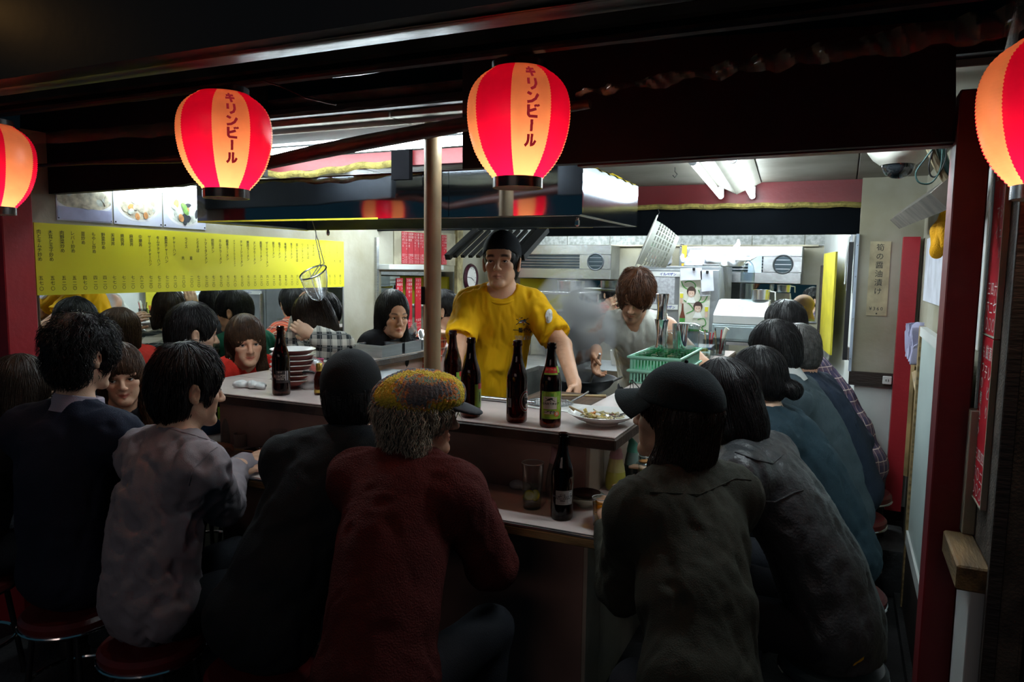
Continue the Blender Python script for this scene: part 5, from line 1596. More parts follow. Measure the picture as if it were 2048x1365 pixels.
# ------------------------------------------------------------------ paper lanterns
def translucent(name, col):
    m = D.materials.new(name); m.use_nodes = True
    nt = m.node_tree; n = nt.nodes; l = nt.links; n.clear()
    ns = n.new('ShaderNodeTexNoise'); ns.inputs['Scale'].default_value = 7; ns.inputs['Detail'].default_value = 5
    tc = n.new('ShaderNodeTexCoord'); l.new(tc.outputs['Object'], ns.inputs['Vector'])
    rp = n.new('ShaderNodeValToRGB'); rp.color_ramp.elements[0].color = (*[c*0.72 for c in col], 1); rp.color_ramp.elements[1].color = (*col, 1)
    rp.color_ramp.elements[0].position = 0.3; rp.color_ramp.elements[1].position = 0.6
    l.new(ns.outputs['Fac'], rp.inputs[0])
    t = n.new('ShaderNodeBsdfTranslucent'); d = n.new('ShaderNodeBsdfDiffuse'); g = n.new('ShaderNodeBsdfGlossy'); g.inputs['Roughness'].default_value = 0.35
    l.new(rp.outputs[0], t.inputs[0]); l.new(rp.outputs[0], d.inputs[0])
    a = n.new('ShaderNodeMixShader'); a.inputs[0].default_value = 0.25; l.new(t.outputs[0], a.inputs[1]); l.new(d.outputs[0], a.inputs[2])
    b = n.new('ShaderNodeMixShader'); b.inputs[0].default_value = 0.03; l.new(a.outputs[0], b.inputs[1]); l.new(g.outputs[0], b.inputs[2])
    o = n.new('ShaderNodeOutputMaterial'); l.new(b.outputs[0], o.inputs[0])
    return m


LRED = translucent('red_lantern_paper', (0.92, 0.006, 0.075)); LCREAM = translucent('cream_lantern_paper', (0.95, 0.40, 0.20))
LINK = plain_emit('glowing_lantern_ink', (0.16, 0.008, 0.012), 1.0)  # the ink emits by itself to imitate light coming through the paper
LP = [(0, .43), (.05, .53), (.14, .70), (.26, .85), (.40, .945), (.52, .99), (.62, 1.0), (.72, .985), (.82, .92), (.90, .80), (.96, .64), (1, .47)]


# heavy brush strokes of the six characters down the cream stripe
KATA = [[[(-.38, -.30), (.38, -.24)], [(-.44, -.60), (.44, -.54)], [(-.08, -.03), (.10, -1.0)]],
        [[(-.28, -.06), (-.28, -.60)], [(.28, -.03), (.28, -.55), (.18, -.80), (-.12, -.98)]],
        [[(-.38, -.15), (-.08, -.32)], [(-.40, -.92), (-.05, -.85), (.22, -.65), (.42, -.25)]],
        [[(-.30, -.03), (-.30, -.78), (-.20, -.92), (.42, -.92)], [(.30, -.32), (0, -.44), (-.28, -.52)], [(.20, .0), (.27, -.16)], [(.40, .03), (.47, -.13)]],
        [[(0, -.05), (0, -.95)]],
        [[(-.20, -.06), (-.20, -.55), (-.28, -.78), (-.46, -.96)], [(.10, -.03), (.10, -.92), (.30, -.80), (.46, -.52)]]]


def stroke(bm, pts, w_):
    Q = []
    for (a, b), (c, d) in zip(pts, pts[1:]):
        n = max(2, int(math.hypot(c - a, d - b)/0.004))
        Q += [(a + (c - a)*k/n, b + (d - b)*k/n) for k in range(n)]
    Q.append(pts[-1]); Q = np.array(Q); T = np.gradient(Q, axis=0); T /= np.linalg.norm(T, axis=1, keepdims=True) + 1e-9
    N = np.stack([-T[:, 1], T[:, 0]], 1)*w_/2
    rows = [[bm.verts.new((*(q + n*k), 0)) for k in (-1, 0, 1)] for q, n in zip(Q, N)]
    for A, B in zip(rows, rows[1:]):
        for k in (0, 1): bm.faces.new((A[k], B[k], B[k+1], A[k+1]))


def lantern(px, py, d, turn, label, text=True, R=0.1225, Hh=0.262):
    c = dep(px, py, d)
    z0 = c[2] - Hh/2
    t = empty('paper_lantern', (c[0], c[1], z0), 0, label, 'lantern', 'red and cream striped paper lanterns')
    to_cam = math.atan2(CAM[1] - c[1], CAM[0] - c[0]) + math.radians(turn)
    tt = np.linspace(0, 1, 81)
    rr = np.interp(tt, [p[0] for p in LP], [p[1] for p in LP])
    rr = np.convolve(np.pad(rr, 3, mode='edge'), np.ones(7)/7, 'valid')*R
    rr = rr + np.where(np.arange(81) % 2 == 0, -0.0015, 0.0015)
    bm = bmesh.new(); seg = 64
    rings = [[bm.verts.new((r*math.cos(to_cam + 2*PI*(i - 4)/seg), r*math.sin(to_cam + 2*PI*(i - 4)/seg), z*Hh)) for i in range(seg)] for r, z in zip(rr, tt)]
    for A, B in zip(rings, rings[1:]):
        for i in range(seg):
            f = bm.faces.new((A[i], A[(i+1) % seg], B[(i+1) % seg], B[i]))
            f.material_index = (i//8) % 2
    # inner turned-in floor of the paper around the opening below
    obj('paper_shade', bm, [LCREAM, LRED], t, angle=89)
    for z, r, h in ((-0.016, 0.46*R, 0.024), (Hh - 0.004, 0.50*R, 0.018)):
        bm = bmesh.new(); add_lathe(bm, [(r, 0), (r + 0.004, 0), (r + 0.004, h), (r, h), (r, 0)], 40, Matrix.Translation((0, 0, z))); obj('rim_ring', bm, mat('black_lacquer', (0.012, 0.011, 0.012), rough=0.25, spec=0.7), t)
    bm = bmesh.new(); add_lathe(bm, [(0.0, 0.0), (0.30*R, 0.0), (0.30*R, 0.006), (0, 0.006)], 24, Matrix.Translation((0, 0, Hh + 0.006))); obj('top_plate', bm, BLACK, t)
    bm = bmesh.new(); add_tube(bm, [(0.3*R, 0, Hh + 0.01), (0.2*R, 0, Hh + 0.045), (0, 0, Hh + 0.06), (-0.2*R, 0, Hh + 0.045), (-0.3*R, 0, Hh + 0.01)], 0.0018, 6); 
    add_tube(bm, [(0, 0, Hh + 0.06), (0.004, 0, Hh + 0.09), (0, 0, 2.01 - z0)], 0.0022, 6)
    obj('hanger_wire', bm, BLACK, t)
    bm = bmesh.new(); bmesh.ops.create_uvsphere(bm, u_segments=16, v_segments=10, radius=0.018, matrix=Matrix.Translation((0, 0, 0.085))); obj('bulb', bm, plain_emit('warm_bulb', (1.0, 0.55, 0.22), 14.0), t)
    bm = bmesh.new(); add_tube(bm, [(0, 0, 0.10), (0, 0, Hh)], 0.006, 8); obj('bulb_cord', bm, BLACK, t)
    L = D.lights.new('lantern_glow', 'POINT'); L.energy = LANTERN_POWER; L.color = (1.0, 0.74, 0.50); L.shadow_soft_size = 0.02
    lo = D.objects.new('lantern_glow', L); COL.objects.link(lo); lo.parent = t; lo.location = (0.0, 0, 0.062)
    if text:
        zt = 0.955*Hh; cell = 0.70*Hh/6
        bm = bmesh.new()
        for i, strokes in enumerate(KATA):
            for st in strokes:
                stroke(bm, [(x*cell*0.92, zt - i*cell + (y - 0.06)*cell*0.90) for x, y in st], 0.20*cell)
        for v in bm.verts:
            zz = v.co.y - 0.002
            r = np.interp(zz/Hh, tt, rr) + 0.0045
            a = to_cam - math.radians(0) + v.co.x*1.05/R
            v.co = (r*math.cos(a), r*math.sin(a), zz)
        me = D.meshes.new('lettering'); bm.to_mesh(me); bm.free()
        link('lettering', me, LINK, t)
    return t


lantern(450, 287, 1.965, 8, 'striped paper lantern over the left of the hood, lettered down its cream stripe')
lantern(1037, 252, 1.735, 14, 'striped paper lantern right of the pole, largest whole one in view')
lantern(-17, 335, 2.28, 40, 'striped paper lantern at the left edge by the red post', False)
lantern(2114, 228, 1.27, -62, 'striped paper lantern cut by the right edge', False)
# wires about the left lantern
bm = bmesh.new(); add_tube(bm, [at(478, 150, 'y', 1.5), at(430, 152, 'y', 1.5), at(408, 165, 'y', 1.5), at(405, 178, 'y', 1.5)], 0.0015, 6)
add_tube(bm, [at(478, 148, 'y', 1.5), at(560, 172, 'y', 1.52), at(610, 195, 'y', 1.54), at(672, 210, 'y', 1.56)], 0.0022, 6)
add_tube(bm, [at(478, 148, 'y', 1.5), at(300, 180, 'y', 1.45), at(180, 178, 'y', 1.42)], 0.0016, 6)
tag(obj('hanging_wires', bm, BLACK), 'thin black wires looping beside the left whole lantern', 'wire')

# ------------------------------------------------------------------ menu board, food photographs
XW = UL + 0.006
MY = mat('yellow_menu_board', (0.72, 0.66, 0.012), rough=0.45, var=0.05, scale=2)
v0, v1 = 1.985, at(688, 530, 'x', XW)[1]
zt, zb = 1.735, 1.425
mb = empty('menu_board', (XW, (v0 + v1)/2, zb), 0, 'long yellow menu board with columns of black lettering on the mirror wall', 'menu'); mo = np.array(mb.location)
bm = bmesh.new(); box2(bm, np.array((UL + 0.001, v0, zb)) - mo, np.array((XW, v1, zt)) - mo); obj('board_sheet', bm, MY, mb, smooth=False)
MENU = [(57, '麻婆豆腐', '五七〇'), (78, '肉とキムチ炒め', '五七〇'), (101, '木耳と玉子炒め', '五七〇'), (124, '肉野菜炒め', '五二〇'), (145, 'レバー炒め', '五二〇'), (166, '韮炒め', '四七〇'), (187, 'もやし炒め', '四二〇'), (206, '野菜炒め', '四二〇'),
        (225, '天津丼', '七七〇'), (244, '焼肉丼', '七二〇'), (262, '麻婆丼', '七二〇'), (280, '中華丼', '六二〇'), (298, 'ザーサイチャーハン', '七二〇'), (315, 'キムチチャーハン', '七二〇'), (331, '高菜チャーハン', '七二〇'), (347, 'チャーハン', '六二〇'),
        (371, 'ライス', ''), (364, '　　　　　大', '三〇〇'), (380, '　　　　　並', '二〇〇'), (394, 'とりそば', '七二〇'), (410, 'トマトタンメン', '七二〇'), (424, '担担メン', '七二〇'), (439, 'キムチラーメン', '七二〇'), (453, '極辛ラーメン', '七二〇'),
        (467, 'チャーシューワンタンメン', '七八〇'), (481, 'チャーシューメン', '七二〇'), (494, '焼肉ラーメン', '七二〇'), (507, 'メンマラーメン', '六二〇'), (520, '高菜ラーメン', '六二〇'), (532, 'ザーサイラーメン', '六二〇'), (545, '葱ラーメン', '六二〇'),
        (557, '塩ラーメン', '五七〇'), (569, '味噌ラーメン', '五七〇'), (581, '葱ラーメン', '六二〇'), (592, '固いやきそば', '六二〇'), (603, 'ワンタンメン', '六二〇'), (614, 'もやしそば', '六二〇'), (625, 'やきそば', '五七〇'), (637, 'ザーサイメン', '五七〇'),
        (647, 'ワンニララーメン', '六二〇'), (657, 'ワンタン', '五二〇'), (672, 'ラーメン', ''), (667, '　　　　　大', '五二〇'), (678, '　　　　　並', '四二〇')]


def vcol(s, size, x, y, b, pitch=None):
    """one column of characters, each placed singly so that the pitch is exact"""
    pitch = pitch or size
    out = []
    for i, chx in enumerate(s):
        if chx == '　': continue
        if chx == 'ー': out.append(('I', size*0.9, x, y - i*pitch, b))
        else: out.append((chx, size, x, y - i*pitch, b))
    return out


_glyph = {}


def glyph(chx):
    if chx not in _glyph:
        me = text_mesh(chx, 1.0, 0.005, 1.0, 'CENTER', 'TOP')
        V = np.array([v.co[:2] for v in me.vertices]); F = [list(p.vertices) for p in me.polygons]
        D.meshes.remove(me)
        _glyph[chx] = (V, F)
    return _glyph[chx]


def column_mesh(cols):
    """cols: (string, size, x, y, pitch); one flat mesh from cached glyph outlines"""
    Vs, Fs, n = [], [], 0
    for (s, size, x, y, pitch) in cols:
        for i, chx in enumerate(s):
            if chx in '　 ': continue
            V, F = glyph('I' if chx == 'ー' else chx)
            W = V*size + np.array((x, y - i*pitch - (0.15*size if chx in '〇一二' else 0)))
            Vs.append(W); Fs += [[k + n for k in f] for f in F]; n += len(V)
    V = np.concatenate(Vs)
    me = D.meshes.new('lettering'); me.from_pydata([(a, b, 0) for a, b in V], [], Fs); me.update()
    return me


def columns_on(cols, parent, mtx, m):
    for c in cols:
        if c[0].strip('　 '):
            o = link('lettering', column_mesh([c]), m, parent); o.matrix_local = mtx


cols = []
for (px, nm, pr) in MENU:
    v = at(px + 2, 520, 'x', XW)[1]
    pitch = min(0.0195, 0.150/max(len(nm), 1))
    if nm.startswith('　'): pitch = 0.0195
    cols.append((nm, min(0.0205, pitch*1.12), v - mo[1], 1.706 - mo[2], pitch))
    if pr: cols.append((pr, 0.0205, v - mo[1], 1.508 - mo[2], 0.0215))
columns_on(cols, mb, frame((0.0012, 0, 0), (0, 1, 0), (0, 0, 1), (1, 0, 0)), INK)

PHOTO = mat('photo_print_white', (0.62, 0.66, 0.74), rough=0.3, var=0.12, scale=8, col2=(0.50, 0.52, 0.66))


def flat_disc(bm, c, rx, ry, z, n=24, a0=0, a1=2*PI):
    vs = [bm.verts.new((c[0] + rx*math.cos(a), c[1] + ry*math.sin(a), z)) for a in np.linspace(a0, a1, n, endpoint=(a1 - a0 < 6.2))]
    return bm.faces.new(vs)


FOODC = [mat('food_%s' % n_, c_, rough=0.4, var=0.25, scale=30) for n_, c_ in (('cream', (0.72, 0.66, 0.50)), ('orange', (0.75, 0.34, 0.12)), ('green', (0.22, 0.42, 0.10)), ('dark', (0.03, 0.035, 0.05)), ('noodle', (0.66, 0.60, 0.46)), ('pale', (0.70, 0.74, 0.66)))]
BOWLP = mat('printed_bowl_white', (0.80, 0.80, 0.84), rough=0.35)
BOWLS = mat('printed_bowl_shade', (0.40, 0.42, 0.62), rough=0.35)
for i, (va, vb, kind) in enumerate(((2.085, 2.355, 'a pale bowl of dumpling soup'), (2.36, 2.63, 'a bowl of noodles with pork'), (2.635, 2.905, 'a plate of stir-fried greens'))):
    za, zb_ = 1.752, 1.930
    t = empty('food_photograph', (UL + 0.002, va, za), 0, 'pinned photograph of %s above the yellow menu board' % kind, 'poster', 'food photographs')
    bm = bmesh.new(); box2(bm, (0, 0.002, 0), (0.003, vb - va - 0.002, zb_ - za)); obj('print_sheet', bm, PHOTO, t, smooth=False)
    MX = frame((0.0036, (vb - va)/2, 0), (0, 1, 0), (0, 0, 1), (1, 0, 0))
    g = np.random.default_rng(i + 40)
    bm = bmesh.new(); cy = (0.105, 0.092, 0.085)[i]; rx, ry = ((0.16, 0.065), (0.115, 0.075), (0.115, 0.075))[i]
    W_ = (vb - va)/2 - 0.006
    clampx = lambda x: max(-W_, min(W_, x))
    for lay, (k1, mt) in enumerate(((1.0, BOWLP), (0.86, FOODC[(0, 4, 5)[i]]))):
        bm = bmesh.new(); flat_disc(bm, (0, cy), rx*k1, ry*k1, 0.0004*lay, 36)
        for v in bm.verts: v.co.x = clampx(v.co.x); v.co.y = max(0.006, min(zb_ - za - 0.004, v.co.y))
        o_ = obj(('printed_bowl', 'printed_soup')[lay], bm, mt, t, smooth=False); o_.matrix_local = MX
    for j in range(16):
        bm = bmesh.new(); a, r = g.random()*6.28, math.sqrt(g.random())*0.72
        x, y = clampx(rx*r*math.cos(a)), cy + ry*r*math.sin(a)
        s1, s2 = 0.012 + 0.016*g.random(), 0.008 + 0.010*g.random(); rot = g.random()*3.14
        vs = [bm.verts.new((clampx(x + s1*math.cos(b)*math.cos(rot) - s2*math.sin(b)*math.sin(rot)), min(zb_ - za - 0.004, y + s1*math.cos(b)*math.sin(rot) + s2*math.sin(b)*math.cos(rot)), 0.0010 + 0.0002*j)) for b in np.linspace(0, 6.28, 12, endpoint=False)]
        bm.faces.new(vs)
        pal = ((0, 5, 0, 4, 0), (4, 0, 1, 5, 4), (2, 3, 1, 5, 3))[i]
        o_ = obj('printed_morsel', bm, FOODC[pal[j % 5]], t, smooth=False); o_.matrix_local = MX
    if i == 0:
        bm = bmesh.new(); vs = [bm.verts.new(p) for p in ((-W_, 0.006, 0.002), (W_, 0.006, 0.002), (W_, 0.055, 0.002), (-W_, 0.062, 0.002))]; bm.faces.new(vs); o_ = obj('printed_bowl', bm, BOWLS, t, smooth=False); o_.matrix_local = MX
    for q in (0.01, vb - va - 0.01):
        bm = bmesh.new(); bmesh.ops.create_uvsphere(bm, u_segments=8, v_segments=6, radius=0.004, matrix=Matrix.Translation((0.003, q, 0.01))); obj('pin', bm, BLACK, t)

# red vertical menu strips, upper set on the wall and a lower set added to imitate menus reflected in the mirror
REDP = mat('red_menu_strip', (0.55, 0.012, 0.03), rough=0.45, var=0.06)
g = np.random.default_rng(5)
DR = ['ハイボール', '生ビール', 'ウーロンハイ', '日本酒一合', '紹興酒', '梅酒', 'レモンサワー', 'コーラ', '焼酎水割り', '緑茶ハイ']
PRC = ['五一〇', '四七〇', '三九〇', '三二〇', '五六〇', '四二〇', '二〇〇', '六七〇']
for k in range(8):
    va = 4.80 + k*0.088
    t = empty('menu_strip', (UL + 0.009, va, 1.592), 0, ('first', 'second', 'third', 'fourth', 'fifth', 'sixth', 'seventh', 'eighth')[k] + ' red menu strip from the left in the row over the far mirror', 'menu', 'red menu strips over the far mirror')
    bm = bmesh.new(); box2(bm, (0, 0, 0), (0.003, 0.084, 0.25)); obj('strip_sheet', bm, REDP, t, smooth=False)
    c_ = []
    for q in range(3):
        c_.append((DR[(k*3 + q) % 10], 0.021, 0.016 + q*0.026, 0.243, 0.0235)); c_.append((PRC[(k*2 + q*3) % 8], 0.023, 0.016 + q*0.026, 0.078, 0.024))
    columns_on(c_, t, frame((0.0036, 0, 0), (0, 1, 0), (0, 0, 1), (1, 0, 0)), WINK)

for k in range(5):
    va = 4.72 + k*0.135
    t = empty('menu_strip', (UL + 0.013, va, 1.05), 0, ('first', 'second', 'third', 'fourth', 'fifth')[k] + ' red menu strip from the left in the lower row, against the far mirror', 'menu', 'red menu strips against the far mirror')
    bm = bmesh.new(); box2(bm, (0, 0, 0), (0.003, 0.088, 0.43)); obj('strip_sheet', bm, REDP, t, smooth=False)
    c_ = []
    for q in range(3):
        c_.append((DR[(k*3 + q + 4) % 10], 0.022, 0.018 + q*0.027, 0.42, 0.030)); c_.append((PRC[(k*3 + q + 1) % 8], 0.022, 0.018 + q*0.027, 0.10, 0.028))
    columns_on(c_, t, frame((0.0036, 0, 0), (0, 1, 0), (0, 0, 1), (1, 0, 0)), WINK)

# ------------------------------------------------------------------ crockery and bottles
AMBER = glass('amber_bottle_glass', (0.30, 0.10, 0.018), 0.03, 1.5)
CLEAR = glass('clear_glass', (0.93, 0.96, 0.96), 0.02, 1.45)
PLASTIC = glass('clear_plastic', (0.80, 0.86, 0.88), 0.12, 1.4)
WHITEC = mat('white_glaze', (0.74, 0.74, 0.71), rough=0.22, var=0.05)
REDC = mat('oxblood_glaze', (0.24, 0.05, 0.04), rough=0.3, var=0.15)


def lathe_thing(name, label, cat, loc, prof, m, seg=32, group=None, mtx=None):
    bm = bmesh.new(); add_lathe(bm, prof, seg)
    if mtx is not None: bmesh.ops.transform(bm, matrix=mtx, verts=bm.verts)
    o = obj(name, bm, m, None, True, loc); return tag(o, label, cat, group)


BOT = [(0, 0.004), (0.022, 0.001), (0.031, 0.0), (0.0345, 0.006), (0.0348, 0.03), (0.0345, 0.135), (0.0335, 0.150), (0.0295, 0.168), (0.0235, 0.186), (0.0185, 0.205), (0.0150, 0.228), (0.0135, 0.246), (0.0135, 0.251), (0.0160, 0.252), (0.0162, 0.259), (0.0148, 0.260), (0.0152, 0.268), (0.0125, 0.270), (0.0110, 0.268), (0.0110, 0.25), (0.0128, 0.225), (0.0325, 0.14), (0.0325, 0.02), (0.018, 0.012), (0, 0.014)]


def wrap_label(me, R, ang, z, M=None):
    """flat mesh (x right, y up) onto a cylinder of radius R around the bottle axis, facing angle ang"""
    for v in me.vertices:
        a = ang + v.co.x/R
        v.co = (R*math.cos(a), R*math.sin(a), z + v.co.y)
    me.update(); return me


def label_patch(bm, w, z0, z1, R, ang, n=10, taper=0.0):
    rows = []
    for i in range(n + 1):
        x = -w/2 + w*i/n
        a = ang + x/R
        rows.append((bm.verts.new((R*math.cos(a), R*math.sin(a), z0)), bm.verts.new(((R - taper)*math.cos(a), (R - taper)*math.sin(a), z1))))
    for A, B in zip(rows, rows[1:]): bm.faces.new((A[0], B[0], B[1], A[1]))


LBL_G = mat('green_label', (0.10, 0.30, 0.03), rough=0.35, var=0.35, scale=50, col2=(0.30, 0.42, 0.04)); LBL_R = mat('red_label', (0.55, 0.02, 0.02), rough=0.35); LBL_W = mat('cream_label', (0.62, 0.56, 0.48), rough=0.5); LBL_D = mat('dark_label', (0.035, 0.03, 0.03), rough=0.5); LBL_GREY = mat('grey_label', (0.30, 0.28, 0.27), rough=0.5)
GOLD = mat('gold_foil', (0.72, 0.50, 0.12), rough=0.3, metal=1.0)


def barcode(parent, R, ang, z, w=0.018, h=0.022, turned=False):
    me = poly_mesh([[(-w/2, -h/2), (w/2, -h/2), (w/2, h/2), (-w/2, h/2)]]); link('barcode_ground', wrap_label(me, R, ang, z), mat('barcode_white', (0.7, 0.7, 0.68)), parent)
    P_ = []; g = np.random.default_rng(3)
    if turned:
        y = -h/2 + 0.0015
        while y < h/2 - 0.002:
            s = 0.0004 + 0.0009*g.random(); P_.append([(-w/2 + 0.002, y), (w/2 - 0.002, y), (w/2 - 0.002, y + s), (-w/2 + 0.002, y + s)]); y += s + 0.0005 + 0.0008*g.random()
    else:
        x = -w/2 + 0.0015
        while x < w/2 - 0.002:
            s = 0.0004 + 0.0009*g.random(); P_.append([(x, -h/2 + 0.002), (x + s, -h/2 + 0.002), (x + s, h/2 - 0.002), (x, h/2 - 0.002)]); x += s + 0.0005 + 0.0008*g.random()
    link('barcode', wrap_label(poly_mesh(P_), R + 0.0002, ang, z), INK, parent)


def bottle(px, py, zsurf, label, kind, k=1.0, loc=None):
    p = at(px, py, 'z', zsurf) if loc is None else np.array(loc)
    p = p + nrm(np.array((p[0], p[1], 0)))*0.030          # the pixel is the near foot of the bottle
    t = empty('beer_bottle', p, 0, label, 'bottle', 'brown beer bottles')
    bm = bmesh.new(); add_lathe(bm, [(r*k, z*k) for r, z in BOT], 40); obj('bottle_glass', bm, AMBER, t)
    ca = math.atan2(-p[1], -p[0])                          # angle towards the street
    R = 0.0352*k

    def patch(name, w_, z0, z1, m, a, Rr=R, tp=0.0):
        bm = bmesh.new(); label_patch(bm, w_, z0, z1, Rr, a, 12, tp); return obj(name, bm, m, t)

    def words(s, size, z, a, m=INK, Rr=R + 0.0004, b=0.0006, line=1.0):
        me = text_mesh(s, size, b, line); link('label_lettering', wrap_label(me, Rr, a, z), m, t)
    if kind == 'back':
        patch('back_label', 0.052, 0.050, 0.098, LBL_D, ca + 0.15)
        words('ビール', 0.0060, 0.092, ca - 0.1, LBL_W); words('生ビール・非熱処理\n原材料 麦芽、ホップ\nアルコール分５％\n内容量 500ml', 0.0052, 0.072, ca - 0.15, LBL_W, b=0.0002)
        barcode(t, R + 0.0003, ca + 0.62, 0.078, 0.011, 0.036, True)
    elif kind == 'side':
        patch('front_label', 0.060, 0.035, 0.115, LBL_G, ca + 1.25); patch('label_top_band', 0.040, 0.098, 0.117, LBL_R, ca + 1.35, R + 0.0003)
        words('と\nれ\nた\nて', 0.009, 0.07, ca + 1.05, INK)
        patch('back_label', 0.026, 0.058, 0.098, LBL_D, ca - 0.95); barcode(t, R + 0.0003, ca - 0.75, 0.078, 0.016, 0.034, True)
    elif kind == 'oval':
        me = poly_mesh([[(0.026*math.cos(a), 0.036*math.sin(a)) for a in np.linspace(0, 6.28, 28, endpoint=False)]]); link('oval_label', wrap_label(me, R, ca + 1.0, 0.072), LBL_W, t)
        me = poly_mesh([[(0.023*math.cos(a), 0.032*math.sin(a)) for a in np.linspace(0, 6.28, 28, endpoint=False)]]); link('oval_ring', wrap_label(me, R + 0.0003, ca + 1.0, 0.072), LBL_R, t)
        me = poly_mesh([[(0.020*math.cos(a), 0.028*math.sin(a)) for a in np.linspace(0, 6.28, 28, endpoint=False)]]); link('oval_field', wrap_label(me, R + 0.0006, ca + 1.0, 0.072), LBL_W, t)
        words('LAGER\nBEER', 0.010, 0.072, ca + 0.95, INK, R + 0.0009)
        patch('back_label', 0.014, 0.052, 0.082, LBL_GREY, ca - 0.75); barcode(t, R + 0.0003, ca - 0.75, 0.067, 0.010, 0.026, True)
    elif kind == 'hop':
        patch('front_label', 0.072, 0.030, 0.118, LBL_G, ca + 0.1); patch('label_panel', 0.046, 0.062, 0.102, LBL_W, ca - 0.05, R + 0.0003); patch('label_panel', 0.036, 0.046, 0.056, LBL_W, ca - 0.05, R + 0.0003)
        words('とれたてホップ', 0.0082, 0.079, ca + 0.02, INK, R + 0.0007, 0.0004); words('一番搾り', 0.0095, 0.051, ca - 0.05, INK, R + 0.0007)
        me = poly_mesh([[(x*0.0011, y*0.0011) for x, y in body_]] + [[(x*0.0011, y*0.0011) for x, y in p_] for p_ in blk[:4]]); link('label_emblem', wrap_label(me, R + 0.0007, ca - 0.05, 0.094), INK, t)
        me = poly_mesh([[(0.010*math.cos(a), 0.0085*math.sin(a)) for a in np.linspace(0, 6.28, 18, endpoint=False)]]); link('label_roundel', wrap_label(me, R + 0.0007, ca + 0.62, 0.046), mat('orange_print', (0.75, 0.16, 0.03)), t)
        words('生', 0.011, 0.046, ca + 0.62, LBL_W, R + 0.0010)
        for dz, da, s in ((0.108, 0.45, 1), (0.098, 0.72, 0.8), (0.110, -0.55, 0.8)):
            me = poly_mesh([[(0.006*s*math.cos(a), 0.009*s*math.sin(a)) for a in np.linspace(0, 6.28, 12, endpoint=False)]]); link('printed_hop', wrap_label(me, R + 0.0005, ca + da, dz), mat('hop_green', (0.35, 0.55, 0.08)), t)
        patch('neck_label', 0.050, 0.176, 0.196, LBL_R, ca, 0.0272*k, 0.0065); patch('neck_band', 0.050, 0.171, 0.176, LBL_G, ca, 0.0290*k, 0.0015); patch('neck_label_end', 0.016, 0.1765, 0.197, LBL_G, ca + 1.15, 0.0272*k, 0.0065)
        words('生ビール', 0.0085, 0.186, ca, mat('gold_print', (0.7, 0.5, 0.15)), 0.0250*k)
    elif kind == 'grey':
        patch('back_label', 0.056, 0.052, 0.096, LBL_GREY, ca + 0.22); words('ビール\n原材料 麦芽・ホップ・米\nアルコール分５％\n500ml', 0.0060, 0.074, ca + 0.05, LBL_D, b=0.0003); barcode(t, R + 0.0003, ca + 0.78, 0.074, 0.010, 0.034, True)
    return t


bottle(563, 792, LZ, 'brown beer bottle with a dark back label, in front of the stacked bowls', 'back')
bottle(905, 806, LZ, 'brown beer bottle behind the others, left of the side-labelled one', 'side')
bottle(941, 837, LZ, 'brown beer bottle with green label edge, right of the knitted cap', 'side')
bottle(1033, 847, LZ, 'brown beer bottle with an oval white and red label on its right flank', 'oval')
bottle(1100, 857, LZ, 'brown beer bottle with green hop label and red neck label', 'hop')
bottle(1123, 1043, KZ, 'dark beer bottle with a grey back label on the lower counter', 'grey')
bottle(0, 0, KZ, 'brown beer bottle rising before the blue hooded top', 'side', 1.0, (-2.60, 2.42, KZ))
# small tonic bottle with gold cap
p = at(629, 792, 'z', LZ) + np.array((0, 0.03, 0))
t = empty('tonic_bottle', p, 0, 'small brown bottle with a ribbed gold cap beside the black cap', 'bottle')
bm = bmesh.new(); add_lathe(bm, [(0, 0.002), (0.019, 0), (0.021, 0.004), (0.021, 0.062), (0.017, 0.078), (0.010, 0.092), (0.010, 0.10), (0, 0.10)], 28); obj('bottle_glass', bm, AMBER, t)
bm = bmesh.new(); add_lathe(bm, [(0.0118, 0.094), (0.0125, 0.096), (0.0125, 0.122), (0.011, 0.124), (0, 0.124)], 36); obj('screw_cap', bm, GOLD, t)
bm = bmesh.new(); label_patch(bm, 0.05, 0.010, 0.022, 0.0214, math.atan2(-p[1], -p[0]), 10); obj('gold_band', bm, GOLD, t)

BOWLPROF = [(0, 0.006), (0.030, 0.004), (0.032, 0.0), (0.036, 0.0), (0.038, 0.006), (0.070, 0.020), (0.088, 0.036), (0.090, 0.0385), (0.088, 0.0395), (0.068, 0.026), (0.036, 0.012), (0, 0.010)]


def bowl(loc, label, group, k=1.0, outer=REDC, inner=WHITEC, rot=0.0, hk=1.0):
    bm = bmesh.new(); add_lathe(bm, [(r*k, z*k*hk) for r, z in BOWLPROF[:7]], 40); me_o = obj('bowl', bm, outer, None, True, loc)
    me_o.rotation_euler = (0, 0, rot)
    bm = bmesh.new(); add_lathe(bm, [(r*k, z*k*hk) for r, z in BOWLPROF[6:]], 40); obj('glazed_inside', bm, inner, me_o)
    return tag(me_o, label, 'bowl', group)


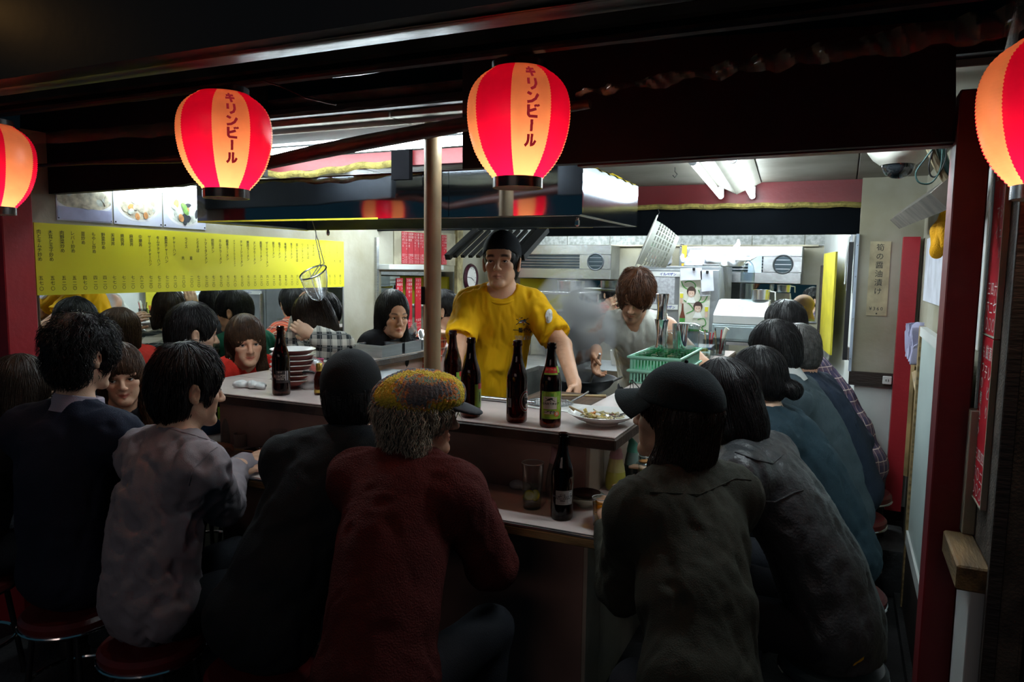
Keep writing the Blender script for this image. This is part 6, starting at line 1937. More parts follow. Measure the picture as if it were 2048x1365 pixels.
p = at(556, 782, 'z', LZ) + np.array((0, 0.09, 0))
for i in range(7):
    bowl(p + np.array((0.003*math.sin(i*2.1), 0.003*math.cos(i*1.3), 0.0205*i)), ('topmost' if i == 6 else ('second', 'third', 'fourth', 'fifth', 'sixth', 'lowest')[5 - i]) + ' red-brown bowl with white inside, in the seven-high stack by the bottle', 'stacked red-brown bowls', 1.02, rot=i)
for k_ in range(26):
    pass
HERB = mat('chopped_greens', (0.05, 0.10, 0.03), rough=0.7, var=0.4, scale=60, bump=0.6)
bm = bmesh.new(); g = np.random.default_rng(12)
for k_ in range(60):
    a, r = g.random()*6.28, g.random()*0.045
    add_box(bm, (r*math.cos(a), r*math.sin(a), 0.002 + 0.006*g.random()), (0.010, 0.004, 0.003), g.random()*3)
o_ = obj('chopped_greens', bm, HERB, None, False, p + np.array((0, 0, 0.0205*6 + 0.0155))); tag(o_, 'chopped dark greens left in the topmost stacked bowl', 'food', None, 'stuff')

# crumpled cloth
def crumple(name, label, cat, p, lx, ly, lz, m, seed, group=None, rot=0.0, res=0.006):
    S = Field(np.array((-lx*1.2, -ly*1.2, -0.01)), np.array((lx*1.2, ly*1.2, lz*1.6)), res)
    g = np.random.default_rng(seed)
    for i in range(9):
        c = np.array((g.uniform(-0.65, 0.65)*lx, g.uniform(-0.6, 0.6)*ly, g.uniform(0.1, 0.55)*lz))
        S.ell(c, (lx*g.uniform(0.25, 0.45), ly*g.uniform(0.25, 0.5), lz*g.uniform(0.3, 0.55)), rotz(g.random()*3.1), 0.012)
    S.plane_cut((0, 0, 0), (0, 0, -1.0))
    V, Q = S.mesh(); V = relax(V, Q, 1); N_ = vnormals(V, Q)
    V = V + N_*(0.10*lz*(wrinkle(V, 2.6/ly, seed, 4) + 0.7*wrinkle(V, 6/ly, seed + 1, 4)))[:, None]; V[:, 2] = np.maximum(V[:, 2], 0)
    o = link(name, raw_mesh(name, V @ rotz(rot).T, Q), m, None, p); return tag(o, label, cat, group)


crumple('dish_cloth', 'crumpled white dishcloth lying on the ledge left of the stacked bowls', 'cloth', at(490, 778, 'z', LZ) + np.array((0, 0.03, 0)), 0.085, 0.05, 0.035, whitec, 3, rot=0.2)
# steel lid leaning on the stack
p = at(604, 782, 'z', LZ)
t = empty('pot_lid', p + np.array((0.0, 0.045, 0.0)), 0, 'round steel pot lid leaning against the stacked bowls', 'lid')
bm = bmesh.new(); add_lathe(bm, [(0, 0.012), (0.03, 0.011), (0.055, 0.006), (0.066, 0.0), (0.071, 0.0), (0.071, -0.004), (0.066, -0.004), (0.0, 0.008)], 40)
Mlid = Matrix.Translation((0, 0.0, 0.066)) @ Matrix.Rotation(math.radians(28), 4, 'Z') @ Matrix.Rotation(math.radians(72), 4, 'X')
bmesh.ops.transform(bm, matrix=Mlid, verts=bm.verts); obj('lid_plate', bm, STEEL, t)
bm = bmesh.new(); add_tube(bm, [(-0.022, 0, 0.010), (-0.018, 0, 0.030), (0, 0, 0.036), (0.018, 0, 0.030), (0.022, 0, 0.010)], 0.005, 8); bmesh.ops.transform(bm, matrix=Mlid, verts=bm.verts); obj('lid_handle', bm, BLACK, t)

WB = at(645, 726, 'z', LZ)
bowl((-2.385, 2.86, LZ + 0.0005), 'white bowl standing on the left ledge behind the gold-capped bottle', None, 0.72, WHITEC, WHITEC)
for i in range(4):
    lathe_thing('saucer', ('lowest', 'second lowest', 'third', 'topmost')[i] + ' white saucer of the short stack on the left ledge', 'plate', (-2.40, 3.10, LZ + 0.009*i), [(0, 0.003), (0.045, 0.0), (0.05, 0.002), (0.080, 0.011), (0.082, 0.013), (0.078, 0.0135), (0.045, 0.005), (0, 0.005)], WHITEC, 36, 'white saucers')
p = at(655, 745, 'z', LZ)
t = empty('paper_cup', (-2.315, 2.80, LZ), 0, 'pink and green paper cup on the left ledge', 'cup')
bm = bmesh.new(); add_lathe(bm, [(0, 0), (0.022, 0), (0.028, 0.05), (0.029, 0.05), (0.029, 0.052), (0.026, 0.052), (0.020, 0.004), (0, 0.004)], 28); obj('cup_wall', bm, mat('pink_card', (0.62, 0.10, 0.25), rough=0.5), t)
bm = bmesh.new(); add_lathe(bm, [(0.0252, 0.018), (0.0275, 0.036)], 28); obj('green_band', bm, mat('green_card', (0.20, 0.50, 0.10), rough=0.5), t)


# steel trays on the left ledge
def tray(c, lx, ly, h, rot, label, group, m=STEEL):
    bm = bmesh.new(); th = 0.0025; R = Matrix.Rotation(rot, 4, 'Z')
    def B(a, b): 
        n0 = len(bm.verts); box2(bm, a, b); bm.verts.ensure_lookup_table()
    B((-lx/2, -ly/2, 0), (lx/2, ly/2, th)); B((-lx/2, -ly/2, th), (lx/2, -ly/2 + th, h)); B((-lx/2, ly/2 - th, th), (lx/2, ly/2, h)); B((-lx/2, -ly/2 + th, th), (-lx/2 + th, ly/2 - th, h)); B((lx/2 - th, -ly/2 + th, th), (lx/2, ly/2 - th, h))
    B((-lx/2 - 0.008, -ly/2 - 0.008, h), (lx/2 + 0.008, -ly/2 + th, h + 0.003)); B((-lx/2 - 0.008, ly/2 - th, h), (lx/2 + 0.008, ly/2 + 0.008, h + 0.003)); B((-lx/2 - 0.008, -ly/2 + th, h), (-lx/2 + th, ly/2 - th, h + 0.003)); B((lx/2 - th, -ly/2 + th, h), (lx/2 + 0.008, ly/2 - th, h + 0.003))
    o = obj('steel_tray', bm, m, None, False, c); o.rotation_euler = (0, 0, rot); return tag(o, label, 'tray', group)


tray((-2.395, 3.42, LZ), 0.19, 0.20, 0.065, 0, 'deep square steel tray on the left ledge, nearest of three', 'steel kitchen trays')
tray((-2.395, 3.64, LZ), 0.19, 0.18, 0.065, 0, 'deep square steel tray on the left ledge, middle of three', 'steel kitchen trays')
tray((-2.385, 3.83, LZ), 0.15, 0.14, 0.060, 0, 'small steel tray holding a lid and a ladle bowl, farthest of three', 'steel kitchen trays')
lathe_thing('steel_bowl', 'steel bowl standing on edge in the small tray before the dark-haired woman', 'bowl', (-2.40, 3.82, LZ + 0.05), [(0, 0), (0.02, 0.001), (0.045, 0.014), (0.068, 0.036), (0.074, 0.037), (0.068, 0.038), (0.044, 0.017), (0, 0.003)], STEEL, 36, None, Matrix.Translation((0, 0, 0.03)) @ Matrix.Rotation(math.radians(-62), 4, 'Y') @ Matrix.Rotation(0.2, 4, 'X'))
lathe_thing('pan_cover', 'small steel lid leaning in the small tray beside the steel bowl', 'lid', (-2.36, 3.86, LZ + 0.04), [(0, 0.006), (0.04, 0.003), (0.052, 0), (0.054, 0), (0.052, -0.002), (0, 0.003)], CHROME, 32, None, Matrix.Translation((0, 0, 0.03)) @ Matrix.Rotation(math.radians(60), 4, 'Y'))
lathe_thing('steel_dish', 'low steel dish with a rim on the left ledge beyond the trays', 'dish', (-2.38, 4.05, LZ), [(0, 0.002), (0.03, 0), (0.034, 0.012), (0.045, 0.016), (0.045, 0.018), (0.03, 0.016), (0.0, 0.005)], STEEL, 32)
TUM = [(0, 0.004), (0.026, 0), (0.0275, 0.003), (0.034, 0.10), (0.0325, 0.10), (0.026, 0.010), (0, 0.010)]
lathe_thing('tumbler', 'clear glass tumbler on the left ledge by the pole', 'glass', (-2.40, 4.28, LZ), TUM, CLEAR, 28)
# open bin and trough under the ledge on the kitchen side, seen between the hats
bm = bmesh.new(); box2(bm, (-2.28, 2.75, 0.872), (-2.02, 3.35, 1.005), 0.004); tag(obj('steel_cabinet', bm, STEEL_D, None, False), 'steel drop-in cabinet under the left ledge with a black knob', 'cabinet'); cab = D.objects['steel_cabinet']
bm = bmesh.new(); add_lathe(bm, [(0, 0.016), (0.026, 0.016), (0.032, 0.008), (0.032, 0), (0, 0)], 28, Matrix.Translation((-2.14, 2.79, 1.006))); obj('knob', bm, BLACK, cab)
bm = bmesh.new(); add_tube(bm, [(-2.26, 2.745, 0.985), (-2.26, 2.725, 0.985), (-2.04, 2.725, 0.985), (-2.04, 2.745, 0.985)], 0.006, 8); obj('handle', bm, STEEL, cab)

# ------------------------------------------------------------------ front ledge, right half
p = at(1098, 812, 'z', LZ)
t = empty('wire_skimmer', p, 0.4, 'round wire mesh skimmer with bamboo handle lying behind the hop-label bottle', 'skimmer')
bm = bmesh.new(); add_torus(bm, 0.088, 0.0028, Matrix.Translation((0, 0, 0.012)), 40, 8); obj('rim', bm, STEEL, t)
bm = bmesh.new()
for i in range(-8, 9):
    x = i*0.0104; L = math.sqrt(max(0.088**2 - x*x, 0))
    if L < 0.01: continue
    sag = lambda a, b: 0.011 - 0.008*(1 - (a*a + b*b)/0.088**2)
    add_tube(bm, [(x, y, sag(x, y)) for y in np.linspace(-L, L, 5)], 0.0008, 4); add_tube(bm, [(y, x, sag(x, y) + 0.0012) for y in np.linspace(-L, L, 5)], 0.0008, 4)
mesh_o = obj('wire_mesh', bm, STEEL, t)
bm = bmesh.new(); add_tube(bm, [(0.085, 0.02, 0.014), (0.13, 0.10, 0.022), (0.155, 0.145, 0.03)], 0.004, 8); obj('tang', bm, STEEL, t)
bm = bmesh.new(); add_box(bm, (0, 0, 0), (0.30, 0.16, 0.0012), -0.1); o_ = obj('paper_sheet', bm, PAPER, None, False, p + np.array((0.06, 0.0, 0.0012))); tag(o_, 'white paper sheet lying under the wire skimmer', 'paper')

# plate with remains of stir-fry
pp_ = at(1190, 856, 'z', LZ) + np.array((0, 0.075, 0))
bm = bmesh.new(); add_lathe(bm, [(0, 0.004), (0.045, 0.003), (0.047, 0), (0.052, 0), (0.055, 0.006), (0.085, 0.018), (0.112, 0.034), (0.1135, 0.036), (0.111, 0.0365), (0.082, 0.0215), (0.05, 0.010), (0, 0.008)], 48)
plate = obj('serving_plate', bm, WHITEC, None, True, pp_); tag(plate, 'large white plate with the remains of a yellow stir-fry at the counter corner', 'plate')
bm = bmesh.new(); g = np.random.default_rng(6)
YF = mat('yellow_vegetable', (0.62, 0.46, 0.10), rough=0.4, var=0.3, scale=60)
SPR = mat('bean_sprout', (0.70, 0.64, 0.38), rough=0.4, var=0.2, scale=60); CRT = mat('carrot_bit', (0.72, 0.24, 0.04), rough=0.45)
for nm, m_, n_, L in (('bean_sprouts', SPR, 46, 0.034), ('vegetable_shreds', YF, 16, 0.040), ('carrot_bits', CRT, 8, 0.014)):
    bm = bmesh.new()
    for i in range(n_):
        a, r = g.random()*6.28, math.sqrt(g.random())*0.062
        c = np.array((r*math.cos(a), r*math.sin(a), 0.012 + 0.010*g.random() + r*0.16)); d = nrm((g.normal(), g.normal(), 0.15*g.normal())); n2 = np.cross(d, (0, 0, 1))
        if nm == 'vegetable_shreds':
            add_quadslab(bm, [c - d*L/2 - n2*0.006, c + d*L/2 - n2*0.005, c + d*L/2 + n2*0.006 + np.array((0, 0, 0.006)), c - d*L/2 + n2*0.005], 0.002)
        else: add_tube(bm, [c - d*L/2, c + n2*0.004, c + d*L/2], 0.0026 if nm != 'carrot_bits' else 0.0045, 5)
    o_ = obj(nm, bm, m_, None, True, pp_); tag(o_, {'bean_sprouts': 'pale bean sprouts strewn over the corner plate', 'vegetable_shreds': 'yellow vegetable shreds on the corner plate', 'carrot_bits': 'orange carrot bits on the corner plate'}[nm], 'food', None, 'stuff')


def spoon(loc, rz, tilt, label, m, L=0.16, k=1.0):
    t = empty('spoon', loc, rz, label, 'spoon')
    bm = bmesh.new()
    n = 14
    ring = []
    for j, (sr, z) in enumerate(((1.0, 0.0), (0.96, 0.002), (0.8, -0.005), (0.4, -0.010), (0.0, -0.0115))):
        if sr == 0: ring.append([bm.verts.new((0, 0, z*k))]); continue
        ring.append([bm.verts.new((0.031*sr*k*math.cos(a), 0.021*sr*k*math.sin(a), z*k)) for a in np.linspace(0, 6.2832, n, endpoint=False)])
    for A, B in zip(ring, ring[1:]):
        for i in range(n):
            if len(B) == 1: bm.faces.new((A[i], A[(i+1) % n], B[0]))
            else: bm.faces.new((A[i], A[(i+1) % n], B[(i+1) % n], B[i]))
    bmesh.ops.rotate(bm, verts=bm.verts, matrix=Matrix.Rotation(tilt, 3, 'Y')); obj('spoon_bowl', bm, m, t)
    bm = bmesh.new(); pts = [(0.026*k, 0, 0.0), (0.045*k, 0, 0.004), (0.09*k, 0, 0.010), (L, 0, 0.004)]
    add_tube(bm, pts, [0.0035, 0.003, 0.0035, 0.006], 8); bmesh.ops.rotate(bm, verts=bm.verts, matrix=Matrix.Rotation(tilt, 3, 'Y')); obj('spoon_handle', bm, m, t)
    return t


spoon(pp_ + np.array((0.035, -0.005, 0.030)), 0.35, -0.12, 'steel spoon resting on the rim of the corner plate', STEEL, 0.13)
spoon(pp_ + np.array((-0.03, -0.02, 0.026)), 2.9, -0.1, 'pale wooden scoop among the sprouts on the corner plate', mat('pale_wood', (0.55, 0.40, 0.20), rough=0.6, var=0.2), 0.07)

# raised chopping station with board, skewer and paper
bm = bmesh.new(); box2(bm, (-1.22, 2.50, 0.872), (-0.85, 2.98, 1.012), 0.004); tag(obj('ingredient_chest', bm, STEEL_D, None, False), 'steel ingredient chest under the dark chopping board', 'chest')
bm = bmesh.new(); add_box(bm, (0, 0, 0.0125), (0.33, 0.42, 0.025), 0, 0.004); o_ = obj('chopping_board', bm, mat('dark_board_wood', (0.12, 0.065, 0.035), rough=0.6, var=0.3, scale=5, bump=0.2, stretch=(8, 1, 8)), None, False, (-1.02, 2.72, 1.0135)); tag(o_, 'dark wooden chopping board at the cook\'s left hand', 'board')
bm = bmesh.new(); a_, b_ = at(1122, 791, 'z', 1.052), at(1212, 793, 'z', 1.052); add_tube(bm, [a_, (a_ + b_)/2, b_], [0.0055, 0.0045, 0.007], 8); tag(obj('wooden_stick', bm, mat('pale_wood', (0.55, 0.40, 0.20))), 'pale wooden ladle handle lying across the dark chopping board', 'stick')

# ------------------------------------------------------------------ lower counter, right half
def tumbler_set(px, py, label, k, fill, fillm, group=None, z=KZ, H=0.13, r0=0.028, r1=0.034):
    p = at(px, py, 'z', z) + np.array((0, r0, 0))
    t = empty('tumbler', p, 0, label, 'glass', group)
    bm = bmesh.new(); add_lathe(bm, [(0, 0.002), (r0 - 0.002, 0), (r0, 0.002), (r1, H), (r1 - 0.0014, H), (r0 - 0.0016, 0.0102), (0, 0.0102)], 36); obj('glass_wall', bm, CLEAR, t)
    bm = bmesh.new(); add_torus(bm, r1 - 0.0006, 0.0012, Matrix.Translation((0, 0, H)), 36, 6); obj('rim_highlight', bm, mat('painted_rim_highlight', (0.62, 0.66, 0.66), rough=0.1, alpha=0.6), t)  # pale ring stands in for highlights along the rim
    bm = bmesh.new(); add_lathe(bm, [(0, 0.001), (r0 - 0.003, 0.001), (r0 - 0.001, 0.005), (r0 - 0.003, 0.0095), (0, 0.0095)], 32); obj('glass_foot', bm, glass('thick_glass', (0.62, 0.68, 0.68), 0.05), t)
    if fill:
        rt = r0 + (r1 - r0)*fill/H
        bm = bmesh.new(); add_lathe(bm, [(0, 0.0105), (r0 - 0.0022, 0.0105), (rt - 0.0022, fill), (0, fill)], 36); obj('drink', bm, fillm, t)
    return t, p


WATER = glass('clear_drink', (0.92, 0.94, 0.90), 0.02, 1.33); TEA = glass('amber_tea', (0.90, 0.62, 0.04), 0.03, 1.33)
LEMON = mat('lemon_rind', (0.72, 0.62, 0.03), rough=0.4, var=0.1); PULP = mat('lemon_pulp', (0.78, 0.72, 0.22), rough=0.35, var=0.12)
ICE = glass('ice', (0.88, 0.92, 0.94), 0.12, 1.31)
t, p = tumbler_set(1057, 1022, 'tall glass of clear sour with lemon slices on the lower counter', 1, 0.078, WATER, None, KZ, 0.150, 0.029, 0.036)
for (x, y, z, a, b) in ((-0.006, -0.010, 0.045, 0.3, 0.25), (0.014, -0.006, 0.046, -0.5, -0.2), (-0.016, 0.0, 0.038, 0.9, 0.5)):
    bm = bmesh.new(); add_lathe(bm, [(0, -0.0025), (0.0175, -0.0025), (0.0175, 0.0025), (0, 0.0025)], 24)
    bmesh.ops.transform(bm, matrix=Matrix.Translation((x, y, z)) @ Matrix.Rotation(a, 4, 'Z') @ Matrix.Rotation(PI/2 + b, 4, 'X'), verts=bm.verts); sl_ = obj('lemon_slice', bm, LEMON, t)
    bm = bmesh.new(); add_lathe(bm, [(0, -0.0028), (0.0145, -0.0028), (0.0145, 0.0028), (0, 0.0028)], 24)
    bmesh.ops.transform(bm, matrix=Matrix.Translation((x, y, z)) @ Matrix.Rotation(a, 4, 'Z') @ Matrix.Rotation(PI/2 + b, 4, 'X'), verts=bm.verts); obj('pulp', bm, PULP, sl_)
for (x, y, z, a) in ((0.0, 0.008, 0.068, 0.4), (-0.010, -0.004, 0.077, 1.0), (0.010, 0.004, 0.072, 0.2)):
    bm = bmesh.new(); add_box(bm, (x, y, z), (0.019, 0.019, 0.017), Matrix.Rotation(a, 4, 'Z') @ Matrix.Rotation(0.4, 4, 'X'), 0.003); obj('ice_cube', bm, ICE, t)
t, p = tumbler_set(1197, 1058, 'glass of amber tea at the counter corner', 1, 0.072, TEA, None, KZ, 0.088, 0.025, 0.029)
bm = bmesh.new(); add_tube(bm, [(-0.012, -0.0235, 0.048), (0.004, -0.0262, 0.047)], 0.0012, 6); obj('etched_mark', bm, BLACK, t)
t, p = tumbler_set(1290, 985, 'glass with ice and lime between the person in olive and the steel canisters', 1, 0.05, WATER, None, KZ, 0.125, 0.029, 0.035)
for (x, y, z, a) in ((0.0, 0.0, 0.035, 0.4), (-0.012, -0.006, 0.05, 1.0)):
    bm = bmesh.new(); add_box(bm, (x, y, z), (0.02, 0.02, 0.018), a, 0.003); obj('ice_cube', bm, ICE, t)
bm = bmesh.new(); add_lathe(bm, [(0, -0.002), (0.017, -0.002), (0.017, 0.002), (0, 0.002)], 20); bmesh.ops.transform(bm, matrix=Matrix.Translation((0.008, -0.008, 0.045)) @ Matrix.Rotation(PI/2, 4, 'X'), verts=bm.verts); obj('lime_slice', bm, PULP, t)
# bowl with lid behind the dark bottle
bowl(at(1160, 1020, 'z', KZ) + np.array((0.0, 0.05, 0)), 'pale green bowl behind the dark bottle on the lower counter', None, 0.72, mat('celadon_glaze', (0.50, 0.54, 0.44), rough=0.25), mat('celadon_glaze', (0.5, 0.54, 0.44)), 0, 1.25)
lathe_thing('sauce_dish', 'small dark dish with sauce resting in the pale green bowl', 'dish', at(1160, 1020, 'z', KZ) + np.array((0.0, 0.05, 0.030)), [(0, 0.002), (0.03, 0), (0.048, 0.012), (0.05, 0.014), (0.046, 0.0135), (0.03, 0.004), (0, 0.004)], mat('dark_lacquer', (0.05, 0.022, 0.018), rough=0.25), 28)


def squeeze(loc, label, body, cap, k=1.0, level=0.6, liquid=None, beak=True):
    t = empty('squeeze_bottle', loc, 0, label, 'sauce bottle')
    bm = bmesh.new(); add_lathe(bm, [(0, 0), (0.030*k, 0.0), (0.034*k, 0.006), (0.0355*k, 0.035), (0.030*k, 0.08), (0.0225*k, 0.115), (0, 0.115)], 32); obj('bottle_body', bm, body, t)
    if liquid:
        bm = bmesh.new(); add_lathe(bm, [(0.0346*k, 0.008), (0.0360*k, 0.035), (0.0325*k, 0.066), (0.0322*k, 0.0665)], 32); obj('sauce_level', bm, liquid, t)
    bm = bmesh.new(); add_lathe(bm, [(0.0235*k, 0.112), (0.0235*k, 0.122), (0.018*k, 0.145), (0.010*k, 0.160), (0.004*k, 0.166), (0, 0.1665)], 28)
    if beak:
        for v in bm.verts:
            if v.co.z > 0.145: v.co.x -= (v.co.z - 0.145)*0.6
    obj('bottle_cap', bm, cap, t)
    return t


PINKC = mat('pink_plastic', (0.55, 0.30, 0.32), rough=0.4); GREENC = mat('green_plastic', (0.12, 0.42, 0.32), rough=0.4)
VIN = mat('pale_vinegar_plastic', (0.55, 0.50, 0.20), rough=0.35, var=0.1, scale=20); SOY = mat('soy_in_plastic', (0.03, 0.05, 0.05), rough=0.3); VINL = mat('vinegar_level', (0.42, 0.40, 0.07), rough=0.3)
squeeze(at(1224, 985, 'z', KZ) + np.array((0.0, 0.04, 0)), 'pink-capped squeeze bottle of pale vinegar at the counter corner', VIN, PINKC, 1.0, liquid=VINL)
squeeze(at(1246, 975, 'z', KZ) + np.array((0.01, 0.08, 0)), 'green-capped squeeze bottle of dark sauce behind the pale one', mat('frosted_green_plastic', (0.20, 0.30, 0.28), rough=0.35), GREENC, 0.9, liquid=SOY)
squeeze(at(1098, 1000, 'z', KZ) + np.array((0.0, 0.06, 0)), 'pink-capped squeeze bottle in the shade between the lemon glass and dark bottle', mat('frosted_plastic', (0.25, 0.20, 0.17), rough=0.4), PINKC, 1.0)
CAN = [(0, 0), (0.026, 0), (0.027, 0.002), (0.027, 0.060), (0.0285, 0.061), (0.0285, 0.066), (0.0275, 0.067), (0.0275, 0.070), (0.0285, 0.071), (0.0285, 0.080), (0.025, 0.083), (0, 0.084)]
lathe_thing('shaker_canister', 'steel condiment canister with a grooved lid, the taller one by the riser', 'canister', at(1268, 968, 'z', KZ) + np.array((0.01, 0.10, 0)), [(r*1.1, z*1.25) for r, z in CAN], STEEL, 32)
cn = lathe_thing('shaker_canister', 'short steel condiment canister with an orange-topped lid beside the ice glass', 'canister', at(1275, 975, 'z', KZ) + np.array((0.012, 0.04, 0)), CAN, STEEL, 32)
bm = bmesh.new(); add_lathe(bm, [(0, 0.0845), (0.02, 0.0845), (0.02, 0.088), (0, 0.089)], 24); obj('orange_top', bm, mat('chilli_orange', (0.62, 0.22, 0.04), rough=0.6), cn)
me = text_mesh('A', 0.022, 0.001); ca_ = math.atan2(-cn.location.y, -cn.location.x); link('lettering', wrap_label(me, 0.0276, ca_ + 0.5, 0.03), RINK, cn)
bm = bmesh.new(); a_, b_ = at(1228, 984, 'z', KZ + 0.004), at(1262, 992, 'z', KZ + 0.004); add_tube(bm, [a_, b_], 0.0032, 6); tag(obj('chopstick', bm, mat('pale_wood', (0.55, 0.4, 0.2))), 'single chopstick lying by the pale vinegar bottle', 'chopstick')
bm = bmesh.new(); a_, b_ = at(1215, 1028, 'z', KZ + 0.004), at(1236, 1010, 'z', KZ + 0.004); add_tube(bm, [a_, b_], 0.003, 6); tag(obj('chopstick', bm, mat('pale_wood', (0.55, 0.4, 0.2))), 'single chopstick beside the amber tea glass', 'chopstick')
crumple('napkin', 'crumpled pale napkin in the shade left of the lemon glass', 'napkin', at(1038, 985, 'z', KZ) + np.array((-0.02, 0.05, 0)), 0.05, 0.035, 0.03, whitec, 8)

# ------------------------------------------------------------------ lower counter, left half
squeeze(at(442, 890, 'z', KZ) + np.array((0.0, 0.05, 0)), 'pink-capped squeeze bottle by the counter front, right of the grey-mauve shirt', mat('frosted_plastic', (0.25, 0.20, 0.17)), PINKC, 1.0, beak=False)
lathe_thing('toothpick_cup', 'short pale ceramic cup right of the pink-capped bottle', 'cup', at(468, 897, 'z', KZ) + np.array((0, 0.04, 0)), [(0, 0), (0.026, 0), (0.028, 0.003), (0.029, 0.055), (0.027, 0.055), (0.025, 0.006), (0, 0.006)], mat('pale_stoneware', (0.42, 0.33, 0.28), rough=0.4), 28)
AD = at(500, 915, 'z', KZ) + np.array((0, 0.05, 0))
lathe_thing('sauce_plate', 'black round dish with chopsticks laid across it', 'dish', AD, [(0, 0.003), (0.05, 0), (0.072, 0.012), (0.074, 0.014), (0.07, 0.0145), (0.048, 0.005), (0, 0.005)], mat('black_melamine', (0.014, 0.013, 0.014), rough=0.25), 36)
bm = bmesh.new(); add_tube(bm, [AD + np.array((-0.10, -0.035, 0.018)), AD + np.array((0.06, -0.030, 0.018))], 0.0032, 6); tag(obj('chopsticks', bm, mat('pale_wood', (0.55, 0.4, 0.2))), 'pair of pale chopsticks across the black dish', 'chopsticks')
lathe_thing('sake_cup', 'tiny steel cup standing in the black dish', 'cup', AD + np.array((0.0, 0.0, 0.0055)), [(0, 0), (0.012, 0), (0.014, 0.022), (0.0128, 0.022), (0.011, 0.003), (0, 0.003)], CHROME, 20)
lathe_thing('tumbler', 'clear tumbler against the counter front by the black dish', 'glass', at(540, 915, 'z', KZ) + np.array((0.0, 0.05, 0)), TUM, CLEAR, 28)
bowl(at(262, 905, 'z', KZ) + np.array((0, 0.07, 0)), 'white bowl on the lower counter between the suit and the grey-mauve shirt', None, 0.95, WHITEC, mat('broth_cream', (0.60, 0.53, 0.36), rough=0.2), 0, 1.3)
bowl((-2.58, 2.95, KZ), 'white bowl on the eating counter before the person in red', None, 0.8, WHITEC, WHITEC)
lathe_thing('dinner_plate', 'white plate on the eating counter before the blue hooded top', 'plate', (-2.555, 2.62, KZ), [(0, 0.003), (0.06, 0), (0.085, 0.012), (0.087, 0.014), (0.083, 0.0145), (0.058, 0.005), (0, 0.005)], WHITEC, 36)
# ------------------------------------------------------------------ back of the kitchen
def vent_unit(u0, u1, v, z0, z1, label, notice=False):
    t = empty('vent_unit', ((u0 + u1)/2, v, z0), 0, label, 'vent', 'steel ventilation units'); o = np.array(t.location)
    def B(nm, a, b, m, bv=0.0):
        bm = bmesh.new(); box2(bm, np.array(a) - o, np.array(b) - o, bv); return obj(nm, bm, m, t, False)
    W_, H_ = u1 - u0, z1 - z0
    g0, g1 = u0 + 0.04, u0 + W_*0.70
    s0, s1 = z0 + H_*0.30, z0 + H_*0.72
    B('face', (u0, v, z0), (u1, v + 0.02, s0), STEEL, 0.003); B('face', (u0, v, s1), (u1, v + 0.02, z1), STEEL, 0.003)
    B('face', (u0, v, s0 + 0.0005), (g0, v + 0.02, s1 - 0.0005), STEEL)
    B('casing', (u0 + 0.002, v + 0.021, z0 + 0.002), (u1 - 0.002, v + 0.27, z1 - 0.002), STEEL_D)
    n = 5
    for i in range(n):
        zz = s0 + (s1 - s0)*(i + 0.5)/n
        bm = bmesh.new(); add_box(bm, np.array(((g0 + g1)/2, v + 0.012, zz)) - o, (g1 - g0, 0.014, 0.004), Matrix.Rotation(0.6, 4, 'X')); obj('louvre', bm, mat('dark_louvre', (0.03, 0.045, 0.055), rough=0.4, metal=0.7), t, False)
    c = np.array(((g1 + u1)/2 + 0.005, v, (s0 + s1)/2)); r = min((u1 - g1)*0.36, H_*0.24)
    # plate with a round opening
    bm = bmesh.new(); K = 32
    inn = [bm.verts.new(c - o + np.array((r*math.cos(a), 0, r*math.sin(a)))) for a in np.linspace(0, 2*PI, K, endpoint=False)]
    hw, hh = (u1 - g1)/2, (s1 - s0)/2
    cc = np.array(((g1 + u1)/2, v, (s0 + s1)/2))
    out = []
    for a in np.linspace(0, 2*PI, K, endpoint=False):
        dx, dz = math.cos(a), math.sin(a); k_ = min(hw/max(abs(dx), 1e-6), hh/max(abs(dz), 1e-6)); out.append(bm.verts.new(cc - o + np.array((dx*k_, 0, dz*k_))))
    for i in range(K): bm.faces.new((inn[i], inn[(i+1) % K], out[(i+1) % K], out[i]))
    obj('fan_plate', bm, STEEL, t, False)
    bm = bmesh.new(); add_torus(bm, r, 0.007, frame(c - o, (1, 0, 0), (0, 0, 1), (0, -1, 0))); obj('fan_ring', bm, mat('dark_rubber', (0.02, 0.025, 0.03), rough=0.5), t)
    bm = bmesh.new(); add_tube(bm, [c - o + np.array((0, 0.002, 0)), c - o + np.array((0, 0.018, 0))], r*0.98, 24); obj('fan_disc', bm, mat('dark_louvre', (0.03, 0.045, 0.055)), t)
    for q in (-0.5, 0, 0.5):
        bm = bmesh.new(); add_box(bm, c - o + np.array((0, -0.002, q*r)), (1.7*r*math.sqrt(1 - q*q), 0.003, 0.004)); obj('fan_guard', bm, STEEL_D, t, False)
    if notice:
        bm = bmesh.new(); add_box(bm, np.array((g1 - 0.06, v - 0.003, (s0 + s1)/2 + 0.0)) - o, (0.10, 0.002, 0.13)); obj('notice', bm, mat('pale_blue_notice', (0.45, 0.52, 0.60), rough=0.6), t, False)
    return t


